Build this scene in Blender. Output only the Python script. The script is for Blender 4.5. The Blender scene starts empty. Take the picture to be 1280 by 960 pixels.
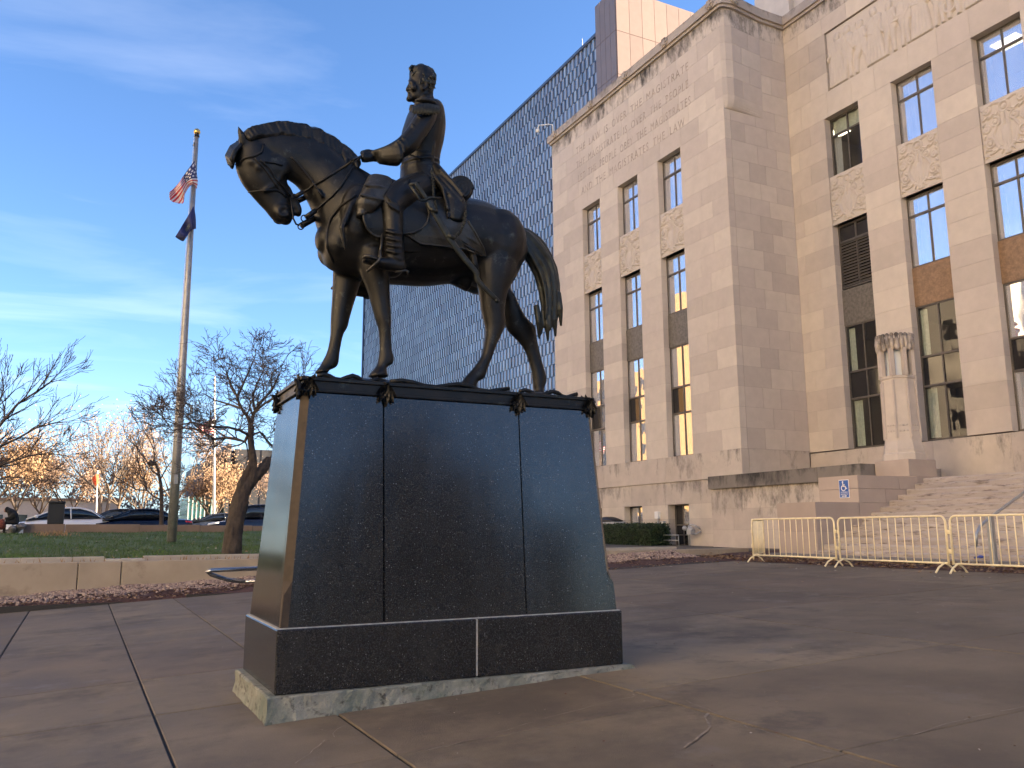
import bpy, bmesh, math, random
import numpy as np
from mathutils import Vector, Matrix
from mathutils.bvhtree import BVHTree
random.seed(7)
SC = bpy.context.scene
COL = SC.collection
R = math.radians

# ------------------------------------------------------------------ camera, sky, sun, exposure
SENSOR = 36.0
FOC = 1054.0                      # focal length in photograph pixels (1280 wide)
YAW, PITCH, ROLL = R(26.86), R(9.81), R(-0.32)
CAM = Vector((0.0, 0.0, 1.395))
_f = Vector((math.sin(YAW)*math.cos(PITCH), math.cos(YAW)*math.cos(PITCH), math.sin(PITCH)))
_r0 = Vector((math.cos(YAW), -math.sin(YAW), 0.0)); _u0 = _r0.cross(_f)
_r = _r0*math.cos(ROLL) + _u0*math.sin(ROLL)
_u = -_r0*math.sin(ROLL) + _u0*math.cos(ROLL)
cam_data = bpy.data.cameras.new('camera'); cam = bpy.data.objects.new('camera', cam_data); COL.objects.link(cam)
cam_data.sensor_width = SENSOR; cam_data.lens = FOC/1280*SENSOR; cam_data.clip_end = 6000; cam_data.clip_start = 0.05
m = Matrix((( _r.x, _u.x, -_f.x), (_r.y, _u.y, -_f.y), (_r.z, _u.z, -_f.z))).to_4x4()
m.translation = CAM
cam.matrix_world = m
SC.camera = cam

SUN_AZ, SUN_EL = 103.0, 15.0      # degrees, azimuth from +Y towards +X
world = bpy.data.worlds.new('World'); SC.world = world; world.use_nodes = True
def build_world():
    nt = world.node_tree; N = nt.nodes; L = nt.links
    bg = N['Background']
    sky = N.new('ShaderNodeTexSky'); sky.sky_type = 'NISHITA'; sky.sun_disc = False
    sky.sun_elevation = R(SUN_EL); sky.sun_rotation = R(SUN_AZ)
    sky.air_density = 0.72; sky.dust_density = 0.2; sky.ozone_density = 2.0; sky.altitude = 200
    hs = N.new('ShaderNodeHueSaturation'); hs.inputs['Saturation'].default_value = 1.12; hs.inputs['Hue'].default_value = 0.505
    L.new(sky.outputs[0], hs.inputs['Color'])
    geo = N.new('ShaderNodeNewGeometry')
    tc = N.new('ShaderNodeTexCoord')
    sep = N.new('ShaderNodeSeparateXYZ'); L.new(tc.outputs['Generated'], sep.inputs[0])
    # direction projected on a high flat cloud deck
    mx = N.new('ShaderNodeMath'); mx.operation = 'MAXIMUM'; mx.inputs[1].default_value = 0.03; L.new(sep.outputs[2], mx.inputs[0])
    ad = N.new('ShaderNodeMath'); ad.operation = 'ADD'; ad.inputs[1].default_value = 0.06; L.new(mx.outputs[0], ad.inputs[0])
    dv = N.new('ShaderNodeVectorMath'); dv.operation = 'DIVIDE'
    cb = N.new('ShaderNodeCombineXYZ')
    for i in range(3): L.new(ad.outputs[0], cb.inputs[i])
    L.new(tc.outputs['Generated'], dv.inputs[0]); L.new(cb.outputs[0], dv.inputs[1])
    mp = N.new('ShaderNodeMapping'); mp.inputs['Scale'].default_value = (0.45, 0.85, 0); mp.inputs['Rotation'].default_value = (0, 0, R(-24)); mp.inputs['Location'].default_value = (4.1, 2.2, 0)
    L.new(dv.outputs[0], mp.inputs[0])
    nz = N.new('ShaderNodeTexNoise'); nz.inputs['Scale'].default_value = 1.1; nz.inputs['Detail'].default_value = 7; nz.inputs['Roughness'].default_value = 0.55; nz.inputs['Distortion'].default_value = 1.1
    L.new(mp.outputs[0], nz.inputs[0])
    cr = N.new('ShaderNodeValToRGB'); cr.color_ramp.elements[0].position = 0.52; cr.color_ramp.elements[1].position = 0.86
    cr.color_ramp.elements[1].color = (0.30, 0.30, 0.30, 1)
    L.new(nz.outputs[0], cr.inputs[0])
    # thin veil everywhere, a little stronger low down
    mixc = N.new('ShaderNodeMix'); mixc.data_type = 'RGBA'
    L.new(cr.outputs[0], mixc.inputs[0]); L.new(hs.outputs[0], mixc.inputs[6])
    br = N.new('ShaderNodeMix'); br.data_type = 'RGBA'; br.inputs[0].default_value = 0.42
    L.new(sky.outputs[0], br.inputs[6]); br.inputs[7].default_value = (8.5, 8.4, 8.2, 1)
    L.new(br.outputs[2], mixc.inputs[7])
    # pale blue air low down, the same all the way round
    inv = N.new('ShaderNodeMapRange'); inv.inputs[1].default_value = 0.0; inv.inputs[2].default_value = 0.20; inv.inputs[3].default_value = 0.7; inv.inputs[4].default_value = 0.0; inv.interpolation_type = 'SMOOTHSTEP'
    L.new(sep.outputs[2], inv.inputs[0])
    hz = N.new('ShaderNodeMix'); hz.data_type = 'RGBA'; L.new(inv.outputs[0], hz.inputs[0]); L.new(mixc.outputs[2], hz.inputs[6]); hz.inputs[7].default_value = (1.35, 1.95, 2.5, 1)
    L.new(hz.outputs[2], bg.inputs[0]); bg.inputs[1].default_value = 0.066
build_world()
sun_data = bpy.data.lights.new('sun', 'SUN'); sun_data.energy = 5.0; sun_data.angle = R(0.5); sun_data.color = (1.0, 0.79, 0.53)
sun = bpy.data.objects.new('sun', sun_data); COL.objects.link(sun)
_sd = Vector((math.sin(R(SUN_AZ))*math.cos(R(SUN_EL)), math.cos(R(SUN_AZ))*math.cos(R(SUN_EL)), math.sin(R(SUN_EL))))
sun.rotation_euler = _sd.to_track_quat('Z', 'Y').to_euler()
sun.location = (30, -30, 60)
SC.view_settings.view_transform = 'Standard'; SC.view_settings.look = 'None'
SC.view_settings.exposure = 2.65; SC.view_settings.gamma = 1.0
SC.render.engine = 'CYCLES'
SC.cycles.max_bounces = 8; SC.cycles.diffuse_bounces = 4; SC.cycles.glossy_bounces = 4; SC.cycles.transparent_max_bounces = 8
SC.cycles.use_denoising = True

# ------------------------------------------------------------------ pixel -> point helpers (photograph pixels, 1280 x 960)
def ray(px, py): return _r*(px-640) - _u*(py-480) + _f*FOC
def PX(px, py, X): d = ray(px, py); return CAM + d*((X-CAM.x)/d.x)
def PY(px, py, Y): d = ray(px, py); return CAM + d*((Y-CAM.y)/d.y)
def PZ(px, py, Z): d = ray(px, py); return CAM + d*((Z-CAM.z)/d.z)
def ground(X):                    # the plaza climbs gently towards the courthouse
    if X < 3.8: return 0.051*X
    return 0.1938 + 0.0325*(min(X, 30)-3.8)

# ------------------------------------------------------------------ objects
LOC = {}
def thing(name, label, cat, loc=(0, 0, 0), group=None, rotz=0):
    o = bpy.data.objects.new(name, None); COL.objects.link(o); o.location = loc; o.rotation_euler = (0, 0, rotz)
    o.empty_display_size = 0.2
    o['label'] = label; o['category'] = cat
    if group: o['group'] = group
    LOC[o.name] = Vector(loc)
    return o
def tag(o, label=None, cat=None, group=None, kind=None):
    if label: o['label'] = label
    if cat: o['category'] = cat
    if group: o['group'] = group
    if kind: o['kind'] = kind
    return o
def link(name, me, parent=None, local=False):
    o = bpy.data.objects.new(name, me); COL.objects.link(o)
    if parent is not None:
        o.parent = parent
        if not local and parent.name in LOC: o.matrix_parent_inverse = Matrix.Translation(-LOC[parent.name])
    return o
class MB:
    """collects shapes; build() links them as ONE mesh object"""
    def __init__(s): s.v = []; s.f = []; s.mi = []
    def add(s, vs, fs, mi=0):
        b = len(s.v); s.v += [tuple(v) for v in vs]; s.f += [tuple(i+b for i in f) for f in fs]; s.mi += [mi]*len(fs); return s
    def box(s, x0, x1, y0, y1, z0, z1, mi=0):
        vs = [(x0,y0,z0),(x1,y0,z0),(x1,y1,z0),(x0,y1,z0),(x0,y0,z1),(x1,y0,z1),(x1,y1,z1),(x0,y1,z1)]
        return s.add(vs, [(0,3,2,1),(4,5,6,7),(0,1,5,4),(1,2,6,5),(2,3,7,6),(3,0,4,7)], mi)
    def prism(s, poly, axis, a, b, mi=0):
        """poly in the two other axes, extruded along axis from a to b"""
        n = len(poly); vs = []
        for t in (a, b):
            for p in poly:
                if axis == 'x': vs.append((t, p[0], p[1]))
                elif axis == 'y': vs.append((p[0], t, p[1]))
                else: vs.append((p[0], p[1], t))
        fs = [tuple(range(n))[::-1], tuple(range(n, 2*n))]
        for i in range(n): j = (i+1) % n; fs.append((i, j, n+j, n+i))
        return s.add(vs, fs, mi)
    def tube(s, pts, rad, n=8, mi=0, cap=True):
        pts = [Vector(p) for p in pts]; k = len(pts)
        if not hasattr(rad, '__len__'): rad = [rad]*k
        up = Vector((0, 0, 1)); vs = []; nrm = None
        for i in range(k):
            t = (pts[min(i+1, k-1)] - pts[max(i-1, 0)])
            if t.length < 1e-9: t = Vector((0, 0, 1))
            t.normalize()
            if nrm is None:
                nrm = t.cross(up)
                if nrm.length < 0.1: nrm = t.cross(Vector((1, 0, 0)))
            else:
                nrm = nrm - t*nrm.dot(t)
                if nrm.length < 1e-6: nrm = t.orthogonal()
            nrm.normalize(); bn = t.cross(nrm)
            for j in range(n):
                a = 2*math.pi*j/n; vs.append(pts[i] + (nrm*math.cos(a) + bn*math.sin(a))*rad[i])
        fs = []
        for i in range(k-1):
            for j in range(n):
                j2 = (j+1) % n; fs.append((i*n+j, i*n+j2, (i+1)*n+j2, (i+1)*n+j))
        if cap: fs.append(tuple(range(n))[::-1]); fs.append(tuple(range((k-1)*n, k*n)))
        return s.add(vs, fs, mi)
    def loft(s, rings, n=20, sub=4, mi=0, power=2.0, round_ends=0.5):
        """rings: (centre, half axis u, half axis v); smooth tube of ellipses through them"""
        C = np.array([list(r[0]) for r in rings]); U = np.array([list(r[1]) for r in rings]); V = np.array([list(r[2]) for r in rings])
        def cr(A):
            k = len(A); out = []
            for i in range(k-1):
                p0, p1, p2, p3 = A[max(i-1, 0)], A[i], A[i+1], A[min(i+2, k-1)]
                for q in range(sub):
                    t = q/sub
                    out.append(0.5*((2*p1) + (-p0+p2)*t + (2*p0-5*p1+4*p2-p3)*t*t + (-p0+3*p1-3*p2+p3)*t**3))
            out.append(A[-1]); return np.array(out)
        if sub > 1: C, U, V = cr(C), cr(U), cr(V)
        if round_ends:
            d0 = C[0]-C[1]; d1 = C[-1]-C[-2]
            def nn(d): l = np.linalg.norm(d); return d/l if l > 1e-9 else d
            h0 = min(np.linalg.norm(U[0]), np.linalg.norm(V[0]))*round_ends; h1 = min(np.linalg.norm(U[-1]), np.linalg.norm(V[-1]))*round_ends
            n0, n1 = nn(d0), nn(d1)
            C = np.vstack([C[0]+n0*h0, C[0]+n0*h0*0.7, C, C[-1]+n1*h1*0.7, C[-1]+n1*h1])
            U = np.vstack([U[0]*0.3, U[0]*0.72, U, U[-1]*0.72, U[-1]*0.3]); V = np.vstack([V[0]*0.3, V[0]*0.72, V, V[-1]*0.72, V[-1]*0.3])
        k = len(C); a = np.linspace(0, 2*np.pi, n, endpoint=False); ca, sa = np.cos(a), np.sin(a)
        ca = np.sign(ca)*np.abs(ca)**(2/power); sa = np.sign(sa)*np.abs(sa)**(2/power)
        vs = (C[:, None, :] + U[:, None, :]*ca[None, :, None] + V[:, None, :]*sa[None, :, None]).reshape(-1, 3)
        fs = []
        for i in range(k-1):
            for j in range(n):
                j2 = (j+1) % n; fs.append((i*n+j, i*n+j2, (i+1)*n+j2, (i+1)*n+j))
        fs.append(tuple(range(n))[::-1]); fs.append(tuple(range((k-1)*n, k*n)))
        return s.add(vs, fs, mi)
    def ball(s, c, rx, ry, rz, n=12, mi=0):
        k = max(6, n//2); rings = []
        vs = []; fs = []
        for i in range(k+1):
            th = math.pi*i/k
            for j in range(n):
                a = 2*math.pi*j/n; vs.append((c[0]+rx*math.sin(th)*math.cos(a), c[1]+ry*math.sin(th)*math.sin(a), c[2]+rz*math.cos(th)))
        for i in range(k):
            for j in range(n):
                j2 = (j+1) % n; fs.append((i*n+j, (i+1)*n+j, (i+1)*n+j2, i*n+j2))
        return s.add(vs, fs, mi)
    def mesh(s, name, mats, smooth=False):
        me = bpy.data.meshes.new(name); me.from_pydata(s.v, [], s.f)
        for mt in (mats if isinstance(mats, (list, tuple)) else [mats]): me.materials.append(mt)
        if any(s.mi): me.polygons.foreach_set('material_index', s.mi)
        if smooth: me.polygons.foreach_set('use_smooth', [True]*len(s.f))
        me.validate(); me.update(); return me
    def build(s, name, mats, parent=None, smooth=False, local=False, bevel=0, clean=False):
        me = s.mesh(name, mats, smooth)
        bm = bmesh.new(); bm.from_mesh(me)
        bmesh.ops.remove_doubles(bm, verts=bm.verts, dist=1e-6)
        bmesh.ops.recalc_face_normals(bm, faces=bm.faces)
        if bevel: bmesh.ops.bevel(bm, geom=bm.edges[:], offset=bevel, segments=1, affect='EDGES', profile=0.5, clamp_overlap=True)
        bm.to_mesh(me); bm.free()
        return link(name, me, parent, local)
def remeshed(mb, voxel, smooth_it=4, factor=0.5):
    """union of all the shapes in mb as one continuous skin"""
    me = mb.mesh('tmp', []); o = bpy.data.objects.new('tmp', me); COL.objects.link(o)
    bm = bmesh.new(); bm.from_mesh(me); bmesh.ops.recalc_face_normals(bm, faces=bm.faces); bm.to_mesh(me); bm.free()
    md = o.modifiers.new('r', 'REMESH'); md.mode = 'VOXEL'; md.voxel_size = voxel; md.adaptivity = 0
    if smooth_it:
        sm = o.modifiers.new('s', 'SMOOTH'); sm.factor = factor; sm.iterations = smooth_it
    dg = bpy.context.evaluated_depsgraph_get(); ev = o.evaluated_get(dg)
    out = bpy.data.meshes.new_from_object(ev)
    bpy.data.objects.remove(o); bpy.data.meshes.remove(me)
    out.polygons.foreach_set('use_smooth', [True]*len(out.polygons))
    return out
def put(name, me, mat, parent=None):
    me.name = name; me.materials.clear(); me.materials.append(mat); return link(name, me, parent)
def bvh_of(me):
    return BVHTree.FromPolygons([v.co.copy() for v in me.vertices], [tuple(p.vertices) for p in me.polygons])
def text_mesh(body, size, extrude=0.0, spacing=1.0, word=1.0, align='CENTER'):
    cu = bpy.data.curves.new('text', 'FONT'); cu.body = body; cu.size = size; cu.extrude = extrude; cu.space_character = spacing; cu.space_word = word
    cu.align_x = align; cu.align_y = 'BOTTOM_BASELINE' if hasattr(cu, 'align_y') else cu.align_y
    cu.resolution_u = 3
    o = bpy.data.objects.new('text', cu); COL.objects.link(o)
    dg = bpy.context.evaluated_depsgraph_get(); me = bpy.data.meshes.new_from_object(o.evaluated_get(dg))
    bpy.data.objects.remove(o); bpy.data.curves.remove(cu); return me

# ------------------------------------------------------------------ materials
def mat(name, base=(0.5, 0.5, 0.5), rough=0.7, metal=0.0, var=0.0, scale=4.0, bump=0.0, bscale=30.0, rnd=0.0, spec=0.5, dirt=None, attr=None, rvar=0.0, stretch=None):
    """principled with noise tint (var), per-object tint (rnd), bump, optional dirt=(colour, scale, low, high)"""
    mt = bpy.data.materials.new(name); mt.use_nodes = True; nt = mt.node_tree; N = nt.nodes; L = nt.links
    p = N['Principled BSDF']; p.inputs['Roughness'].default_value = rough; p.inputs['Metallic'].default_value = metal
    p.inputs['Specular IOR Level'].default_value = spec
    tc = N.new('ShaderNodeTexCoord'); src = tc.outputs['Object']
    if stretch:
        mp = N.new('ShaderNodeMapping'); mp.inputs['Scale'].default_value = stretch; L.new(src, mp.inputs[0]); src = mp.outputs[0]
    geo = N.new('ShaderNodeNewGeometry'); wpos = geo.outputs['Position']
    col = None
    rgb = N.new('ShaderNodeRGB'); rgb.outputs[0].default_value = (*base, 1); col = rgb.outputs[0]
    if var:
        nz = N.new('ShaderNodeTexNoise'); nz.inputs['Scale'].default_value = scale; nz.inputs['Detail'].default_value = 6; nz.inputs['Roughness'].default_value = 0.62
        L.new(wpos if not stretch else src, nz.inputs[0])
        mr = N.new('ShaderNodeMapRange'); mr.inputs[1].default_value = 0.3; mr.inputs[2].default_value = 0.7; mr.inputs[3].default_value = 1-var; mr.inputs[4].default_value = 1+var
        L.new(nz.outputs[0], mr.inputs[0])
        vm = N.new('ShaderNodeVectorMath'); vm.operation = 'SCALE'; L.new(col, vm.inputs[0]); L.new(mr.outputs[0], vm.inputs['Scale']); col = vm.outputs[0]
        if rvar:
            mr2 = N.new('ShaderNodeMapRange'); mr2.inputs[1].default_value = 0.3; mr2.inputs[2].default_value = 0.7; mr2.inputs[3].default_value = rough-rvar; mr2.inputs[4].default_value = rough+rvar
            L.new(nz.outputs[0], mr2.inputs[0]); L.new(mr2.outputs[0], p.inputs['Roughness'])
    if rnd or attr:
        if attr:
            at = N.new('ShaderNodeAttribute'); at.attribute_name = attr; rv = at.outputs['Fac']
        else:
            oi = N.new('ShaderNodeObjectInfo'); rv = oi.outputs['Random']
        ramp = N.new('ShaderNodeValToRGB'); e = ramp.color_ramp.elements
        a = rnd or 0.2
        e[0].position = 0; e[0].color = (1-a, 1-a*1.1, 1-a*1.12, 1)
        e[1].position = 1; e[1].color = (1+a, 1+a*0.95, 1+a*0.7, 1)
        m1 = e.new(0.35); m1.color = (1-a*.2, 1-a*.35, 1-a*.3, 1)
        m2 = e.new(0.7); m2.color = (1+a*.2, 1+a*.15, 1+a*.05, 1)
        L.new(rv, ramp.inputs[0])
        vm = N.new('ShaderNodeVectorMath'); vm.operation = 'MULTIPLY'; L.new(col, vm.inputs[0]); L.new(ramp.outputs[0], vm.inputs[1]); col = vm.outputs[0]
    if dirt:
        for (dc, ds, lo, hi) in (dirt if isinstance(dirt, list) else [dirt]):
            nz = N.new('ShaderNodeTexNoise'); nz.inputs['Scale'].default_value = ds; nz.inputs['Detail'].default_value = 8; nz.inputs['Roughness'].default_value = 0.7
            L.new(wpos if not stretch else src, nz.inputs[0])
            mr = N.new('ShaderNodeMapRange'); mr.inputs[1].default_value = lo; mr.inputs[2].default_value = hi; L.new(nz.outputs[0], mr.inputs[0])
            mx = N.new('ShaderNodeMix'); mx.data_type = 'RGBA'; L.new(mr.outputs[0], mx.inputs[0]); L.new(col, mx.inputs[6]); mx.inputs[7].default_value = (*dc, 1); col = mx.outputs[2]
    L.new(col, p.inputs['Base Color'])
    if bump:
        nb = N.new('ShaderNodeTexNoise'); nb.inputs['Scale'].default_value = bscale; nb.inputs['Detail'].default_value = 6; nb.inputs['Roughness'].default_value = 0.65
        L.new(wpos if not stretch else src, nb.inputs[0])
        bp = N.new('ShaderNodeBump'); bp.inputs['Strength'].default_value = bump; bp.inputs['Distance'].default_value = 0.02
        L.new(nb.outputs[0], bp.inputs['Height']); L.new(bp.outputs[0], p.inputs['Normal'])
    return mt
def nodes(mt): return mt.node_tree.nodes, mt.node_tree.links, mt.node_tree.nodes['Principled BSDF']
M = {}
M['stone'] = mat('limestone', (0.535, 0.475, 0.415), 0.85, var=0.06, scale=2.2, bump=0.12, bscale=60, rnd=0.115)
M['stone_mass'] = mat('limestone_far', (0.535, 0.475, 0.415), 0.85, var=0.06, scale=2.2, bump=0.12, bscale=60, rnd=0.115, attr='tint')
M['mortar'] = mat('mortar', (0.36, 0.315, 0.275), 0.95, var=0.1, scale=8)
M['stone_plain'] = mat('limestone_trim', (0.535, 0.475, 0.415), 0.85, var=0.1, scale=1.4, bump=0.2, bscale=40, rnd=0.08)

# ------------------------------------------------------------------ more materials
def streak_mat(name, base, zlo, zhi, dark=(0.05, 0.045, 0.04), pale=None, amount=0.5, scale=3.0, invert=False):
    """stone with soot streaks that run down from zhi to zlo"""
    mt = mat(name, base, 0.88, var=0.1, scale=1.6, bump=0.25, bscale=45, rnd=0.1)
    N, L, p = nodes(mt); src = p.inputs['Base Color'].links[0].from_socket
    g = N.new('ShaderNodeNewGeometry'); mp = N.new('ShaderNodeMapping'); mp.inputs['Scale'].default_value = (1.7*scale, 1.7*scale, 0.75*scale)
    L.new(g.outputs['Position'], mp.inputs[0])
    nz = N.new('ShaderNodeTexNoise'); nz.inputs['Scale'].default_value = 1.0; nz.inputs['Detail'].default_value = 9; nz.inputs['Roughness'].default_value = 0.72; L.new(mp.outputs[0], nz.inputs[0])
    n2 = N.new('ShaderNodeTexNoise'); n2.inputs['Scale'].default_value = 0.35*scale; n2.inputs['Detail'].default_value = 3; L.new(g.outputs['Position'], n2.inputs[0])
    sp = N.new('ShaderNodeSeparateXYZ'); L.new(g.outputs['Position'], sp.inputs[0])
    mr = N.new('ShaderNodeMapRange'); mr.inputs[1].default_value = zlo; mr.inputs[2].default_value = zhi; mr.inputs[3].default_value = -0.28; mr.inputs[4].default_value = amount-0.38
    L.new(sp.outputs[2], mr.inputs[0])
    a = N.new('ShaderNodeMath'); a.operation = 'ADD'; L.new(nz.outputs[0], a.inputs[0]); L.new(mr.outputs[0], a.inputs[1])
    a2 = N.new('ShaderNodeMath'); a2.operation = 'MULTIPLY_ADD'; L.new(n2.outputs[0], a2.inputs[0]); a2.inputs[1].default_value = 0.45; L.new(a.outputs[0], a2.inputs[2])
    r = N.new('ShaderNodeMapRange'); r.inputs[1].default_value = 0.63; r.inputs[2].default_value = 0.88; L.new(a2.outputs[0], r.inputs[0])
    mx = N.new('ShaderNodeMix'); mx.data_type = 'RGBA'; L.new(r.outputs[0], mx.inputs[0]); L.new(src, mx.inputs[6]); mx.inputs[7].default_value = (*dark, 1)
    L.new(mx.outputs[2], p.inputs['Base Color']); return mt
LS = (0.535, 0.475, 0.415)
M['stone_top'] = streak_mat('soot_streaked_limestone', LS, 20.6, 22.35, amount=0.42, scale=1.5)
M['stone_band'] = streak_mat('stained_limestone_band', (0.50, 0.44, 0.38), 3.0, 4.35, dark=(0.12, 0.105, 0.095), amount=0.30, scale=1.3)
M['stone_base'] = streak_mat('stained_limestone_base', (0.50, 0.445, 0.385), 1.6, 3.3, dark=(0.10, 0.09, 0.085), amount=0.32, scale=1.3)
M['stone_dark'] = streak_mat('blackened_limestone', (0.20, 0.178, 0.155), 2.5, 3.4, dark=(0.035, 0.033, 0.03), amount=0.42, scale=1.2)
M['stone_blotch'] = streak_mat('blotched_limestone', (0.50, 0.44, 0.38), 1.2, 2.9, dark=(0.10, 0.09, 0.08), amount=0.42, scale=1.6)
M['stone_tan'] = mat('smooth_tan_stone', (0.43, 0.355, 0.30), 0.8, var=0.06, scale=1.5, bump=0.08, bscale=80, rnd=0.10)
M['stone_step'] = mat('worn_step_stone', (0.43, 0.375, 0.325), 0.95, var=0.12, scale=1.0, bump=1.0, bscale=1.6, rnd=0.10, stretch=(2, 1.4, 9), dirt=[((0.17, 0.135, 0.11), 1.5, 0.535, 0.66), ((0.07, 0.058, 0.05), 1.6, 0.67, 0.74)])
M['window_metal'] = mat('window_metal', (0.13, 0.115, 0.10), 0.55, metal=0.5, var=0.15, scale=6)
M['spandrel'] = mat('dark_cast_panel', (0.15, 0.135, 0.115), 0.6, metal=0.2, var=0.35, scale=9, bump=0.9, bscale=14)
M['spandrel_brown'] = mat('brown_cast_panel', (0.26, 0.165, 0.095), 0.6, metal=0.2, var=0.3, scale=8, bump=0.9, bscale=14)
M['room'] = mat('office_wall', (0.20, 0.17, 0.145), 0.9)
M['curtain'] = mat('pale_green_curtain', (0.50, 0.54, 0.46), 0.9, var=0.15, scale=9)
M['blind'] = mat('white_blind', (0.62, 0.62, 0.64), 0.9, var=0.08, scale=5)  # added behind the panes to whiten the sky seen in them
M['curtain_grey'] = mat('grey_blind', (0.45, 0.46, 0.46), 0.9, var=0.1, scale=9)
def glass_mat(name, tint, refl, rough=0.01, gain=0.6, pale_sheen=0.0):
    mt = bpy.data.materials.new(name); mt.use_nodes = True; nt = mt.node_tree; N = nt.nodes; L = nt.links
    N.remove(N['Principled BSDF']); out = N['Material Output']
    tr = N.new('ShaderNodeBsdfTransparent'); tr.inputs[0].default_value = (*tint, 1)
    gl = N.new('ShaderNodeBsdfGlossy'); gl.inputs['Roughness'].default_value = rough; gl.inputs[0].default_value = (0.92, 0.94, 0.97, 1)
    lw = N.new('ShaderNodeLayerWeight'); lw.inputs[0].default_value = 0.5
    mr = N.new('ShaderNodeMapRange'); mr.inputs[3].default_value = refl; mr.inputs[4].default_value = min(1.0, refl+gain); L.new(lw.outputs['Fresnel'], mr.inputs[0])
    nz = N.new('ShaderNodeTexNoise'); nz.inputs['Scale'].default_value = 0.9; g = N.new('ShaderNodeNewGeometry'); L.new(g.outputs['Position'], nz.inputs[0])
    bp = N.new('ShaderNodeBump'); bp.inputs['Strength'].default_value = 0.06; bp.inputs['Distance'].default_value = 0.1; L.new(nz.outputs[0], bp.inputs['Height']); L.new(bp.outputs[0], gl.inputs['Normal'])
    mx = N.new('ShaderNodeMixShader'); L.new(mr.outputs[0], mx.inputs[0]); L.new(tr.outputs[0], mx.inputs[1]); L.new(gl.outputs[0], mx.inputs[2])
    df = N.new('ShaderNodeBsdfDiffuse'); df.inputs[0].default_value = (0.72, 0.72, 0.76, 1); m2 = N.new('ShaderNodeMixShader'); m2.inputs[0].default_value = pale_sheen  # diffuse white mixed in to pale the sky reflected in the glass
    L.new(mx.outputs[0], m2.inputs[1]); L.new(df.outputs[0], m2.inputs[2]); L.new(m2.outputs[0], out.inputs[0])
    return mt
M['glass'] = glass_mat('window_glass', (0.80, 0.82, 0.82), 0.70, pale_sheen=0.27)
M['glass_clear'] = glass_mat('clear_window_glass', (0.85, 0.87, 0.85), 0.0, gain=0.28, pale_sheen=0.02)
M['glass_dark'] = mat('black_spandrel_glass', (0.018, 0.018, 0.02), 0.08, spec=0.6)
def emit(name, col, st):
    mt = bpy.data.materials.new(name); mt.use_nodes = True; p = mt.node_tree.nodes['Principled BSDF']
    p.inputs['Base Color'].default_value = (*col, 1); p.inputs['Emission Color'].default_value = (*col, 1); p.inputs['Emission Strength'].default_value = st; return mt
M['lamp'] = emit('lit_ceiling_panel', (1.0, 0.86, 0.6), 1.6)

# ------------------------------------------------------------------ the courthouse
XW, YC, XR = 21.8, 24.15, 25.3     # wing front, wing corner (return wall), recessed front
court = thing('courthouse', 'tan limestone courthouse with tall recessed window strips, carved panels and an inscription', 'courthouse', (21.8, 24.15, 0.7))
STONES = []                        # (x0,x1,y0,y1,z0,z1,material key)
def stone(x0, x1, y0, y1, z0, z1, mk='stone', g=0.004):
    STONES.append((min(x0, x1)+g, max(x0, x1)-g, min(y0, y1)+g, max(y0, y1)-g, z0+g, z1-g, mk))
rng = random.Random(11)
def levels(keys, h):
    out = [keys[0]]
    for a, b in zip(keys, keys[1:]):
        n = max(1, round((b-a)/h))
        for i in range(1, n+1): out.append(a+(b-a)*i/n)
    return out
def wall(name, axis, plane, inward, a0, a1, keys, h, openings, w=1.3, mk='stone', depth=0.32, topmk=None, topz=1e9):
    """ashlar wall on plane axis=plane, spanning a0..a1 along the other axis; openings are (a0,a1,z0,z1)"""
    zl = levels(keys, h); back = MB()
    def bx(fn, a, b, z0, z1, d0, d1, *r):
        p, q = plane+inward*d0, plane+inward*d1
        if axis == 'x': fn(min(p, q), max(p, q), a, b, z0, z1, *r)
        else: fn(a, b, min(p, q), max(p, q), z0, z1, *r)
    for ci, (z0, z1) in enumerate(zip(zl, zl[1:])):
        iv = [(a0, a1)]
        for (o0, o1, oz0, oz1) in openings:
            if min(z1, oz1)-max(z0, oz0) > 0.3*(z1-z0):
                nv = []
                for (p, q) in iv:
                    if o1 <= p or o0 >= q: nv.append((p, q)); continue
                    if o0 > p+.02: nv.append((p, o0))
                    if o1 < q-.02: nv.append((o1, q))
                iv = nv
        for (p, q) in iv:
            bx(back.box, p+.006, q-.006, z0, z1, 0.014, depth-0.01)
            l = q-p; n = max(1, round(l/w)); cuts = [p]
            for k in range(1, n):
                cuts.append(p+l*(k+(0.25 if ci % 2 else -0.25)+rng.uniform(-.12, .12))/n if n > 2 or l > 1.9 else p+l*(0.5+(0.16 if ci % 2 else -.16)))
            cuts.append(q)
            for c, d in zip(cuts, cuts[1:]):
                bx(stone, c, d, z0, z1, 0, depth, topmk if (topmk and z1 > topz) else mk)
    return back.build(name, M['mortar'], court)
WCOL = [(26.97, 28.60), (30.14, 31.77), (33.33, 34.97)]
RCOL = [(20.66, 22.29), (17.52, 19.18), (14.36, 16.02), (11.18, 12.84)]
ops = []
for a, b in WCOL: ops += [(a, b, 15.1, 17.55), (a, b, 13.04, 15.04), (a, b, 4.35, 13.02)]
KEYS = [4.35, 13.04, 15.1, 17.55, 21.6, 22.4]
wall('front_wall', 'x', XW, 1, YC, 38.0, KEYS, 0.78, ops, topmk='stone_top', topz=22.0)
rops = []
for a, b in RCOL: rops += [(a, b, 15.0, 17.45), (a, b, 13.0, 14.96), (a, b, 4.3, 12.98)]
rops.append((9.0, 22.0, 18.5, 21.0))
wall('recessed_wall', 'x', XR, 1, 8.0, YC+.32, [4.3, 13.0, 15.0, 17.45, 18.5, 21.0, 22.4], 0.78, rops, topmk='stone_top', topz=21.9)
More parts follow.
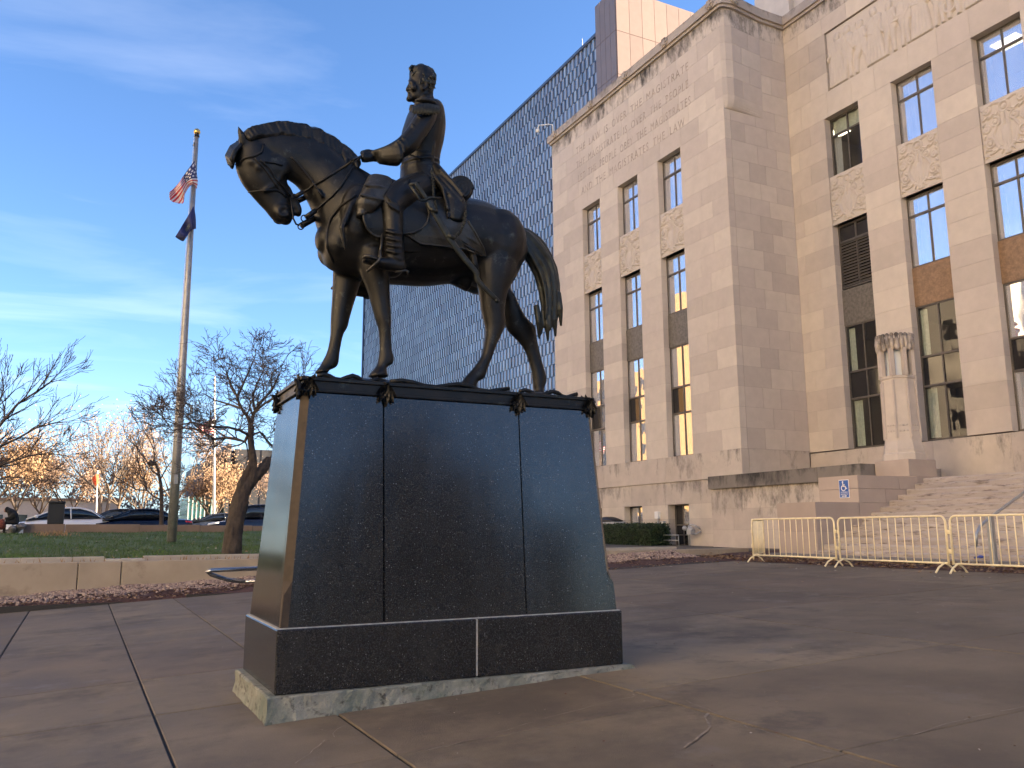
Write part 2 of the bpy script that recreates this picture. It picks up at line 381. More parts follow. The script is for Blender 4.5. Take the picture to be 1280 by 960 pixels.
wall('return_wall', 'y', YC, 1, XW+.325, XR-.01, KEYS, 0.78, [], w=1.25, topmk='stone_top', topz=22.0)
wall('far_side_wall', 'y', 38.0, -1, XW+.325, 33, KEYS, 0.78, [], w=2.4)
# thickened upper corner with a chamfer, carried on a curved corbel
def corner_piece():
    zl = levels([18.55, 22.35], 0.78); out = []
    for ci, (z0, z1) in enumerate(zip(zl, zl[1:])):
        s = 0.55 if ci % 2 else 0.0
        xm = 22.75+s*.8
        fy = lambda x: 23.95+(x-22.22)/(23.9-22.22)*0.195
        for poly in ([(21.79, 24.6), (21.79, 24.14), (21.93, 24.02), (22.22, 23.95), (xm-.004, fy(xm)), (xm-.004, 24.6)], [(xm+.004, 24.6), (xm+.004, fy(xm)), (23.9, fy(23.9)), (23.9, 24.6)]):
            m_ = MB().prism([(x, y) for x, y in poly], 'z', z0+.004, z1-.004)
            out.append(m_.build('stone', M['stone_top'] if z1 > 22 else M['stone'], court))
    # corbel: shrinks downwards in a quarter curve
    c = MB(); rings = []
    for k in range(7):
        t = k/6; a = math.pi/2*t; sh = 1-math.cos(a); z = 18.55-0.55*math.sin(a)
        rings.append([(21.792+0.02*sh, 24.6, z), (21.792+.02*sh, 24.14+.02*sh, z), (21.93, 24.02+.135*sh, z), (22.22, 23.95+.205*sh, z), (23.9, 24.145+.01*sh, z), (23.9, 24.6, z)])
    vs = [v for r in rings for v in r]; fs = []
    for k in range(6):
        for j in range(6): fs.append((k*6+j, k*6+(j+1) % 6, (k+1)*6+(j+1) % 6, (k+1)*6+j))
    fs.append(tuple(range(6))); fs.append(tuple(range(36, 42)))
    c.add(vs, fs); c.build('corner_corbel', M['stone_plain'], court)
corner_piece()
# bands under the windows and the basement storey
def band(axis, plane, inward, a0, a1, z0, z1, w, mk, depth=0.3):
    n = max(1, round((a1-a0)/w))
    for k in range(n):
        p, q = a0+(a1-a0)*k/n, a0+(a1-a0)*(k+1)/n
        if axis == 'x': stone(plane, plane+inward*depth, p, q, z0, z1, mk)
        else: stone(p, q, plane, plane+inward*depth, z0, z1, mk)
band('x', XW-.07, 1, YC-.07, 38.05, 3.3, 4.342, 2.3, 'stone_band', 0.36)
band('y', YC-.07, 1, XW+.30, XR-.12, 3.0, 4.342, 1.6, 'stone_band', 0.36)
band('x', XR-.09, 1, 8.0, YC-.075, 2.98, 4.25, 2.6, 'stone_band', 0.4)
bops = [(27.33, 28.72, 0.6, 2.38), (30.54, 31.9, 1.2, 2.39), (33.75, 35.1, 1.2, 2.39)]
wall('basement_wall', 'x', XW-.02, 1, 25.4, 38.0, [0.5, 1.2, 2.385, 3.297], 0.75, bops, w=1.7, mk='stone_base', depth=0.4)
# cornice, one moulded course that turns the corners
def cornice():
    c = MB()
    for (o, z0, z1) in ((0.10, 22.35, 22.47), (0.19, 22.47, 22.86)):
        out = [(XW-o, 38.0+o), (XW-o, 24.05), (21.9-o*.7, 23.98-o*.7), (22.22, 23.93-o), (23.9, 24.14-o), (XR-o, 24.14-o), (XR-o, 8.0)]
        inn = [(XR+.6, 8.0), (XR+.6, 24.8), (XW+.6, 24.9), (XW+.6, 38.0+o)]
        c.prism(out+inn, 'z', z0, z1-.003)
    return c.build('cornice', M['stone_cornice'], court)
M['stone_cornice'] = streak_mat('weathered_cornice', (0.38, 0.335, 0.295), 22.2, 22.9, dark=(0.07, 0.06, 0.055), amount=0.35, scale=1.4)
cornice()
MB().box(XW+.3, 34, 24.6, 37.9, 22.3, 22.6).box(XR+.3, 34, 8.0, 24.5, 22.3, 22.6).build('flat_roof', M['mortar'], court)
for (x, y, ax) in [(XW-.2, y, 'x') for y in (24.45, 27.5, 30.6, 33.7, 37.35)] + [(22.3, 23.71, 'y')] + [(XR-.2, y, 'x') for y in (20.2, 16.8, 13.4)]:
    b = MB()
    for r0, t in ((0.22, 0.05), (0.13, 0.10)):
        p = [(r0*math.cos(a*math.pi/6), r0*math.sin(a*math.pi/6)) for a in range(12)]
        if ax == 'x': b.prism([(y+u, 22.66+v) for u, v in p], 'x', x-t, x+.02)
        else: b.prism([(x+u, 22.66+v) for u, v in p], 'y', y-t, y+.02)
    for k in range(6):
        a = k*math.pi/3; c0 = (x-.06, y+.16*math.cos(a), 22.66+.16*math.sin(a)) if ax == 'x' else (x+.16*math.cos(a), y-.06, 22.66+.16*math.sin(a))
        b.ball(c0, .05, .05, .05, 6)
    b.build('rosette', M['stone_cornice'], court)

# carved reliefs as height fields
def seg_d(u, v, a, b):
    ax, ay = a; bx, by = b; dx, dy = bx-ax, by-ay; t = np.clip(((u-ax)*dx+(v-ay)*dy)/(dx*dx+dy*dy+1e-9), 0, 1)
    return np.hypot(u-ax-t*dx, v-ay-t*dy), t
def field_mesh(name, wid, hei, H, depth):
    """height field H[v,u] (0..1) on a vertical panel facing -X; u runs towards -Y"""
    nv, nu = H.shape; vs = []
    uu = np.linspace(0, wid, nu); vv = np.linspace(0, hei, nv)
    for j in range(nv):
        for i in range(nu): vs.append((-H[j, i]*depth, -uu[i], vv[j]))
    fs = [(j*nu+i, j*nu+i+1, (j+1)*nu+i+1, (j+1)*nu+i) for j in range(nv-1) for i in range(nu-1)]
    me = bpy.data.meshes.new(name); me.from_pydata(vs, [], fs); me.materials.append(M['stone_carved']); me.polygons.foreach_set('use_smooth', [True]*len(fs)); me.update(); return me
M['stone_carved'] = mat('carved_limestone', LS, 0.85, var=0.06, scale=2.2, bump=0.1, bscale=60)
def scroll_relief(wid, hei):
    nu, nv = 150, 185; U, V = np.meshgrid(np.linspace(0, wid, nu), np.linspace(0, hei, nv)); H = np.full_like(U, 0.12)
    def up(h): np.maximum(H, h, out=H)
    cx = wid/2
    def ringm(c, r, th): d = np.abs(np.hypot(U-c[0], V-c[1])-r); up(np.clip(1-(d/th)**2, 0, 1)*.95)
    def blob(c, rx, ry, a=0): 
        x, y = U-c[0], V-c[1]; X = x*math.cos(a)+y*math.sin(a); Y = -x*math.sin(a)+y*math.cos(a); up(np.clip(1-(X/rx)**2-(Y/ry)**2, 0, 1)**.35)
    def curve(pts, r):
        for a, b in zip(pts, pts[1:]): d, t = seg_d(U, V, a, b); up(np.clip(1-(d/r)**2, 0, 1)**.35*.9)
    def spiral(c, r0, turns, a0, s, th=.035):
        pts = []
        for k in range(26): t = k/25; a = a0+s*turns*2*math.pi*t; r = r0*(1-.85*t); pts.append((c[0]+r*math.cos(a), c[1]+r*math.sin(a)))
        curve(pts, th)
    ringm((cx, hei*.83), .17, .05); blob((cx, hei*.83), .09, .09); curve([(cx-.05, hei*.05), (cx-.1, hei*.5), (cx-.06, hei*.72)], .06); curve([(cx+.05, hei*.05), (cx+.1, hei*.5), (cx+.06, hei*.72)], .06)
    blob((cx, hei*.35), .16, .34)
    for s in (-1, 1):
        for (dx, fy, r) in ((.32, .62, .17), (.58, .87, .15), (.56, .30, .19), (.62, .55, .12)):
            c = (cx+s*dx, hei*fy); spiral(c, r, 1.6, math.pi/2, s, .04); blob(c, .06, .06)
        curve([(cx, hei*.08), (cx+s*.3, hei*.18), (cx+s*.42, hei*.42), (cx+s*.3, hei*.55)], .045)
        curve([(cx+s*.1, hei*.92), (cx+s*.35, hei*.96), (cx+s*.7, hei*.9)], .05)
        for k in range(7):
            a = s*(0.5+.25*k); blob((cx+s*(.18+.085*k), hei*(.1+.02*(k % 3)+.05*(k % 2))), .035, .11, a)
            blob((cx+s*(.15+.09*k), hei*(.73+.02*(k % 2))), .03, .09, a+.6)
            blob((cx+s*(.72-.02*(k % 2)), hei*(.1+.11*k)), .035, .09, .5*s)
    edge = np.minimum(np.minimum(U, wid-U), np.minimum(V, hei-V)); H *= np.clip(edge/.06, 0, 1); return H
rel = field_mesh('relief_panel', 1.62, 1.98, scroll_relief(1.62, 1.98), 0.065)
for (a, b) in WCOL:
    o = link('relief_panel', rel, court); o.location = (XW+.055, b-.005, 13.05)
    o.matrix_parent_inverse = Matrix.Translation(-LOC[court.name])
for (a, b) in RCOL:
    o = link('relief_panel', rel, court); o.location = (XR+.055, b-.005, 12.99)
    o.matrix_parent_inverse = Matrix.Translation(-LOC[court.name])
def frieze():
    wid, hei = 12.9, 2.44; nu, nv = 980, 185
    U, V = np.meshgrid(np.linspace(0, wid, nu), np.linspace(0, hei, nv)); H = np.zeros_like(U); r = random.Random(5)
    def cap(a, b, r0, r1, k):
        d, t = seg_d(U, V, a, b); rr = r0+(r1-r0)*t; np.maximum(H, np.clip(1-(d/(rr*1.2))**2, 0, 1)**.35*k, out=H)
    x = .45; idx = 0
    while x < wid-.3:
        s = r.choice((-1, 1)); h = r.uniform(2.0, 2.18); lean = r.uniform(-.08, .08); hip = (x+lean*.4, h*.52); sh = (x+lean, h*.80)
        cap((hip[0]-.1, hip[1]), (sh[0]-.13, sh[1]), .17, .16, .85); cap((hip[0]+.1, hip[1]), (sh[0]+.13, sh[1]), .17, .16, .85)
        cap((sh[0], sh[1]+.12), (sh[0], sh[1]+.2), .07, .07, .8); cap((sh[0]+s*.03, h-.15), (sh[0]+s*.05, h-.05), .13, .12, 1.0)
        if idx % 3 == 0:      # long robe with folds
            for k in range(5): cap((x-.2+.1*k, h*.55), (x-.32+.16*k, .1), .085, .1, .8)
        else:
            st = r.uniform(.1, .3); cap((x-.09, h*.5), (x-st, .62), .13, .09, .85); cap((x-st, .62), (x-st-.04, .08), .09, .07, .8); cap((x+.09, h*.5), (x+st*.6, .6), .13, .09, .8); cap((x+st*.6, .6), (x+st*.8, .08), .09, .07, .75)
        for q in (-1, 1):
            e = (sh[0]+q*r.uniform(.25, .36), h*r.uniform(.55, .66)); hd = (e[0]+q*r.uniform(-.25, .28), h*r.uniform(.5, .82)); cap((sh[0]+q*.2, sh[1]), e, .085, .07, .9); cap(e, hd, .07, .055, .95)
        if idx % 4 == 1: cap((x+.42, .1), (x+.46, h*.95), .035, .035, .7)
        if idx % 5 == 2: np.maximum(H, np.sqrt(np.clip(1-((np.hypot(U-x-.4, V-.5)-.22)/.06)**2, 0, 1))*.8, out=H)
        x += r.uniform(.52, .78); idx += 1
    H = np.maximum(H, .06); edge = np.minimum(np.minimum(U, wid-U), np.minimum(V, hei-V)); H *= np.clip(edge/.05, 0, 1)
    o = link('figure_frieze', field_mesh('figure_frieze', wid, hei, H, 0.13), court); o.location = (XR+.09, 21.97, 18.53); o.matrix_parent_inverse = Matrix.Translation(-LOC[court.name])
frieze()
# inscription: slightly proud letters, darker colour stands in for shade in the cuts
TM = Matrix(((0, 0, -1), (-1, 0, 0), (0, 1, 0))).to_4x4()   # text x -> -Y, text y -> Z, normal -> -X
def lettering(name, body, size, X, Y, Z, mt, parent, ext=0.001, spacing=1.0, word=1.0, align='CENTER', fit=None):
    me = text_mesh(body, size, ext, spacing, word, align)
    if fit:
        xs = [v.co.x for v in me.vertices]; s = fit/(max(xs)-min(xs)); c = (max(xs)+min(xs))/2
        for v in me.vertices: v.co.x = (v.co.x-c)*s
    me.transform(Matrix.Translation((X, Y, Z)) @ TM); me.name = name; me.materials.clear(); me.materials.append(mt); return link(name, me, parent)
def split_words(txt, size, X, Y, Z, fit):
    me = text_mesh(txt, size, 0.002, 1.25, 1.9); xs = [v.co.x for v in me.vertices]; s = fit/(max(xs)-min(xs)); c = (max(xs)+min(xs))/2
    polys = [(sum(me.vertices[i].co.x for i in p.vertices)/len(p.vertices), tuple(p.vertices)) for p in me.polygons]
    spans = sorted((min(me.vertices[i].co.x for i in p), max(me.vertices[i].co.x for i in p)) for _, p in polys); cuts = []; hi = spans[0][1]
    for a, b in spans:
        if a-hi > size*.42: cuts.append((a+hi)/2)
        hi = max(hi, b)
    groups = {}
    for cx_, p in polys: groups.setdefault(sum(cx_ > q for q in cuts), []).append(p)
    for k in sorted(groups):
        ids = sorted({i for p in groups[k] for i in p}); ix = {i: n for n, i in enumerate(ids)}; mb = MB()
        mb.v = [tuple(TM @ Vector(((me.vertices[i].co.x-c)*s, me.vertices[i].co.y, me.vertices[i].co.z)) + Vector((X, Y, Z))) for i in ids]; mb.f = [tuple(ix[i] for i in p) for p in groups[k]]; mb.mi = [0]*len(mb.f)
        link('inscription_word', mb.mesh('inscription_word', M['incised']), court)
M['incised'] = mat('incised_letter', (0.38, 0.32, 0.275), 0.9, var=0.35, scale=3)
for txt, z, y0, y1 in (('THE LAW IS OVER THE MAGISTRATE', 20.72, 35.45, 26.2), ('THE MAGISTRATE IS OVER THE PEOPLE', 19.93, 35.45, 26.25), ('LET THE PEOPLE OBEY THE MAGISTRATES', 19.14, 35.3, 26.15), ('AND THE MAGISTRATES THE LAW', 18.35, 35.0, 26.6)):
    split_words(txt, 0.56, XW-.002, (y0+y1)/2, z, y0-y1)

# windows
def bars_frame(x, y0, y1, z0, z1, ys, zs, t=0.055, d=0.09):
    f = MB(); f.box(x, x+d, y0, y0+t, z0, z1).box(x, x+d, y1-t, y1, z0, z1).box(x, x+d, y0+t, y1-t, z0, z0+t).box(x, x+d, y0+t, y1-t, z1-t, z1)
    for y in ys: f.box(x+.006, x+d-.006, y-t*.45, y+t*.45, z0+t, z1-t)
    for z, tt in zs: f.box(x-.012, x+d-.02, y0+t, y1-t, z-tt/2, z+tt/2)
    return f
GR = random.Random(3)
def pane(par, x, y0, y1, z0, z1, mt):
    me = bpy.data.meshes.new('pane'); a, b = GR.gauss(0, .0045), GR.gauss(0, .0045); w, h = (y1-y0)/2, (z1-z0)/2
    vs = []
    for dx in (0, .008):
        for (sy, sz) in ((-1, -1), (1, -1), (1, 1), (-1, 1)): vs.append((x+dx+sy*w*a+sz*h*b, (y0+y1)/2+sy*w, (z0+z1)/2+sz*h))
    me.from_pydata(vs, [], [(3, 2, 1, 0), (0, 1, 5, 4), (1, 2, 6, 5), (2, 3, 7, 6), (3, 0, 4, 7)]); me.materials.append(mt); me.update()
    return link('pane', me, par)
def glazed(X, y0, y1, z0, z1, rows, mts, fr=0.30):
    """rows: z breaks from bottom to top; two panes in each row"""
    ym = (y0+y1)/2; zs = [(z, .075) for z in rows]
    w = bars_frame(X+fr, y0, y1, z0, z1, [ym], zs).build('window', M['window_metal'], court)
    br = [z0]+list(rows)+[z1]
    for i in range(len(br)-1):
        for (a, b) in ((y0, ym), (ym, y1)):
            mt = mts[i] if not isinstance(mts[i], (list, tuple)) else mts[i][0 if a == ym else 1]
            pane(w, X+fr+.045, a+.03, b-.03, br[i]+.03, br[i+1]-.03, mt)
    return w
def room(X, y0, y1, z0, z1, depth=4.0, lamp=None, lampz=None):
    r = MB(); x0, x1 = X+.42, X+depth; a, b = y0-.02, y1+1.4
    vs = [(x0, a, z0), (x0, b, z0), (x0, b, z1), (x0, a, z1), (x1, a, z0), (x1, b, z0), (x1, b, z1), (x1, a, z1)]
    r.add(vs, [(4, 5, 6, 7), (0, 1, 5, 4), (3, 7, 6, 2), (0, 4, 7, 3), (1, 2, 6, 5)])
    o = r.build('room_interior', M['room'], court)
    if lamp:
        lx, ly, sx, sy = lamp; MB().box(X+lx, X+lx+sx, ly, ly+sy, z1-.06, z1-.02).build('ceiling_lamp', M['lamp'], court)
    return o
def curtain_and_reflection(w, X, y0, y1, z0, z1, mt):
    c = MB(); n = 24; vs = []
    for z in (z0, z1):
        for i in range(n+1): t = i/n; vs.append((X+.47+.03*math.sin(t*22), y0+(y1-y0)*t, z))
    c.add(vs, [(i, i+1, n+2+i, n+1+i) for i in range(n)]); c.build('curtain', mt, w)
G, GC, GD = M['glass'], M['glass_clear'], M['glass_dark']
for ci, (a, b) in enumerate(WCOL):
    w = glazed(XW, a, b, 15.1, 17.55, [16.75], [G, G]); curtain_and_reflection(w, XW, a+.02, b-.45, 15.1, 17.4, M['blind']); room(XW, a, b, 15.0, 17.7)
    w = glazed(XW, a, b, 10.5, 13.02, [12.25], [G, G]); curtain_and_reflection(w, XW, a+.02, b-.45, 10.5, 12.95, M['blind']); room(XW, a, b, 10.4, 13.1)
    MB().box(XW+.27, XW+.34, a, b, 9.06, 10.497).build('spandrel_panel', M['spandrel'], court)
    w = glazed(XW, a, b, 4.35, 9.055, [6.17, 7.28], [G, [GD, G], G]); curtain_and_reflection(w, XW, b-.6, b-.02, 7.3, 9.0, M['curtain']); curtain_and_reflection(w, XW, b-.5, b-.02, 4.4, 6.2, M['curtain']); room(XW, a, b, 4.3, 9.1)  # green strips here stand in for the far jamb reflected in the glass
for ci, (a, b) in enumerate(RCOL):
    g0 = GC if ci == 0 else G
    w = glazed(XR, a, b, 15.0, 17.45, [16.72], [g0, g0])
    if ci == 0: curtain_and_reflection(w, XR, a+.02, b-.02, 16.75, 17.4, M['curtain'])
    curtain_and_reflection(w, XR, b-.35, b-.02, 15.02, 16.7, M['curtain_grey'])
    if ci == 1: curtain_and_reflection(w, XR, a+.02, b-.36, 15.02, 17.4, M['blind'])
    room(XR, a, b, 14.9, 17.7, lamp=(1.5, b+.55, .6, .55) if ci == 0 else ((1.4, a+1.0, .7, .9) if ci == 2 else None))
    if ci == 0:
        w = bars_frame(XR+.30, a, b, 10.45, 12.98, [(a+b)/2], [(12.3, .075)]).build('window', M['window_metal'], court)
        for (p, q) in ((a, (a+b)/2), ((a+b)/2, b)): pane(w, XR+.345, p+.03, q-.03, 12.34, 12.95, GD)
        MB().box(XR+.38, XR+.42, a, b, 10.45, 12.28).build('dark_backing', M['glass_dark'], w)
        for k in range(15):
            z = 10.53+k*.118
            MB().add([(XR+.29, a+.06, z), (XR+.29, b-.06, z), (XR+.36, b-.06, z+.10), (XR+.36, a+.06, z+.10), (XR+.30, a+.06, z-.012), (XR+.30, b-.06, z-.012), (XR+.37, b-.06, z+.088), (XR+.37, a+.06, z+.088)],
                     [(0, 1, 2, 3), (7, 6, 5, 4), (0, 4, 5, 1), (1, 5, 6, 2), (2, 6, 7, 3), (3, 7, 4, 0)]).build('louvre_slat', M['window_metal'], w)
    else:
        w = glazed(XR, a, b, 10.4, 12.98, [12.28], [G, G]); curtain_and_reflection(w, XR, a+.02, b-.3, 10.45, 12.9, M['blind']); room(XR, a, b, 10.3, 13.1)
    MB().box(XR+.27, XR+.34, a, b, 9.0, 10.397).build('spandrel_panel', M['spandrel'] if ci == 0 else M['spandrel_brown'], court)
    w = glazed(XR, a, b, 4.3, 8.995, [6.17, 7.2], [GC if ci < 2 else G, GD, GC if ci < 2 else G]); curtain_and_reflection(w, XR, b-.4, b-.02, 4.4, 6.1, M['curtain']); curtain_and_reflection(w, XR, b-.3, b-.02, 7.2, 8.9, M['curtain'])
    room(XR, a, b, 4.25, 7.0 if ci == 0 else 6.6, lamp=(1.6, a+1.25, .2, 1.4) if ci == 0 else None); room(XR, a, b, 7.05, 9.05)
# basement window and door
for (a, b, z0, z1) in bops[1:]:
    glazed(XW, a, b, z0, z1, [], [G]); room(XW, a, b, z0-.05, z1+.05)
dw = bars_frame(XW+.34, 27.75, 28.72, 0.66, 2.375, [28.2], [(1.15, .05), (1.55, .05)], t=.05).build('door', M['window_metal'], court)
pane(dw, XW+.385, 27.80, 28.18, 1.58, 2.33, G); pane(dw, XW+.385, 28.23, 28.67, 1.58, 2.33, GD); pane(dw, XW+.385, 27.80, 28.67, .7, 1.53, GD)
lat = MB()
for k in range(9): lat.box(XW+.30, XW+.36, 27.36, 27.72, .72+k*.185, .78+k*.185)
lat.box(XW+.30, XW+.37, 27.335, 27.36, .66, 2.37).box(XW+.30, XW+.37, 27.72, 27.748, .66, 2.37); lat.build('lattice_screen', M['curtain_grey'], court)
MB().box(XW+.38, XW+.4, 27.34, 27.75, .66, 2.37).build('screen_backing', M['glass_dark'], court)
# security camera on the far corner of the cornice
M['white_paint'] = mat('white_painted_metal', (0.75, 0.75, 0.73), 0.5)
MB().tube([(XW-.15, 37.6, 22.95), (XW-.15, 37.6, 23.35), (XW-.3, 37.75, 23.42), (XW-.75, 38.1, 23.42), (XW-.8, 38.15, 23.2)], .035, 6).ball((XW-.8, 38.15, 23.12), .12, .12, .12, 8).build('camera_bracket', M['white_paint'], court, smooth=True)
# main tower block set back behind the front
tw = MB(); TX = 33.0
tw.box(TX, 58, 4, 33.5, 20, 98)
for k in range(8):
    y = 31.5-k*3.9; tw.box(TX-.35, TX+.1, y-.9, y+.9, 20.1, 97.5)
tw.build('tower_block', M['tower_stone'] if 'tower_stone' in M else mat('tower_limestone', LS, 0.85, var=0.08, scale=1.2, bump=0.1, bscale=40), court)
MB().box(XR+4.2, TX+1, -16, 24.0, 0.2, 22.3).box(XW+4.2, TX+1, 24.5, 37.9, .2, 22.25).build('wing_core', M['mortar'], court)
# the rest of the front, off to the right of the photograph
MB().box(XR, XR+4.3, -2, 7.99, 2.9, 22.4).box(XW, XW+4.3, -16, -2.01, 0.2, 22.4).build('south_front', M['stone_plain'], court)

# ------------------------------------------------------------------ podium, cheek walls, lantern pier, steps
podium = thing('podium_wall', 'low stained stone wall with a blackened coping in front of the courthouse corner', 'wall', (21.5, 22, .7))
CUR = {'p': None}
S0 = len(STONES)
for y0, y1 in ((24.02, 25.65), (22.1, 24.02), (20.2, 22.1), (18.45, 20.2)): STONES.append((21.40, 22.4, y0+.006, y1-.006, 2.885, 3.36, 'stone_dark', 'podium'))
for (z0, z1), js in (((2.12, 2.875), (18.45, 20.1, 22.0, 23.9, 25.62)), ((1.35, 2.112), (18.45, 19.4, 21.0, 22.9, 24.4, 25.62)), ((.5, 1.342), (18.45, 20.2, 21.8, 23.7, 25.62))):
    for a, b in zip(js, js[1:]): STONES.append((21.5, 22.4, a+.005, b-.005, z0, z1, 'stone_blotch', 'podium'))
MB().box(22.3, 25.2, 18.5, 24.06, .5, 3.3).box(21.52, 22.3, 18.47, 25.6, .5, 3.2).build('core', M['mortar'], podium)
cheek = thing('step_cheek_wall', 'stepped smooth tan stone block wall flanking the stairs, with a blue sign', 'wall', (19.5, 17.6, .6))
for (x0, x1, z0, z1, cuts) in ((17.8, 19.49, .45, 1.3, (17.8, 19.49)), (17.8, 19.49, 1.31, 2.10, (17.8, 19.49)), (19.5, 22.0, .45, 2.09, (19.5, 20.9, 22.0)), (19.5, 22.0, 2.10, 2.49, (19.5, 20.6, 22.0)), (19.5, 22.0, 2.50, 2.87, (19.5, 21.2, 22.0)), (22.0, 23.25, .45, 2.1, (22.0, 23.25)), (22.0, 23.25, 2.11, 2.905, (22.0, 23.25))):
    for a, b in zip(cuts, cuts[1:]): STONES.append((a+.003, b-.003, 16.95, 18.38, z0, z1, 'stone_tan', 'cheek'))
MB().box(17.9, 23.2, 17.0, 18.33, .4, 2.05).box(19.6, 23.2, 17.0, 18.33, 2.05, 2.8).build('core', M['mortar'], cheek)
# stones become objects: the 300 that show largest, the rest of the courthouse stays one mass
unit = MB().box(-.5, .5, -.5, .5, -.5, .5).mesh('stone', [])
def unit_for(mk):
    k = 'u_'+mk
    if k not in M:
        me = unit.copy(); me.name = 'stone'; me.materials.append(M[mk]); M[k] = me
    return M[k]
def screen(p):
    d = Vector(p)-CAM; w = d.dot(_f)
    return None if w < .1 else (640+FOC*d.dot(_r)/w, 480-FOC*d.dot(_u)/w, w)
ranked = []
for s in STONES:
    if len(s) > 7:
        par = {'podium': podium, 'cheek': cheek}[s[7]]
        o = link('stone', unit_for(s[6]), par); o.location = ((s[0]+s[1])/2, (s[2]+s[3])/2, (s[4]+s[5])/2); o.scale = (s[1]-s[0], s[3]-s[2], s[5]-s[4]); o.matrix_parent_inverse = Matrix.Translation(-LOC[par.name]); continue
    q = screen((s[0], (s[2]+s[3])/2, (s[4]+s[5])/2))
    ok = q and -20 < q[0] < 1300 and -20 < q[1] < 980 and q[0] > 690
    ar = 0
    if ok:
        dx, dy, dz = s[1]-s[0], s[3]-s[2], s[5]-s[4]
        wid = max(dy, dx if s[2] < YC+.1 and s[0] > XW+.1 and s[0] < XR else 0); ar = wid*dz/q[2]**2
    ranked.append((ar, s))
ranked.sort(key=lambda t: -t[0])
for ar, s in ranked[:285]:
    o = link('stone', unit_for(s[6]), court); o.location = ((s[0]+s[1])/2, (s[2]+s[3])/2, (s[4]+s[5])/2); o.scale = (s[1]-s[0], s[3]-s[2], s[5]-s[4]); o.matrix_parent_inverse = Matrix.Translation(-LOC[court.name])
mass = {}
for ar, s in ranked[285:]: mass.setdefault(s[6], MB()).box(*s[:6])
for mk, mb in mass.items():
    me = mb.mesh('stonework', M['stone_mass'] if mk == 'stone' else M[mk])
    at = me.attributes.new('tint', 'FLOAT', 'FACE'); vals = []
    for k in range(len(me.polygons)//6): vals += [rng.random()]*6
    at.data.foreach_set('value', vals); o = link('stonework', me, court); o['kind'] = 'stuff'

# lantern pier
M['stone_lantern'] = streak_mat('lantern_stone', (0.52, 0.455, 0.395), 6.6, 7.6, dark=(0.09, 0.075, 0.065), amount=0.55, scale=2.0)
M['frost'] = mat('frosted_glass', (0.62, 0.66, 0.70), 0.35)
LX, LY = 22.62, 17.82
lant = thing('lantern_pier', 'octagonal carved stone lantern pier with slender openings on a square block', 'lantern', (LX, LY, 2.91))
MB().box(22.0, 23.24, 17.2, 18.42, 2.912, 3.43).build('block', M['stone_tan'], lant, bevel=.01)
def octa(r, z, cx=LX, cy=LY, n=8): return [(cx+r*math.cos(math.pi/8+2*math.pi*i/n), cy+r*math.sin(math.pi/8+2*math.pi*i/n), z) for i in range(n)]
def stack(prof, n=8, r0=math.pi/8):
    mb = MB(); vs = []; fs = []
    for r, z in prof: vs += [(LX+r*math.cos(r0+2*math.pi*i/n), LY+r*math.sin(r0+2*math.pi*i/n), z) for i in range(n)]
    for k in range(len(prof)-1):
        for j in range(n): fs.append((k*n+j, k*n+(j+1) % n, (k+1)*n+(j+1) % n, (k+1)*n+j))
    fs.append(tuple(range(n))); fs.append(tuple(range((len(prof)-1)*n, len(prof)*n))); return mb.add(vs, fs)
stack([(.64, 3.432), (.64, 3.62), (.60, 3.66), (.60, 3.76), (.545, 3.98), (.535, 4.02), (.50, 5.95), (.53, 5.97), (.53, 6.05)]).build('shaft', M['stone_lantern'], lant)
fl = MB()
for i in range(8):
    a = math.pi/8+2*math.pi*i/8; fl.tube([(LX+.53*math.cos(a), LY+.53*math.sin(a), 4.1), (LX+.505*math.cos(a), LY+.505*math.sin(a), 5.9)], .045, 6)
    a2 = 2*math.pi*i/8
    for q in (-1, 0, 1):
        px_, py_ = LX+.485*math.cos(a2)-q*.1*math.sin(a2), LY+.485*math.sin(a2)+q*.1*math.cos(a2)
        fl.ball((px_+.0*q, py_, 4.32), .03, .03, .03, 6); fl.ball((px_, py_, 4.5), .03, .03, .03, 6)
fl.build('shaft_ribs', M['stone_lantern'], lant)
for i in range(8):
    a = math.pi/8+2*math.pi*i/8; MB().tube([(LX+.47*math.cos(a), LY+.47*math.sin(a), 6.04), (LX+.47*math.cos(a), LY+.47*math.sin(a), 6.92)], [.10, .095], 6).build('post', M['stone_lantern'], lant)
stack([(.33, 6.05), (.33, 6.92)]).build('light_core', M['frost'], lant)
stack([(.50, 6.90), (.52, 7.0), (.52, 7.22), (.40, 7.24)]).build('cap', M['stone_lantern'], lant)
cr = MB()
for i in range(24):
    a = 2*math.pi*i/24; rr = .53/ max(math.cos((a+math.pi/8) % (math.pi/4)-math.pi/8), .9) if False else .52
    cr.tube([(LX+rr*math.cos(a), LY+rr*math.sin(a), 6.86), (LX+(rr+.02)*math.cos(a), LY+(rr+.02)*math.sin(a), 7.1), (LX+rr*math.cos(a), LY+rr*math.sin(a), 7.3)], [.035, .055, .05], 6); cr.ball((LX+rr*math.cos(a), LY+rr*math.sin(a), 7.33), .065, .065, .07, 6)
for i in range(8):
    a = 2*math.pi*i/8; cr.ball((LX+.5*math.cos(a), LY+.5*math.sin(a), 6.97), .08, .08, .14, 8)
cr.build('crown', M['stone_lantern'], lant, smooth=True)

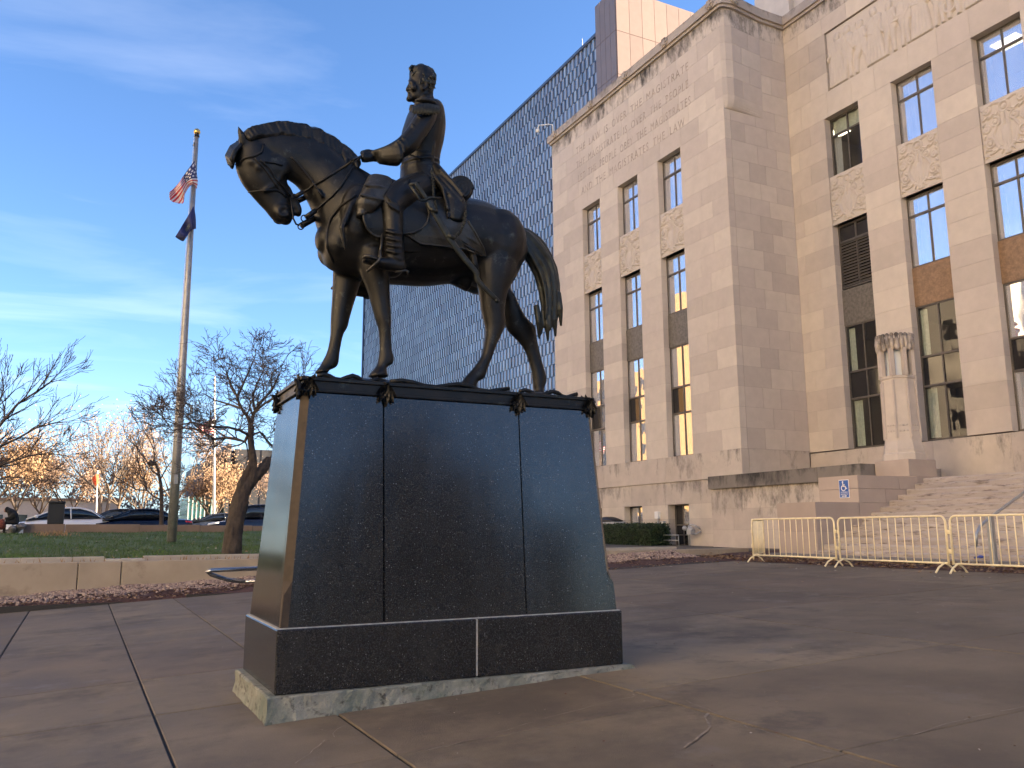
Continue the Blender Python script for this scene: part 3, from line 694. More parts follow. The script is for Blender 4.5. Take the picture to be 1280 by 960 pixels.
# steps, each a row of stones
steps = thing('entrance_steps', 'broad worn stone steps rising to the courthouse entrance', 'steps', (17.7, 12, .6))
SR = random.Random(4)
nst = 13
for k in range(nst):
    x0 = 17.62+.385*k; z1 = .80+.17*k; z0 = z1-.17 if k else .45; y = 16.94; 
    cuts = [y]; yy = y-SR.uniform(.8, 3.2)
    while yy > 4.5: cuts.append(yy); yy -= SR.uniform(2.4, 3.4)
    cuts.append(4.0)
    for a, b in zip(cuts, cuts[1:]):
        mb = MB(); n = max(2, int((a-b)/.12)); vs = []; L0 = a-.004; L1 = b+.004
        for i in range(n+1):     # worn nosing: the front edge wanders
            t = i/n; yv = L0+(L1-L0)*t; e = max(0, SR.gauss(0, .008)); e2 = max(0, SR.gauss(0, .006))
            vs += [(x0+e2*.4, yv, z0), (x0+e*.6, yv, z1-.035-e), (x0+.035+e, yv, z1-e*.25), (x0+.42, yv, z1), (x0+.42, yv, z0)]
        fs = []
        for i in range(n):
            for j in range(5): fs.append((i*5+j, i*5+(j+1) % 5, (i+1)*5+(j+1) % 5, (i+1)*5+j))
        fs += [(0, 1, 2, 3, 4), tuple(range(n*5, n*5+5))[::-1]]
        mb.add(vs, fs).build('step_stone', M['stone_step'], steps)
MB().box(17.62+.385*nst, 25.25, 4.0, 16.94, 2.0, .80+.17*(nst-1)).build('landing', M['stone_step'], steps)

# sign on the cheek wall
M['sign_blue'] = mat('sign_blue', (0.02, 0.10, 0.38), 0.45); M['sign_white'] = mat('sign_white', (0.8, 0.8, 0.8), 0.5)
sg = thing('accessibility_sign', 'small blue sign with a white wheelchair symbol and arrow on the tan stone block', 'sign', (19.49, 17.43, 2.24))
sy, sz = 17.43, 2.5; X0 = 19.495
MB().box(X0-.012, X0, sy-.18, sy+.18, sz-.26, sz+.26).build('border', M['sign_white'], sg, bevel=.004)
MB().box(X0-.016, X0-.0125, sy-.163, sy+.163, sz-.243, sz+.243).build('panel', M['sign_blue'], sg)
wc = MB(); xw = X0-.019
def ln(p, q, w):
    p, q = Vector((p[0], p[1])), Vector((q[0], q[1])); d = (q-p).normalized(); nn = Vector((-d.y, d.x))*w/2
    P_ = [p+nn, q+nn, q-nn, p-nn]; wc.prism([(sy-a.x, sz+a.y) for a in P_], 'x', xw-.002, xw+.001)
def disc(c, r, r2=0):
    n = 20
    for i in range(n):
        a, b = 2*math.pi*i/n, 2*math.pi*(i+1)/n
        if r2: P_ = [(c[0]+r*math.cos(a), c[1]+r*math.sin(a)), (c[0]+r*math.cos(b), c[1]+r*math.sin(b)), (c[0]+r2*math.cos(b), c[1]+r2*math.sin(b)), (c[0]+r2*math.cos(a), c[1]+r2*math.sin(a))]
        else: P_ = [c, (c[0]+r*math.cos(a), c[1]+r*math.sin(a)), (c[0]+r*math.cos(b), c[1]+r*math.sin(b))]
        wc.prism([(sy-u_, sz+v_) for u_, v_ in P_], 'x', xw-.002, xw+.001)
disc((-.03, .195), .025); ln((-.03, .165), (-.02, .06), .03); ln((-.02, .07), (.06, .065), .026); ln((.06, .07), (.085, .0), .026); ln((.08, .0), (.115, .012), .022); ln((-.028, .125), (.04, .12), .02)
disc((-.015, .02), .085, .062)
ln((-.09, -.205), (.06, -.205), .022); ln((.03, -.18), (.085, -.205), .02); ln((.03, -.23), (.085, -.205), .02)
wc.build('wheelchair_symbol', M['sign_white'], sg)
lettering('lettering', 'ACCESSIBLE', .055, xw, sy, sz-.115, M['sign_white'], sg, ext=.001, fit=.25)
lettering('lettering', 'ENTRANCE', .055, xw, sy, sz-.172, M['sign_white'], sg, ext=.001, fit=.24)

# ------------------------------------------------------------------ ground and plaza
M['earth'] = mat('bare_earth', (0.10, 0.085, 0.065), 0.95, var=0.3, scale=1.5, bump=0.4, bscale=20)
M['concrete'] = mat('plaza_concrete', (0.150, 0.122, 0.088), 0.80, var=0.34, scale=0.9, bump=0.4, bscale=110, rnd=0.26, rvar=0.12, dirt=[((0.235, 0.205, 0.165), 70, 0.60, 0.74), ((0.06, 0.052, 0.043), 48, 0.61, 0.72), ((0.092, 0.075, 0.058), 0.55, 0.48, 0.62), ((0.105, 0.086, 0.067), 1.3, 0.55, 0.66), ((0.165, 0.142, 0.118), 1.7, 0.56, 0.72)])
M['joint'] = mat('joint_sand', (0.022, 0.02, 0.018), 0.95, var=0.4, scale=9)
M['conc_wall'] = mat('tan_concrete_wall', (0.34, 0.285, 0.21), 0.88, var=0.12, scale=1.2, bump=0.15, bscale=60, rnd=0.06, dirt=[((0.16, 0.115, 0.085), 0.9, 0.56, 0.75)])
M['curb'] = mat('pale_curb_concrete', (0.40, 0.36, 0.30), 0.9, var=0.15, scale=3, bump=0.2, bscale=50, rnd=0.05)
M['asphalt'] = mat('street_asphalt', (0.05, 0.05, 0.052), 0.9, var=0.15, scale=6, bump=0.2, bscale=90)
def sheet(name, xs, ys, fz, mt, sub=None):
    vs = [(x, y, fz(x, y)) for y in ys for x in xs]; n = len(xs)
    fs = [(j*n+i, j*n+i+1, (j+1)*n+i+1, (j+1)*n+i) for j in range(len(ys)-1) for i in range(n-1)]
    return MB().add(vs, fs)
def gfz(x, y): return (ground(x) if x > -20 else ground(-20))-0.06
xs = [-3000, -800, -200, -60, -20, -10, -5, 0, 3.8, 10, 20, 30, 60, 200, 800, 3000]; ys = [-3000, -800, -200, -60, -20, 0, 10, 21.2, 40, 60, 90, 140, 300, 900, 3000]
def gz2(x, y):
    z = gfz(x, y)
    if y > 39: z = max(z, min(0.9, .9))-.05
    return z
g = sheet('ground', xs, ys, gz2, M['earth']).build('ground', M['earth']); g['kind'] = 'structure'
SX = [-6.2, -3.4, -0.72, 0.60, 1.76, 3.80, 7.37, 10.05, 12.7, 15.15]
SYL = [-6.5, -3.5, -0.6, 1.6, 3.5, 5.02, 7.2, 8.9, 11.65, 14.3, 18.4]
SYR = [-6.5, -3.5, -0.6, 1.6, 3.56, 5.52, 8.9, 11.65, 14.4, 17.3]
plaza = MB().add(*(lambda xs_, ys_: ([(x, y, ground(x)-.013) for y in ys_ for x in xs_], [(j*3+i, j*3+i+1, (j+1)*3+i+1, (j+1)*3+i) for j in range(1) for i in range(2)]))([-8, 3.8, 15.2], [-7, 18.9])).build('plaza', M['joint']); plaza['kind'] = 'structure'
PR = random.Random(21)
for i, (x0, x1) in enumerate(zip(SX, SX[1:])):
    SY = SYL if x1 <= 3.81 else SYR
    for y0, y1 in zip(SY, SY[1:]):
        if y1 > 17.5 and x1 > 3.9: continue
        gp = 0.0095; e = 0.005; dz = PR.uniform(-.002, .002); tx, ty = PR.uniform(-.001, .001), PR.uniform(-.001, .001)
        a, b, c, d = x0+gp+PR.uniform(0, .002), x1-gp, y0+gp+PR.uniform(0, .002), y1-gp
        def zt(x, y): return ground(x)+dz+tx*(x-x0)/(x1-x0)+ty*(y-y0)/(y1-y0)
        vs = []
        for (p, q) in ((a, c), (b, c), (b, d), (a, d)): vs.append((p, q, zt(p, q)-.05))
        for (p, q) in ((a, c), (b, c), (b, d), (a, d)): vs.append((p, q, zt(p, q)-e))
        for (p, q) in ((a+e, c+e), (b-e, c+e), (b-e, d-e), (a+e, d-e)): vs.append((p, q, zt(p, q)))
        fs = [(8, 9, 10, 11)]
        for k in range(4): j = (k+1) % 4; fs += [(k, j, 4+j, 4+k), (4+k, 4+j, 8+j, 8+k)]
        MB().add(vs, fs).build('slab', M['concrete'], plaza)
# hairline cracks filled with pale sealer, and chalk-like scuffs
M['crack'] = mat('pale_crack_filler', (0.23, 0.195, 0.155), 0.9, var=0.4, scale=12)
cr_ = MB()
def crack(pts, w=.012):
    P_ = []
    for (a, b) in zip(pts, pts[1:]):
        n = max(2, int(math.hypot(b[0]-a[0], b[1]-a[1])/.09))
        for k in range(n): t = k/n; P_.append((a[0]+(b[0]-a[0])*t+PR.gauss(0, .012), a[1]+(b[1]-a[1])*t+PR.gauss(0, .012)))
    P_.append(pts[-1])
    for a, b in zip(P_, P_[1:]):
        if PR.random() < .22: continue
        d = Vector((b[0]-a[0], b[1]-a[1])).normalized(); nn = Vector((-d.y, d.x))*w*PR.uniform(.3, 1)/2
        cr_.add([(a[0]+nn.x, a[1]+nn.y, ground(a[0])+.007), (b[0]+nn.x, b[1]+nn.y, ground(b[0])+.007), (b[0]-nn.x, b[1]-nn.y, ground(b[0])+.007), (a[0]-nn.x, a[1]-nn.y, ground(a[0])+.007)], [(0, 1, 2, 3)])
crack([(3.15, 4.1), (3.5, 4.3), (3.78, 4.63)], .02); crack([(7.35, 5.8), (7.4, 8.6)]); crack([(10.05, 6.3), (10.1, 9.2), (10.4, 10.6)]); crack([(3.9, 5.0), (3.75, 4.2), (3.72, 3.3)], .008); crack([(1.9, 4.95), (4.2, 5.5), (6.5, 5.6)], .008)
crack([(4.2, 3.5), (5.0, 3.62), (6.5, 3.6)], .01); crack([(1.0, 4.9), (1.7, 5.9)], .008)
cr_.build('crack_filler', M['crack'], plaza)
# small litter: leaves and grit on the plaza
M['dry_leaf'] = mat('dry_leaf', (0.30, 0.19, 0.10), 0.85, rnd=0.0, var=0.5, scale=30)
M['dry_leaf_dark'] = mat('dark_dry_leaf', (0.11, 0.05, 0.035), 0.9, var=0.5, scale=30)
def leaves(name, n, fx, mats, smin, smax, parent=None):
    mb = MB(); r = random.Random(hash(name) % 1000 if False else len(name)*31+n)
    for k in range(n):
        x, y, z = fx(r); s = r.uniform(smin, smax); a = r.uniform(0, 6.28); tl = r.uniform(-.5, .5); tw = r.uniform(-.5, .5)
        c, d = math.cos(a), math.sin(a)
        def q(u, v, w): return (x+(u*c-v*d)*s, y+(u*d+v*c)*s, z+w*s+.004)
        mb.add([q(-.5, 0, 0.0), q(0, -.32, .18+tl*.4), q(.55, 0, .05+abs(tw)*.4), q(0, .32, .15-tl*.3)], [(0, 1, 2), (0, 2, 3)], r.randrange(len(mats)))
    o = mb.build(name, mats, parent); o['kind'] = 'stuff'; return o
def on_plaza(r):
    x = r.uniform(1.5, 15); y = r.uniform(2.5, 17); return x, y, ground(x)+.004
leaves('grit_and_leaf_bits', 900, on_plaza, [M['curb'], M['dry_leaf'], M['dry_leaf_dark']], .006, .024)
def near_bars(r):
    x = 15.1-abs(r.gauss(0, 1.3)); y = r.uniform(6, 17); return x, y, ground(x)+.004
leaves('scattered_leaves', 90, near_bars, [M['dry_leaf'], M['curb']], .03, .08)

# ------------------------------------------------------------------ low concrete wall, gravel, lawn
WY = 20.5
lw = thing('low_wall', 'long low tan concrete retaining wall behind the gravel strip', 'wall', (6, WY, 0))
js = [-9, -6, -3, 0.03, 0.87, 3.9, 7.0, 10.1, 13.45, 16.2, 18.6]
for a, b in zip(js, js[1:]):
    x = (a+b)/2; MB().box(a+.008, b-.008, WY, WY+.34, min(ground(a), ground(b))-.3, .765 + (.03 if x > 9 else 0)).build('wall_panel', M['conc_wall'], lw, bevel=.012)
lc = thing('lawn_curb', 'thin pale concrete curb along the front edge of the lawn', 'curb', (0, 21.6, .6))
for a, b in zip([-9, -5.2, -1.1, -.1], [-5.2, -1.1, -.1, .55]): MB().box(a+.004, b-.004, 21.5, 21.75, .4, .85).build('curb_stone', M['curb'], lc, bevel=.01)
MB().box(.56, 1.35, 20.86, 21.75, .4, .80).build('slab', M['curb'], lc, bevel=.01)
for a, b in zip([1.36, 4.2, 7.2, 10.3, 13.4], [4.2, 7.2, 10.3, 13.4, 16.6]): MB().box(a+.004, b-.004, 21.5, 21.75, .4, .85).build('curb_stone', M['curb'], lc, bevel=.01)
bedsoil = sheet('bed', [-9, 19], [20.84, 21.5], lambda x, y: .68, M['earth']).build('planting_bed', M['earth']); bedsoil['kind'] = 'structure'
M['gravel'] = mat('river_gravel', (0.30, 0.235, 0.20), 0.85, attr='tint', rnd=0.5)
def pebbles(name, n, fx, smin, smax, mt):
    r = random.Random(n); V = []; F = []; T = []
    base = [(1, 0, -.3), (.3, .9, -.3), (-.8, .5, -.3), (-.8, -.5, -.3), (.3, -.9, -.3), (.55, .1, .55), (-.3, .5, .5), (-.25, -.5, .55)]
    bf = [(0, 1, 5), (1, 6, 5), (1, 2, 6), (2, 3, 6), (3, 7, 6), (3, 4, 7), (4, 5, 7), (4, 0, 5), (5, 6, 7)]
    for k in range(n):
        x, y, z = fx(r); s = r.uniform(smin, smax); a = r.uniform(0, 6.28); c, d = math.cos(a), math.sin(a); q = r.uniform(.6, 1); b = len(V)
        for (u, v, w) in base: V.append((x+(u*c-v*d*q)*s, y+(u*d+v*q*c)*s, z+w*s*.8))
        F += [tuple(i+b for i in f) for f in bf]; t = r.random(); T += [t]*len(bf)
    me = bpy.data.meshes.new(name); me.from_pydata(V, [], F); me.materials.append(mt); me.attributes.new('tint', 'FLOAT', 'FACE').data.foreach_set('value', T); me.update(); o = link(name, me); o['kind'] = 'stuff'; return o
def bed_front(x): return 18.4 if x < 2.0 else (18.4+(min(x, 3.2)-2)*.35 if x < 3.2 else 18.9)
def mulch_z(x, y): return ground(x)-.03+(.05+.075*max(0, y-18.5) if y > 18.4 else 0)+.03*math.sin(x*3.1+y*5)*math.sin(x*1.3-y*2)
def gv(r):
    x = r.uniform(-4.5, 15.5); y = 20.5-abs(r.gauss(0, .62)) if x < 4.5 else 20.5-r.uniform(0, 1.5)
    y = max(y, bed_front(x)+.1 if x < 4.5 else 19.0); return x, y, mulch_z(x, y)+.015
pebbles('gravel_strip', 9000, gv, .022, .055, M['gravel'])
M['mulch'] = mat('red_brown_mulch', (0.075, 0.035, 0.03), 0.95, var=0.5, scale=25, bump=0.8, bscale=40)
ms = sheet('mulch', [-9+.5*k for k in range(50)], [17.28, 17.6, 18.0, 18.45, 18.8, 19.2, 19.6, 20.0, 20.5], lambda x, y: mulch_z(x, y) if (y > 18.4 or x > 3.9) else ground(x)-.3, M['mulch']).build('mulch_bed', M['mulch'], smooth=True); ms['kind'] = 'structure'
def mul(r):
    x = r.uniform(-4.5, 15); y = r.uniform(18.42, 19.4) if x < 4 else r.uniform(17.4, 19.4); y = max(y, bed_front(x)) if x < 4 else y
    return x, y, mulch_z(x, y)+.01
leaves('mulch_chips', 6000, mul, [M['mulch'], M['dry_leaf_dark'], M['dry_leaf']], .03, .08)
M['edging'] = mat('dark_edging', (0.03, 0.028, 0.026), 0.8)
MB().box(2.0, 3.8, 18.40, 18.42, .05, .155).box(-6, 2.0, 18.405, 18.425, -.3, .06).build('bed_edging', M['edging'], plaza)
# right-hand strip of leaf litter behind the barriers
def lit_z(x, y): return ground(x)-.01+.02*math.sin(x*4+y*3)
ls = sheet('litter', [15.16, 15.6, 16.0, 16.5, 17.0, 17.8, 21.5, 26], [2, 6, 10, 13, 16, 17.6, 19, 20.4], lambda x, y: lit_z(x, y) if x < 17.5 else ground(x)+.02, M['mulch']).build('leaf_bed', M['mulch'], smooth=True); ls['kind'] = 'structure'
def lit(r):
    x = r.uniform(15.25, 16.75) if r.random() < .8 else r.uniform(15.2, 17.6); y = r.uniform(7, 20.2); return x, y, lit_z(x, y)+r.uniform(.0, .05)
leaves('leaf_litter', 3600, lit, [M['dry_leaf'], M['dry_leaf'], M['dry_leaf_dark']], .04, .11)
bk = sheet('bed2', [13.5, 18, 21.8, 24], [20.85, 24, 30, 38.5, 45], lambda x, y: .70, M['earth']).build('hedge_bed', M['earth']); bk['kind'] = 'structure'
M['paver'] = mat('grey_paver_block', (0.235, 0.225, 0.22), 0.9, var=0.15, scale=6, bump=0.4, bscale=40, rnd=0.14)
pv = thing('paver_edging', 'row of small grey concrete blocks edging the leaf bed behind the barriers', 'edging', (17, 13, .6))
y = 17.85; 
while y > 6.5: MB().box(16.9+PR.uniform(-.01, .01), 17.2, y-.292, y-.006, .44, .735-.006*(17.85-y)).build('block', M['paver'], pv, bevel=.008); y -= .30
# lawn, gently rising to the far wall
M['grass'] = mat('winter_lawn', (0.060, 0.105, 0.026), 0.9, var=0.35, scale=0.9, bump=0.5, bscale=40, dirt=[((0.095, 0.085, 0.04), 0.45, 0.52, 0.72)])
M['blade'] = mat('grass_blade', (0.062, 0.115, 0.028), 0.8, var=0.4, scale=1.1, dirt=[((0.11, 0.095, 0.045), 0.5, 0.52, 0.75)])
def lawn_z(x, y): t = min(max((y-21.75)/18.0, 0), 1); return .78+.60*t**1.1+.02*math.sin(x*1.7+y)
lawn = sheet('lawn', [-14, -9]+[-8+k for k in range(20)], [21.74]+[22.5+k*1.25 for k in range(14)]+[39.8], lawn_z, M['grass']).build('lawn', M['grass'], smooth=True); lawn['kind'] = 'structure'
def blades(name, n, fx, hmin, hmax, mt):
    r = np.random.RandomState(n); P_ = fx(r, n); h = r.uniform(hmin, hmax, n); a = r.uniform(0, 6.28, n); w = h*.16; lx = r.normal(0, .35, n)*h; ly = r.normal(0, .35, n)*h
    c, s = np.cos(a)*w, np.sin(a)*w
    A = P_+np.stack([-c, -s, 0*c], 1); B = P_+np.stack([c, s, 0*c], 1); T = P_+np.stack([lx, ly, h], 1)
    V = np.stack([A, B, T], 1).reshape(-1, 3); F = np.arange(3*n).reshape(-1, 3)
    me = bpy.data.meshes.new(name); me.from_pydata(V.tolist(), [], F.tolist()); me.materials.append(mt); me.update(); o = link(name, me); o['kind'] = 'stuff'; return o
def lawn_pts(r, n):
    x = r.uniform(-8, 12, n); y = 21.78+18*r.uniform(0, 1, n)**1.5; z = np.array([lawn_z(a, b) for a, b in zip(x, y)])-.005; return np.stack([x, y, z], 1)
blades('lawn_grass', 50000, lawn_pts, .03, .085, M['blade'])
def weed_pts(r, n):
    x = np.concatenate([r.normal(-.9, .35, n//2), r.normal(2.2, 2.5, n-n//2)]); y = np.concatenate([r.uniform(36, 39.5, n//2), r.uniform(20.9, 21.45, n-n//2)]); z = np.array([lawn_z(a, b) if b > 22 else .68 for a, b in zip(x, y)]); return np.stack([x, y, z], 1)
blades('dry_weeds', 420, weed_pts, .04, .2, M['dry_leaf'])
def lawn_leaf(r):
    x = r.uniform(-5, 9); y = r.uniform(21, 36); return x, y, (lawn_z(x, y) if y > 21.75 else .69)+.03
leaves('lawn_leaves', 260, lawn_leaf, [M['dry_leaf'], M['curb']], .04, .09)
fw = thing('far_wall', 'brown concrete wall at the back of the lawn in front of the parked cars', 'wall', (2, 40, 1))
M['brown_wall'] = mat('brown_concrete', (0.21, 0.155, 0.12), 0.9, var=0.12, scale=1.5, bump=0.15, rnd=0.06)
jx = [-2.05, -.55, 2.3, 4.75, 7.0, 9.6, 12.2, 15, 18]
for a, b in zip(jx, jx[1:]): MB().box(a+.008, b-.008, 40, 40.35, .9, 1.735-.011*(a+2)).build('wall_panel', M['brown_wall'], fw, bevel=.01)
st = sheet('street', [-60, -10, 10, 40, 60], [41, 50, 60, 75], lambda x, y: .93, M['asphalt']).build('street', M['asphalt']); st['kind'] = 'structure'
fp = sheet('path', [-40, -2.1], [39.5, 41.2], lambda x, y: 1.30, M['curb']).build('pavement', M['curb']); fp['kind'] = 'structure'
# rough stone heap, seated person and dark box at the end of the far wall
M['rubble'] = mat('grey_rubble_stone', (0.20, 0.19, 0.18), 0.9, var=0.3, scale=5, bump=0.5, bscale=20, rnd=0.15)
rb = thing('rubble_end', 'rough grey stone end block of the far wall under the seated person', 'stone block', (-2.6, 39.6, 1.2)); RR = random.Random(8)
for k in range(22):
    x = -2.1-RR.random()**.7*1.2; zt = 1.70-(-2.1-x)*.45; b = MB(); c = (x, 39.55+RR.uniform(-.15, .3), RR.uniform(1.15, zt)); vs = []
    b.ball(c, RR.uniform(.13, .22), RR.uniform(.12, .2), RR.uniform(.09, .14), 7); b.v = [(v[0]+RR.gauss(0, .02), v[1]+RR.gauss(0, .02), v[2]+RR.gauss(0, .015)) for v in b.v]; b.build('stone', M['rubble'], rb)
M['black_box'] = mat('black_plastic_bin', (0.012, 0.012, 0.012), 0.5)
bb = thing('litter_bin', 'tall plain black square bin on the far wall before the white car', 'bin', (-.93, 40.2, 1.7))
MB().box(-1.22, -.62, 39.98, 40.5, 1.735, 2.58).build('body', M['black_box'], bb, bevel=.02); MB().box(-1.24, -.60, 39.95, 40.52, 2.585, 2.66).build('lid', M['black_box'], bb, bevel=.02)

# ------------------------------------------------------------------ crowd barriers
M['barrier'] = mat('cream_painted_steel', (0.88, 0.77, 0.50), 0.5, var=0.12, scale=6, bump=0.05, dirt=[((0.30, 0.20, 0.12), 14, 0.66, 0.80)])
def barrier(label, p, rotz, L=2.92):
    t = thing('crowd_barrier', label, 'barrier', p, 'cream crowd barriers across the steps', rotz)
    H = 1.06; b = .155; r = .055*2
    fr = MB(); pts = [(0, 0, b)]; pts += [(0, 0, H-.12)]
    for k in range(1, 6): a = math.pi/2*k/5; pts.append((.12-.12*math.cos(a), 0, H-.12+.12*math.sin(a)))
    for k in range(0, 6): a = math.pi/2*k/5; pts.append((L-.12+.12*math.sin(a), 0, H-.12+.12*math.cos(a)))
    pts.append((L, 0, b)); fr.tube(pts, .021, 8); fr.tube([(0, 0, b+.02), (L, 0, b+.02)], .019, 8); fr.build('frame', M['barrier'], t, smooth=True, local=True)
    n = 13
    for k in range(1, n+1):
        x = L*k/(n+1); MB().tube([(x, 0, b+.02), (x, 0, H-.005)], .0105, 6).build('bar', M['barrier'], t, smooth=True, local=True)
    for x in (.09, L-.09):
        MB().tube([(x, 0, b+.02), (x, -.05, b+.0), (x, -.16, .10), (x, -.24, .012), (x, -.25, .004)], .019, 8).tube([(x, 0, b+.02), (x, .05, b), (x, .16, .10), (x, .24, .012), (x, .25, .004)], .019, 8).build('foot', M['barrier'], t, smooth=True, local=True)
    for x in (-.035, L+.035): MB().tube([(x, 0, .35), (x, 0, .44)], .014, 6).tube([(x, 0, .72), (x, 0, .80)], .014, 6).build('hook', M['barrier'], t, smooth=True, local=True)
    return t
for lab, a, b in (('cream barrier at the left end, in front of the smooth tan step block', (942, 700), (1046, 706)), ('middle cream barrier, across the foot of the stairs', (1051, 706), (1187, 714)), ('right-hand cream barrier, in front of the handrail post', (1193, 715), (1345, 723))):
    def gp(px, py):
        lo = None; d = ray(px, py)
        for k in range(4000):
            p = CAM+d*(k*.00001+.005)
            if p.z < ground(p.x): return p
    A = gp(*a); A = PX(a[0], a[1], 15.25 if a[0] < 1000 else 14.95); B = PX(b[0], b[1], 14.98 if b[0] < 1100 else 14.7)
    if a[0] > 1050: A = PX(a[0], a[1], 14.95 if a[0] < 1100 else 14.68)
    B.z = ground(B.x); A.z = ground(A.x); dv = B-A
    barrier(lab, (A.x, A.y, ground((A.x+B.x)/2)), math.atan2(dv.y, dv.x), math.hypot(dv.x, dv.y))
t = thing('folded_barrier', 'narrow cream barrier turned end-on at the left end of the row', 'barrier', (15.35, 17.75, ground(15.35)))
b0 = MB(); q = Vector((.75, .66, 0)).normalized()
for k in range(8): pass
P0 = PX(942, 699, 15.35); P0.z = ground(15.35); Pe = PX(956, 696, 17.0); q = Vector((Pe.x-P0.x, Pe.y-P0.y, 0)); Lq = q.length; q.normalize()
def at_(s, z): return (P0.x+q.x*s, P0.y+q.y*s, P0.z+z)
b0.tube([at_(0, .05), at_(0, .98), at_(.05, 1.05), at_(Lq-.05, 1.05), at_(Lq, .98), at_(Lq, .05)], .021, 8).tube([at_(0, .175), at_(Lq, .175)], .019, 8); b0.build('frame', M['barrier'], t, smooth=True)
for k in range(1, 12): s = Lq*k/12; MB().tube([at_(s, .175), at_(s, 1.045)], .009, 6).build('bar', M['barrier'], t, smooth=True)
# blue tie on the right barrier's lower rail
M['blue_tie'] = mat('blue_cable_tie', (0.03, 0.06, 0.35), 0.5)
p_ = PX(1226, 696, 14.78); tag(MB().ball((p_.x, p_.y, p_.z), .045, .055, .028, 8).tube([(p_.x, p_.y+.02, p_.z), (p_.x-.01, p_.y+.12, p_.z-.02)], .018, 6).build('cloth_tie', M['blue_tie'], smooth=True), 'small blue tie knotted on the lower rail of a cream barrier', 'tie')

# ------------------------------------------------------------------ handrails, hedge, fittings by the basement door
M['galv'] = mat('galvanised_steel', (0.42, 0.43, 0.43), 0.42, metal=0.75, var=0.1, scale=8)
M['chrome'] = mat('polished_rail', (0.32, 0.33, 0.35), 0.25, metal=0.9)
hr = thing('stair_handrail', 'grey galvanised handrail with a square post rising up the stairs', 'handrail', (16.4, 11.05, .55))
MB().box(16.36, 16.47, 11.0, 11.11, .45, 1.62).build('post', M['galv'], hr, bevel=.006)
MB().tube([(15.9, 11.06, 1.02), (15.95, 11.06, 1.25), (16.1, 11.06, 1.42), (16.6, 11.06, 1.66), (23.0, 11.06, 4.45)], .032, 8).build('rail', M['galv'], hr, smooth=True)
MB().box(16.38, 16.45, 11.02, 11.10, 1.62, 1.64).box(19.5, 19.58, 11.02, 11.1, 1.55, 2.95).build('bracket', M['galv'], hr)
ph = thing('loop_handrail', 'polished steel loop handrail just behind the left side of the granite pedestal', 'handrail', (2.0, 9.6, .1))
pts = [(1.24, 9.6, .985)]; MB().tube([(1.62, 9.62, .86), (1.45, 9.62, .885), (1.28, 9.61, .945), (1.235, 9.6, .975), (1.28, 9.59, .99), (1.6, 9.59, .995), (4.1, 9.59, 1.03)], .023, 10).tube([(1.62, 9.62, .86), (4.1, 9.62, .88)], .017, 10).build('rail', M['chrome'], ph, smooth=True)
MB().tube([(2.2, 9.6, ground(2.2)), (2.2, 9.6, .99)], .022, 8).build('post', M['chrome'], ph, smooth=True); MB().tube([(3.9, 9.6, ground(3.9)), (3.9, 9.6, 1.02)], .022, 8).build('post', M['chrome'], ph, smooth=True)
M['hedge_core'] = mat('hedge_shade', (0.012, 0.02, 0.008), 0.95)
M['box_leaf'] = mat('boxwood_leaf', (0.020, 0.040, 0.012), 0.65, var=0.5, scale=5)
hg = thing('clipped_hedge', 'dark clipped boxwood hedge with a rounded end along the courthouse base', 'hedge', (20.9, 29, .7))
HG = MB(); rings = [((20.95, y, 1.12), (.62*w_, 0, 0), (0, 0, .46*h_)) for y, w_, h_ in ((28.25, .75, .8), (28.5, .95, .97), (29.2, 1, 1), (30, 1, 1.01), (33, 1, .99), (35.5, 1, 1))]
HG.loft(rings, 16, 2, power=4.5, round_ends=.2); HG.build('core', M['hedge_core'], hg, smooth=True)
hl = MB(); HRn = random.Random(9)
for k in range(9000):
    y = HRn.uniform(28.1, 35.3); f = HRn.random(); e = 1 if y > 28.5 else .8+.2*max(0, (y-28.1)/.4)
    if f < .55: x, z = 20.95-.64*e+HRn.gauss(0, .03), HRn.uniform(.7, 1.56)
    elif f < .85: x, z = HRn.uniform(20.35, 21.5), 1.585*min(1, .9+.1*e)+HRn.gauss(0, .03)
    else: y = 28.18+HRn.gauss(0, .05); x, z = HRn.uniform(20.42, 21.45), HRn.uniform(.72, 1.52)
    s = HRn.uniform(.025, .055); d = Vector((HRn.gauss(-.5, 1), HRn.gauss(0, 1), HRn.gauss(.4, 1))).normalized(); u_ = d.orthogonal().normalized()*s; v_ = d.cross(u_).normalized()*s*.55; c = Vector((x, y, z))
    hl.add([c-u_, c+v_, c+u_, c-v_], [(0, 1, 2, 3)])
o = hl.build('foliage', M['box_leaf'], hg); o['kind'] = 'stuff'
M['grey_metal'] = mat('grey_enamel', (0.36, 0.37, 0.38), 0.5, var=0.1, scale=7)
ut = thing('utility_unit', 'grey utility unit with a dark domed top between the hedge and basement window', 'utility unit', (21.25, 32.3, .7))
MB().box(20.95, 21.6, 31.55, 33.3, .7, 1.72).build('cabinet', M['grey_metal'], ut, bevel=.02)
MB().loft([((21.27, 31.7, 1.76), (.3, 0, 0), (0, 0, .05)), ((21.27, 32.1, 1.78), (.33, 0, 0), (0, 0, .16)), ((21.27, 32.7, 1.78), (.33, 0, 0), (0, 0, .17)), ((21.27, 33.2, 1.75), (.3, 0, 0), (0, 0, .05))], 14, 3).build('dome', M['black_box'], ut, smooth=True)
wl = thing('wall_meter', 'small white electrical box fixed on the wall left of the basement door', 'electrical box', (21.7, 29.36, 1.9))
MB().box(21.62, 21.78, 29.22, 29.46, 1.82, 2.12).build('case', M['white_paint'], wl, bevel=.015); MB().tube([(21.68, 29.3, 1.82), (21.68, 29.3, .75)], .03, 6).build('conduit', M['grey_metal'], wl)
MB().box(21.6, 21.78, 28.86, 29.06, 1.5, 1.72).build('junction_box', M['grey_metal'], wl, bevel=.01)
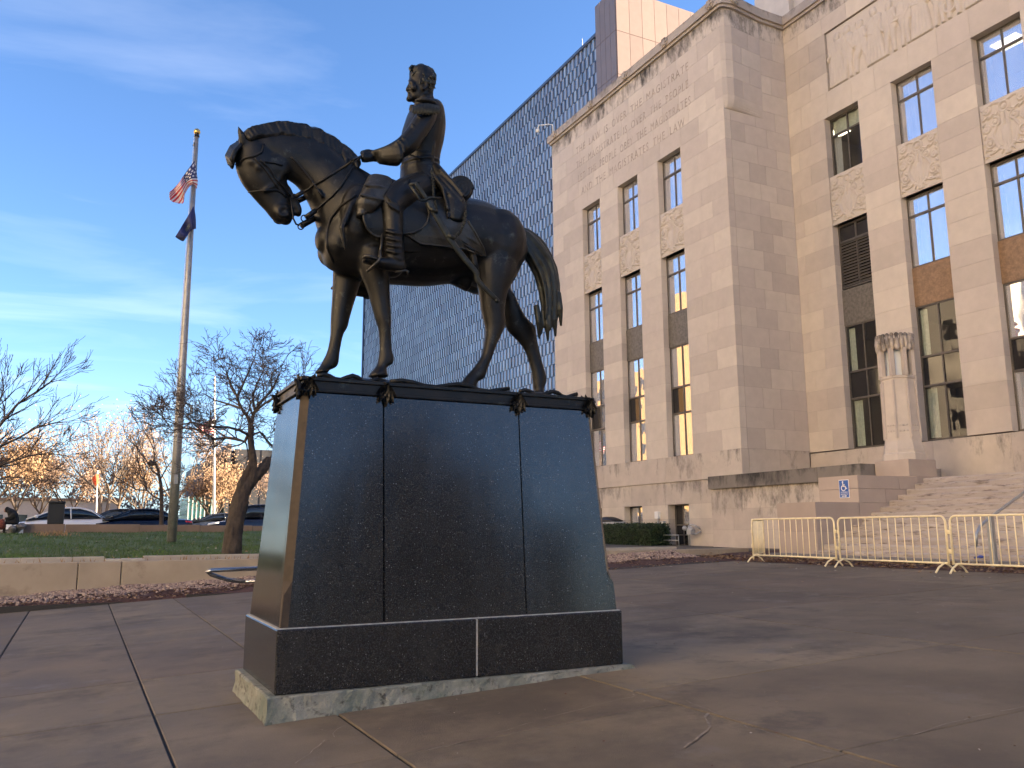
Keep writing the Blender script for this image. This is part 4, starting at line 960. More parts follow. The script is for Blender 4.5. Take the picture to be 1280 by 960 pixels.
gm = thing('gas_meter', 'grey gas meter with pipes on the wall right of the basement door', 'gas meter', (21.6, 26.95, 1.1))
MB().ball((21.5, 26.95, 1.36), .12, .14, .14, 10).box(21.4, 21.6, 26.83, 27.07, 1.18, 1.36).build('meter', M['grey_metal'], gm, smooth=False)
MB().tube([(21.55, 27.12, .72), (21.55, 27.12, 1.5), (21.55, 27.0, 1.55), (21.55, 26.7, 1.52), (21.7, 26.62, 1.4)], .035, 8).tube([(21.55, 26.8, 1.2), (21.55, 26.66, 1.2), (21.74, 26.62, 1.3)], .03, 8).build('pipes', M['grey_metal'], gm, smooth=True)
MB().ball((21.5, 27.3, 1.42), .1, .1, .1, 10).build('regulator', M['grey_metal'], gm, smooth=True)
dr = thing('door_railing', 'low dark pipe railing in front of the basement door', 'railing', (21.2, 28, .7))
MB().tube([(21.1, 28.9, .72), (21.1, 28.9, 1.15), (21.1, 27.2, 1.15), (21.1, 27.2, .72)], .022, 8).tube([(21.1, 28.9, .95), (21.1, 27.2, .95)], .018, 8).build('rail', M['galv'], dr, smooth=True)

# ------------------------------------------------------------------ granite pedestal
M['granite'] = mat('polished_black_granite', (0.014, 0.0145, 0.015), 0.16, var=0.3, scale=3.0, spec=0.62, rnd=0.1, rvar=0.05)
def granite_flecks(mt, dens, rough_add):
    N, L, p = nodes(mt); src = p.inputs['Base Color'].links[0].from_socket; g = N.new('ShaderNodeNewGeometry')
    v = N.new('ShaderNodeTexVoronoi'); v.inputs['Scale'].default_value = 52; v.inputs['Randomness'].default_value = 1; L.new(g.outputs['Position'], v.inputs[0])
    s = N.new('ShaderNodeSeparateColor'); L.new(v.outputs['Color'], s.inputs[0])
    thr = N.new('ShaderNodeMapRange'); thr.inputs[1].default_value = dens; thr.inputs[2].default_value = 1.0; thr.inputs[3].default_value = 0; thr.inputs[4].default_value = .21; L.new(s.outputs[0], thr.inputs[0])
    lt = N.new('ShaderNodeMath'); lt.operation = 'LESS_THAN'; L.new(v.outputs['Distance'], lt.inputs[0]); L.new(thr.outputs[0], lt.inputs[1])
    nz = N.new('ShaderNodeTexNoise'); nz.inputs['Scale'].default_value = 120; nz.inputs['Detail'].default_value = 2; L.new(g.outputs['Position'], nz.inputs[0])
    r2 = N.new('ShaderNodeMapRange'); r2.inputs[1].default_value = .52; r2.inputs[2].default_value = .72; r2.inputs[4].default_value = .5; L.new(nz.outputs[0], r2.inputs[0])
    mx = N.new('ShaderNodeMix'); mx.data_type = 'RGBA'; L.new(lt.outputs[0], mx.inputs[0]); L.new(src, mx.inputs[6]); mx.inputs[7].default_value = (0.16, 0.17, 0.175, 1)
    m2 = N.new('ShaderNodeMix'); m2.data_type = 'RGBA'; L.new(r2.outputs[0], m2.inputs[0]); L.new(mx.outputs[2], m2.inputs[6]); m2.inputs[7].default_value = (0.082, 0.084, 0.084, 1); L.new(m2.outputs[2], p.inputs['Base Color'])
    # water marks running down dull the polish
    mp = N.new('ShaderNodeMapping'); mp.inputs['Scale'].default_value = (6, 6, .5); L.new(g.outputs['Position'], mp.inputs[0]); n3 = N.new('ShaderNodeTexNoise'); n3.inputs['Scale'].default_value = 1; n3.inputs['Detail'].default_value = 5; L.new(mp.outputs[0], n3.inputs[0])
    r3 = N.new('ShaderNodeMapRange'); r3.inputs[1].default_value = .45; r3.inputs[2].default_value = .75; r3.inputs[3].default_value = .13; r3.inputs[4].default_value = .13+rough_add; L.new(n3.outputs[0], r3.inputs[0]); L.new(r3.outputs[0], p.inputs['Roughness'])
granite_flecks(M['granite'], .50, .07)
M['granite_edge'] = mat('weathered_granite_edge', (0.042, 0.029, 0.018), 0.75, var=0.4, scale=12, bump=0.2, bscale=60)
M['plinth'] = mat('rough_green_concrete', (0.23, 0.235, 0.205), 0.95, var=0.3, scale=5, bump=1.0, bscale=28, dirt=[((0.13, 0.155, 0.135), 2.2, 0.46, 0.62), ((0.05, 0.05, 0.045), 14, 0.54, 0.66)])
M['pale_mortar'] = mat('pale_mortar', (0.36, 0.36, 0.34), 0.9, var=0.3, scale=20)
M['granite_dark'] = mat('joint_shadow', (0.015, 0.015, 0.016), 0.8)
ped = thing('granite_pedestal', 'tapered polished black granite pedestal on a rough greenish concrete footing', 'pedestal', (2.8, 7.0, .14))
PZ0, PZ1, PZ2 = .245, .695, 2.46
pl = MB(); n = 60; 
def plin():
    # footing with a slightly ragged bottom edge
    loop = []; x0, x1, y0, y1 = 1.255, 4.36, 6.30, 7.72
    for i in range(n): loop.append((x0+(x1-x0)*i/n, y0))
    for i in range(12): loop.append((x1, y0+(y1-y0)*i/12))
    for i in range(n): loop.append((x1-(x1-x0)*i/n, y1))
    for i in range(12): loop.append((x0, y1-(y1-y0)*i/12))
    k = len(loop); r = random.Random(2); vs = []
    cx, cy = 2.8, 7.0
    for (fz, off) in ((lambda x: ground(x)-.06, .004), (lambda x: ground(x)+.004, .004), (lambda x: ground(x)+.02+.4*(PZ0-ground(x)-.02), -.006), (lambda x: PZ0-.012, -.006), (lambda x: PZ0-.001, -.016)):
        for (x, y) in loop:
            dx = (1 if x >= x1-1e-6 else (-1 if x <= x0+1e-6 else 0)); dy = (1 if y >= y1-1e-6 else (-1 if y <= y0+1e-6 else 0)); j = r.gauss(0, .004)
            vs.append((x+dx*(off+j), y+dy*(off+j), fz(x)+r.gauss(0, .002)))
    fs = []
    for q in range(4):
        for i in range(k): fs.append((q*k+i, q*k+(i+1) % k, (q+1)*k+(i+1) % k, (q+1)*k+i))
    fs.append(tuple(range(4*k, 5*k))); pl.add(vs, fs); pl.build('footing', M['plinth'], ped)
plin()
BX0, BX1, BY0, BY1 = 1.315, 4.285, 6.355, 7.65
xs_ = 2.895
for a, b in ((BX0, xs_-.006), (xs_+.006, BX1)): MB().box(a, b, BY0, BY1, PZ0, PZ1).build('base_block', M['granite'], ped, bevel=.008)
MB().box(xs_-.0058, xs_+.0058, BY0+.004, BY1-.004, PZ0+.01, PZ1-.004).build('mortar_joint', M['pale_mortar'], ped)
MB().box(BX0+.012, BX1-.012, BY0+.012, BY1-.012, PZ1, PZ1+.006).build('bed_joint', M['pale_mortar'], ped)
# die: battered sides that flare at the foot, chamfered corners, three panels on the long faces
def prof(z):     # inset from the foot outline
    t = (z-PZ1)/(PZ2-PZ1)
    return .124*t
DX0, DX1, DY0, DY1 = 1.345, 4.255, 6.39, 7.615
zz = [PZ1+.007, .93, .955, .98, 1.005, 1.03, 1.5, 2.0, PZ2]
cuts = [None, 2.128, 3.36, None]; CH = .058
ztop_in = prof(PZ2)
ZC = [0]
def flat(z): return .124*(z-PZ1)/(PZ2-PZ1)
def yfront(i): return DY0+flat(ZC[0])
def yback(i): return DY1-flat(ZC[0])
def die_piece(x0f, x1f, name, mt, y0f, y1f):
    vs = []; 
    for z in zz:
        ZC[0] = z; i = prof(z); xa, xb, ya, yb = x0f(i), x1f(i), y0f(i), y1f(i); vs += [(xa, ya, z), (xb, ya, z), (xb, yb, z), (xa, yb, z)]
    fs = [(0, 3, 2, 1), tuple(4*(len(zz)-1)+j for j in range(4))]
    for k in range(len(zz)-1):
        for j in range(4): fs.append((k*4+j, k*4+(j+1) % 4, k*4+4+(j+1) % 4, k*4+4+j))
    return MB().add(vs, fs).build(name, mt, ped)
G_ = .006
for side in (0, 1):
    y0f = yfront if side == 0 else (lambda i: 7.003)
    y1f = (lambda i: 6.997) if side == 0 else yback
    die_piece(lambda i: DX0+i+CH, lambda i: 2.128-G_, 'granite_panel', M['granite'], y0f, y1f)
    die_piece(lambda i: 2.128+G_, lambda i: 3.36-G_, 'granite_panel', M['granite'], y0f, y1f)
    die_piece(lambda i: 3.36+G_, lambda i: DX1-i-CH, 'granite_panel', M['granite'], y0f, y1f)
die_piece(lambda i: DX0+i, lambda i: DX0+i+CH-.001, 'end_panel', M['granite'], lambda i: yfront(i)+CH, lambda i: yback(i)-CH)
die_piece(lambda i: DX1-i-CH+.001, lambda i: DX1-i, 'end_panel', M['granite'], lambda i: yfront(i)+CH, lambda i: yback(i)-CH)
for sx in (0, 1):
    for sy in (0, 1):
        vs = []
        for z in zz:
            ZC[0] = z; i = prof(z); fl_ = max(0.0, 1-(z-.93)/.1) if z > .93 else 1.0; c_ = CH*(1-fl_)+.004*fl_
            X = DX0+i if sx == 0 else DX1-i; Y = yfront(i) if sy == 0 else yback(i); ux = 1 if sx == 0 else -1; uy = 1 if sy == 0 else -1
            vs += [(X+ux*c_, Y, z), (X+ux*(CH-.0005), Y+uy*.0005, z), (X+ux*(CH-.0005), Y+uy*(CH-.0005), z), (X+ux*.0005, Y+uy*(CH-.0005), z), (X, Y+uy*c_, z)]
        fs = [tuple(range(5)), tuple(5*(len(zz)-1)+j for j in range(5))]
        for k in range(len(zz)-1):
            for j in range(5): fs.append((k*5+j, k*5+(j+1) % 5, k*5+5+(j+1) % 5, k*5+5+j))
        MB().add(vs, fs).build('corner_chamfer', M['granite_edge'] if (sx, sy) == (0, 0) else M['granite'], ped)
MB().box(1.56, 4.05, 6.55, 7.45, PZ1+.01, PZ2-.01).build('core', M['granite_dark'], ped)

# ------------------------------------------------------------------ bronze equestrian statue
M['bronze'] = mat('dark_bronze', (0.0185, 0.0185, 0.0185), 0.44, metal=0.6, var=0.4, scale=6, bump=0.12, bscale=55, rvar=0.10, dirt=[((0.095, 0.10, 0.088), 10, 0.58, 0.76), ((0.02, 0.018, 0.016), 3.5, 0.52, 0.7)])
M['bronze_pale'] = mat('worn_bronze', (0.055, 0.053, 0.048), 0.45, metal=0.65, var=0.35, scale=10, bump=0.25, bscale=40, dirt=[((0.17, 0.18, 0.17), 18, 0.60, 0.75)])
M['bronze_green'] = mat('green_bronze', (0.034, 0.036, 0.031), 0.45, metal=0.6, var=0.35, scale=12, bump=0.1, bscale=60, dirt=[((0.075, 0.092, 0.078), 11, 0.55, 0.75)])
YC_ = 7.0
stt = thing('equestrian_statue', 'dark bronze statue of an officer in a tailcoat riding a horse with a bowed head', 'statue', (2.6, 7.0, 2.5))
c1 = lambda x, y: (270+x/2.1333, 60+y/2.1333)
c8 = lambda x, y: (380+x/5.336, 300+y/5.336)
c7 = lambda x, y: (600+x/4.364, 280+y/4.364)
c5 = lambda x, y: (540+x/5.333, 440+y/5.333)
hd = lambda x, y: (270+x/6, 140+y/6)
cn = lambda x, y: (370+x/6, 150+y/6)
rd = lambda x, y: (420+x/3.2, 60+y/3.2)
h2 = lambda x, y: (490+x/9.6, 70+y/9.6)
am = lambda x, y: (430+x/8, 140+y/8)
lg = lambda x, y: (430+x/7.385, 220+y/7.385)
sd = lambda x, y: (510+x/6.4, 200+y/6.4)
def pair(f, a, b, w, Y, lean=0.0):
    A, B = PY(*f(*a), Y), PY(*f(*b), Y); return ((A+B)/2, (B-A)/2, Vector((0, w, 0))+(B-A).normalized()*lean)
def rings(f, L_, Y): return [pair(f, a, b, w, Y+(dy[0] if dy else 0)) for a, b, w, *dy in L_]
def scaleto(rs, n): return rs
horse = MB()
# trunk from chest to buttock
horse.loft(rings(c1, [((283, 476), (284, 545), .13), ((305, 438), (303, 583), .25), ((345, 385), (350, 604), .32), ((395, 350), (400, 618), .355), ((440, 348), (445, 626), .37), ((500, 372), (500, 630), .385), ((560, 392), (560, 633), .39), ((620, 402), (615, 628), .385), ((670, 407), (665, 622), .375), ((715, 419), (715, 640), .365), ((760, 444), (748, 655), .33), ((792, 478), (778, 640), .26), ((812, 515), (803, 590), .15)], YC_), 28, 4)
# neck
horse.loft(rings(c1, [((92, 240), (128, 300), .10), ((112, 226), (160, 322), .125), ((150, 219), (190, 347), .14), ((205, 214), (222, 372), .15), ((262, 232), (255, 425), .175), ((315, 268), (276, 490), .22), ((362, 312), (300, 545), .27), ((405, 340), (340, 575), .30)], YC_), 26, 4)
# head
horse.loft(rings(hd, [((162, 262), (330, 190), .095), ((148, 330), (430, 265), .118), ((146, 400), (498, 362), .135), ((164, 470), (520, 470), .132), ((203, 545), (540, 556), .118), ((263, 622), (552, 606), .100), ((323, 690), (556, 640), .088), ((370, 738), (562, 686), .082), ((405, 783), (574, 728), .082), ((442, 816), (583, 772), .078), ((492, 834), (568, 818), .058)], YC_), 26, 4)
# cheek discs, brow ridges, nostril rims, lower jaw and lip
for s in (-1, 1):
    c = PY(*hd(440, 430), YC_); horse.ball((c.x, c.y+s*.085, c.z), .115, .055, .125, 16)
    c = PY(*hd(290, 420), YC_); horse.ball((c.x, c.y+s*.110, c.z), .085, .042, .04, 12)
    c = PY(*hd(300, 455), YC_); horse.ball((c.x, c.y+s*.128, c.z), .032, .026, .03, 12)
    horse.tube([PY(*hd(330, 520), YC_)+Vector((0, s*.10, 0)), PY(*hd(420, 610), YC_)+Vector((0, s*.085, 0)), PY(*hd(480, 690), YC_)+Vector((0, s*.07, 0))], [.02, .022, .012], 8)
    P0_ = [PY(*hd(490+42*math.cos(a), 770+38*math.sin(a)), YC_)+Vector((0, s*.080, 0)) for a in np.linspace(.4, 5.6, 9)]; horse.tube(P0_, .021, 8)
horse.loft(rings(hd, [((505, 560), (560, 575), .05), ((530, 630), (592, 642), .052), ((562, 690), (628, 690), .052), ((585, 735), (645, 738), .05), ((597, 772), (640, 776), .04)], YC_), 14, 3)
# ears
e0, e1 = PY(*hd(172, 262), YC_-.07), PY(*hd(240, 215), YC_-.07)
horse.loft([((e0+e1)/2, (e1-e0)/2*.8, Vector((0, .035, 0))), pair(hd, (166, 190), (222, 175), .04, YC_-.08), pair(hd, (162, 140), (196, 140), .028, YC_-.085), pair(hd, (160, 103), (170, 106), .008, YC_-.085)], 12, 3)
horse.loft([pair(hd, (160, 262), (220, 230), .03, YC_+.09), pair(hd, (146, 232), (180, 220), .03, YC_+.10), pair(hd, (142, 212), (156, 212), .008, YC_+.10)], 12, 3)
# shoulder, breast and haunch muscle
for s in (-1, 1):
    c = PY(*c1(360, 470), YC_); horse.ball((c.x, YC_+s*.27, c.z), .17, .09, .27, 16)
    c = PY(*c1(305, 530), YC_); horse.ball((c.x+.03, YC_+s*.13, c.z), .11, .13, .14, 16)
    c = PY(*c1(735, 530), YC_); horse.ball((c.x, YC_+s*.24, c.z), .25, .13, .30, 16)
    c = PY(*c1(450, 600), YC_); horse.ball((c.x, YC_+s*.2, c.z), .10, .1, .10, 14)
# veins, jaw and shoulder lines that catch the light
for s in (-1, 1):
    for pts_, w_, r_ in (([hd(505, 440), hd(470, 520), hd(420, 560), hd(350, 600)], .115, .011), ([hd(560, 330), hd(640, 420), hd(720, 520), hd(800, 640)], .185, .016)):
        horse.tube([PY(*p, YC_+s*w_) for p in pts_], r_, 8)
    horse.tube([PY(*c1(*p), YC_+s*w_) for p, w_ in (((395, 370), .30), ((360, 420), .335), ((335, 480), .35), ((345, 540), .33))], [.01, .03, .03, .015], 8)
    horse.tube([PY(*c1(*p), YC_+s*w_) for p, w_ in (((690, 450), .35), ((680, 520), .36), ((690, 580), .345), ((702, 610), .31))], [.01, .03, .035, .015], 8)
# legs
YN, YF = YC_-.19, YC_+.19
horse.loft(rings(c8, [((350, 70), (555, 70), .14), ((362, 150), (562, 170), .135), ((376, 215), (565, 245), .12), ((404, 285), (569, 330), .105), ((431, 358), (573, 425), .09), ((454, 445), (579, 495), .082), ((476, 528), (580, 535), .078), ((494, 580), (578, 590), .066), ((502, 645), (582, 665), .052), ((502, 715), (587, 740), .05), ((500, 762), (598, 782), .057), ((488, 822), (592, 826), .057), ((468, 858), (552, 848), .058), ((447, 882), (550, 876), .072), ((427, 910), (565, 915), .086)], YN), 18, 4, round_ends=.12)
horse.loft(rings(c8, [((205, 90), (420, 110), .14), ((195, 195), (385, 250), .125), ((192, 290), (352, 365), .108), ((187, 390), (330, 435), .09), ((180, 495), (305, 520), .08), ((177, 570), (289, 585), .075), ((176, 625), (262, 632), .064), ((165, 700), (244, 715), .052), ((148, 758), (234, 788), .052), ((130, 793), (228, 832), .056), ((110, 832), (205, 855), .056), ((90, 860), (168, 868), .068), ((66, 886), (162, 890), .082)], YF), 18, 4, round_ends=.12)
near_h = rings(c1, [((690, 520), (812, 555), .16), ((694, 600), (795, 610), .15), ((703, 655), (775, 655), .12), ((707, 690), (768, 700), .10), ((713, 720), (770, 738), .088)], YN)
near_h += rings(c7, [((30, 570), (112, 612), .074), ((25, 630), (86, 668), .066)], YN) + rings(c5, [((330, 20), (398, 40), .054), ((290, 85), (366, 125), .052), ((248, 135), (352, 170), .057), ((214, 172), (318, 192), .057), ((192, 205), (297, 208), .068), ((162, 238), (298, 242), .084)], YN)
horse.loft(near_h, 18, 4, round_ends=.12)
far_h = rings(c1, [((635, 560), (800, 560), .15), ((660, 640), (785, 635), .14)], YF) + rings(c7, [((92, 400), (180, 395), .125), ((118, 480), (212, 455), .108), ((136, 540), (250, 515), .095), ((155, 585), (298, 560), .082), ((192, 622), (306, 612), .07), ((235, 672), (319, 676), .056), ((262, 735), (336, 745), .05), ((280, 795), (351, 800), .052), ((288, 850), (362, 852), .057), ((290, 882), (353, 884), .055), ((297, 905), (343, 908), .058), ((287, 936), (347, 939), .078)], YF)
horse.loft(far_h, 18, 4, round_ends=.12)
horse.loft(rings(c1, [((610, 590), (612, 622), .09), ((640, 600), (645, 636), .09), ((668, 600), (668, 650), .08)], YC_), 14, 3)
hm = remeshed(horse, .0145, 5, .5)
HB = bvh_of(hm)
put('horse', hm, M['bronze'], stt)
def hit(px, py, off=0.0, B=None, dflt=6.62):
    d = ray(px, py).normalized(); r_ = (B or HB).ray_cast(CAM, d)
    p = r_[0] if r_[0] is not None else PY(px, py, dflt)
    return p - d*off
def strap(pts, r, off, n=6, B=None, sub=5):
    out = []
    for a, b in zip(pts, pts[1:]):
        for k in range(sub): t = k/sub; out.append(hit(a[0]+(b[0]-a[0])*t, a[1]+(b[1]-a[1])*t, off, B))
    out.append(hit(*pts[-1], off, B)); return out
# mane: overlapping locks along the crest
mane = MB()
crest = [(303, 172), (311, 165.5), (320, 160.5), (330, 157), (341, 154.8), (353, 153.6), (366, 154.3), (378, 157), (390, 160.5), (402, 165), (413, 171), (424, 178), (433, 184.5), (441, 192), (446, 200)]
low = [(309, 176), (317, 172), (327, 169), (337, 167.5), (348, 167), (359, 167.5), (370, 169.5), (382, 172.5), (393, 177), (404, 182), (414, 188), (424, 195), (432, 202), (437, 209), (442, 214)]
def lerp(L_, t):
    k = min(int(t), len(L_)-2); f = t-k; return (L_[k][0]+(L_[k+1][0]-L_[k][0])*f, L_[k][1]+(L_[k+1][1]-L_[k][1])*f)
MRn = random.Random(6)
for k in range(30):
    t = k/29*(len(crest)-1.001); a = lerp(crest, t); b = lerp(low, min(t+.55, len(low)-1.001)); 
    A = PY(a[0], a[1]+3.6+MRn.uniform(-.7, .7), YC_+.02); Bp = PY(b[0]+MRn.uniform(-1, 1.5), b[1]+MRn.uniform(-1, 2), YC_-.10); Mi = (A+Bp)/2+Vector((0, -.045, .025)); rr = MRn.uniform(.036, .050)
    mane.tube([A+Vector((0, .05, -.03)), A, Mi, Bp, Bp+(Bp-Mi)*.35], [rr*.8, rr, rr, rr*.8, rr*.3], 8)
for (a, b, c) in (((428, 184), (433, 200), (432, 209)), ((434, 190), (440, 203), (437, 212)), ((438, 194), (445, 203), (447, 210))): mane.tube([PY(*a, YC_-.06), PY(*b, YC_-.15), PY(*c, YC_-.17)], [.03, .028, .012], 8)
mane.loft(rings(lambda x, y: (x, y), [((300, 176), (312, 170), .035), ((318, 168), (322, 176), .03), ((340, 163), (341, 172), .035), ((366, 163), (364, 174), .035), ((390, 169), (385, 182), .04), ((413, 179), (405, 193), .04), ((433, 192), (423, 205), .04)], YC_), 14, 3)
# forelock lump in front of the brow
mane.loft(rings(hd, [((95, 385), (132, 425), .04), ((80, 330), (150, 360), .055), ((92, 285), (160, 300), .055), ((130, 262), (175, 250), .05)], YC_+.03), 14, 3)
for k in range(5): mane.tube([PY(*hd(165+8*k, 235), YC_+.05-.03*k), PY(*hd(118+6*k, 265+8*k), YC_+.02-.03*k), PY(*hd(86+8*k, 330+6*k), YC_+.02-.03*k), PY(*hd(98+9*k, 400), YC_+.02-.025*k)], [.02, .022, .024, .012], 8)
mm = remeshed(mane, .0085, 1, .3); put('mane', mm, M['bronze'], stt)
# tail of long strands
outer = [c1(795, 472), c1(840, 484), c1(872, 508), c1(897, 545), c1(913, 582), c1(920, 632), c1(918, 695), c1(920, 742)]
inner = [c1(803, 515), c1(815, 548), c1(832, 580), c1(848, 615), c1(859, 660), c1(866, 700), c1(862, 735), c1(859, 768)]
tail = MB(); TRn = random.Random(12)
for k in range(30):
    t = TRn.random() if k > 5 else k/5; yo = TRn.uniform(-.085, .085)*(1-.3*abs(2*t-1)); end = TRn.uniform(.86, 1.06); pts = []; rad = []; wob = TRn.uniform(-.05, .05)
    for q in range(15):
        s = q/14*7*end*.985; s = min(s, 6.999); a, b = lerp(outer, s), lerp(inner, s); tt = min(1, max(0, t+wob*math.sin(q*.9+k))); p = (b[0]+(a[0]-b[0])*(.12+.76*tt), b[1]+(a[1]-b[1])*(.12+.76*tt))
        pts.append(PY(p[0], p[1], YC_+yo*min(1, .35+q/8))); rad.append(.031*(1-.55*(q/14)**2) if q < 14 else .007)
    tail.tube(pts, rad, 8)
core = [(lerp(outer, s), lerp(inner, s)) for s in np.linspace(0, 6.2, 8)]
tail.loft([((PY(*a, YC_)+PY(*b, YC_))/2, (PY(*a, YC_)-PY(*b, YC_))/2*.78, Vector((0, .06, 0))) for a, b in core], 16, 3)
for tip in ((920, 742), (885, 782), (862, 776), (905, 770)):
    a = c1(tip[0]-8, tip[1]-90); b = c1(*tip); tail.tube([PY(*a, YC_-.03), PY((a[0]+b[0])/2+1, (a[1]+b[1])/2, YC_-.05), PY(*b, YC_-.02)], [.032, .03, .012], 8)
tm = remeshed(tail, .0095, 2, .4); put('tail', tm, M['bronze_green'], stt)
# ---------------- saddle gear
def plate(poly, off, thick, name, mt, B=None, k=5, flat=None):
    """panel draped on the horse: outline in photograph pixels, hung at its real depth"""
    n = len(poly); dense = []
    for a, b in zip(poly, poly[1:]+poly[:1]):
        m_ = max(1, int(math.hypot(b[0]-a[0], b[1]-a[1])/3))
        for q in range(m_): t = q/m_; dense.append((a[0]+(b[0]-a[0])*t, a[1]+(b[1]-a[1])*t))
    cx, cy = sum(p[0] for p in dense)/len(dense), sum(p[1] for p in dense)/len(dense); n = len(dense)
    top = []; 
    for r_ in range(k): s = 1-r_/k; top += [hit(cx+(p[0]-cx)*s, cy+(p[1]-cy)*s, off, B) for p in dense]
    top.append(hit(cx, cy, off, B)); 
    # even out steps where the skin under the panel falls away
    ymax = flat if flat else 1e9
    top = [Vector((p.x, min(p.y, ymax), p.z)) for p in top]
    vs = [tuple(p) for p in top]+[(p.x, p.y+thick, p.z) for p in top]; N_ = len(top); fs = []
    for r_ in range(k-1):
        for i in range(n): j = (i+1) % n; q = (r_*n+i, r_*n+j, (r_+1)*n+j, (r_+1)*n+i); fs.append(q); fs.append(tuple(N_+v for v in q[::-1]))
    for i in range(n): j = (i+1) % n; q = ((k-1)*n+i, (k-1)*n+j, N_-1); fs.append(q); fs.append(tuple(N_+v for v in q[::-1])); fs.append((i, N_+i, N_+j, j))
    return MB().add(vs, fs).build(name, mt, stt, smooth=False)
plate([rd(*p) for p in ((265, 735), (338, 783), (405, 790), (475, 798), (520, 803), (560, 822), (598, 832), (590, 800), (560, 745), (528, 690), (505, 640), (420, 600), (300, 620))], .045, .04, 'saddle_cloth', M['bronze_pale'])
plate([rd(*p) for p in ((108, 660), (112, 690), (124, 720), (142, 742), (165, 755), (200, 752), (270, 742), (310, 738), (345, 722), (366, 695), (374, 660), (360, 620), (300, 600), (200, 600), (140, 620))], .075, .03, 'saddle_flap', M['bronze'])
plate([lg(*p) for p in ((555, 520), (700, 535), (700, 690), (640, 700), (550, 690))], .03, .03, 'girth_strap', M['bronze'])
for off_, pts_ in ((.05, [(265, 735), (338, 783), (405, 790), (475, 798), (520, 803), (560, 822), (598, 832), (590, 800), (560, 745), (528, 690)]), (.082, [(108, 660), (112, 690), (124, 720), (142, 742), (165, 755), (200, 752), (270, 742), (310, 738), (345, 722), (366, 695), (374, 660), (360, 620)])):
    ed_ = MB(); ed_.tube(strap([rd(*p) for p in pts_], .009, off_), .009, 6); ed_.build('piping', M['bronze_pale'], stt, smooth=True)
sdl = MB(); sdl.loft([pair(rd, (215, 545), (225, 640), .2, YC_), pair(rd, (265, 560), (270, 650), .24, YC_), pair(rd, (350, 580), (350, 660), .26, YC_), pair(rd, (430, 560), (430, 660), .25, YC_), pair(rd, (470, 545), (470, 650), .2, YC_)], 18, 3); put('saddle', remeshed(sdl, .012, 2), M['bronze'], stt)
# holster with buckled flap
hol = MB(); hY = 6.60
hol.loft([pair(rd, (128, 512), (222, 530), .07, hY+.10), pair(rd, (112, 545), (222, 570), .085, hY+.05), pair(rd, (98, 580), (200, 610), .09, hY+.02), pair(rd, (80, 612), (170, 645), .085, hY), pair(rd, (84, 640), (150, 660), .06, hY)], 16, 3, power=2.6)
hol.loft([pair(rd, (85, 635), (135, 650), .05, hY), pair(rd, (80, 665), (118, 672), .05, hY)], 12, 2)
hol.tube([PY(*rd(95, 585), hY-.08), PY(*rd(150, 600), hY-.09), PY(*rd(205, 612), hY-.05)], .014, 6); hol.tube([PY(*rd(112, 548), hY-.05), PY(*rd(168, 552), hY-.06), PY(*rd(222, 572), hY-.02)], .012, 6)
put('holster', remeshed(hol, .009, 2), M['bronze_pale'], stt)
# blanket roll across the back of the saddle, spiral ends
cr0 = PY(*sd(428, 222), YC_-.33); br = MB(); R0 = .118
br.loft([((cr0.x, YC_+s, cr0.z), Vector((R0, 0, 0)), Vector((0, 0, R0))) for s in (-.33, -.15, 0, .15, .33)], 20, 2, round_ends=.15)
sp_ = []
for k in range(60): a = k/59*2*math.pi*3.2; r_ = R0*.95*(1-.88*k/59); sp_.append((cr0.x+r_*math.cos(a), YC_-.345, cr0.z+r_*math.sin(a)))
br.tube(sp_, .011, 6)
for s in (-.2, .2): br.tube([(cr0.x+(R0+.006)*math.cos(a), YC_+s, cr0.z+(R0+.006)*math.sin(a)) for a in np.linspace(0, 6.3, 20)], .014, 6)
put('blanket_roll', remeshed(br, .008, 1), M['bronze'], stt)
# bridle, reins, breast strap
bri = MB()
def st_(pts, r): bri.tube(strap(pts, r, .006), r, 6)
st_([hd(150, 395), hd(215, 345), hd(290, 330), hd(345, 300), hd(360, 240)], .010)
st_([hd(290, 345), hd(345, 400), hd(420, 500), hd(480, 590), hd(530, 640)], .010); st_([hd(340, 370), hd(430, 380), hd(500, 400)], .009)
st_([hd(330, 360), hd(400, 420), hd(450, 500), hd(500, 560), hd(560, 630)], .009)
st_([hd(245, 600), hd(350, 590), hd(450, 585), hd(530, 620)], .010)
bri.build('bridle', M['bronze'], stt, smooth=True)
bit = MB(); YB = YC_-.09
def ringpts(c, r, Y): return [PY(c[0]+r*math.cos(a), c[1]+r*math.sin(a), Y) for a in np.linspace(0, 6.2832, 15)]
bit.tube([PY(*hd(560, 640), YB), PY(*hd(572, 740), YB), PY(*hd(580, 800), YB), PY(*hd(600, 840), YB), PY(*hd(625, 852), YB)], .008, 6)
bit.tube(ringpts(hd(637, 858), 3.8, YB), .0055, 6); bit.tube(ringpts(hd(662, 797), 4.0, YB), .0055, 6); bit.tube(ringpts(hd(586, 632), 2.6, YB), .006, 6)
bit.build('bit', M['bronze'], stt, smooth=True)
reins = MB(); HP = PY(*am(165, 445), YC_-.16)
def rein(pts, rads, Ys): reins.tube([PY(p[0], p[1], y) for p, y in zip(pts, Ys)], rads, 8)
def surf(pts, off): return [hit(*p, off) for p in pts]
reins.tube([PY(*hd(595, 635), YB), PY(*hd(655, 600), YB-.02)], .020, 8); reins.tube([PY(*hd(612, 668), YB+.16), PY(*hd(680, 635), YB+.17)], .024, 8)
reins.tube([PY(*hd(655, 600), YB-.02)]+surf([hd(700, 575), cn(120, 495), cn(200, 450), cn(290, 395), cn(380, 340), cn(430, 300)], .012)+[HP], .011, 8)
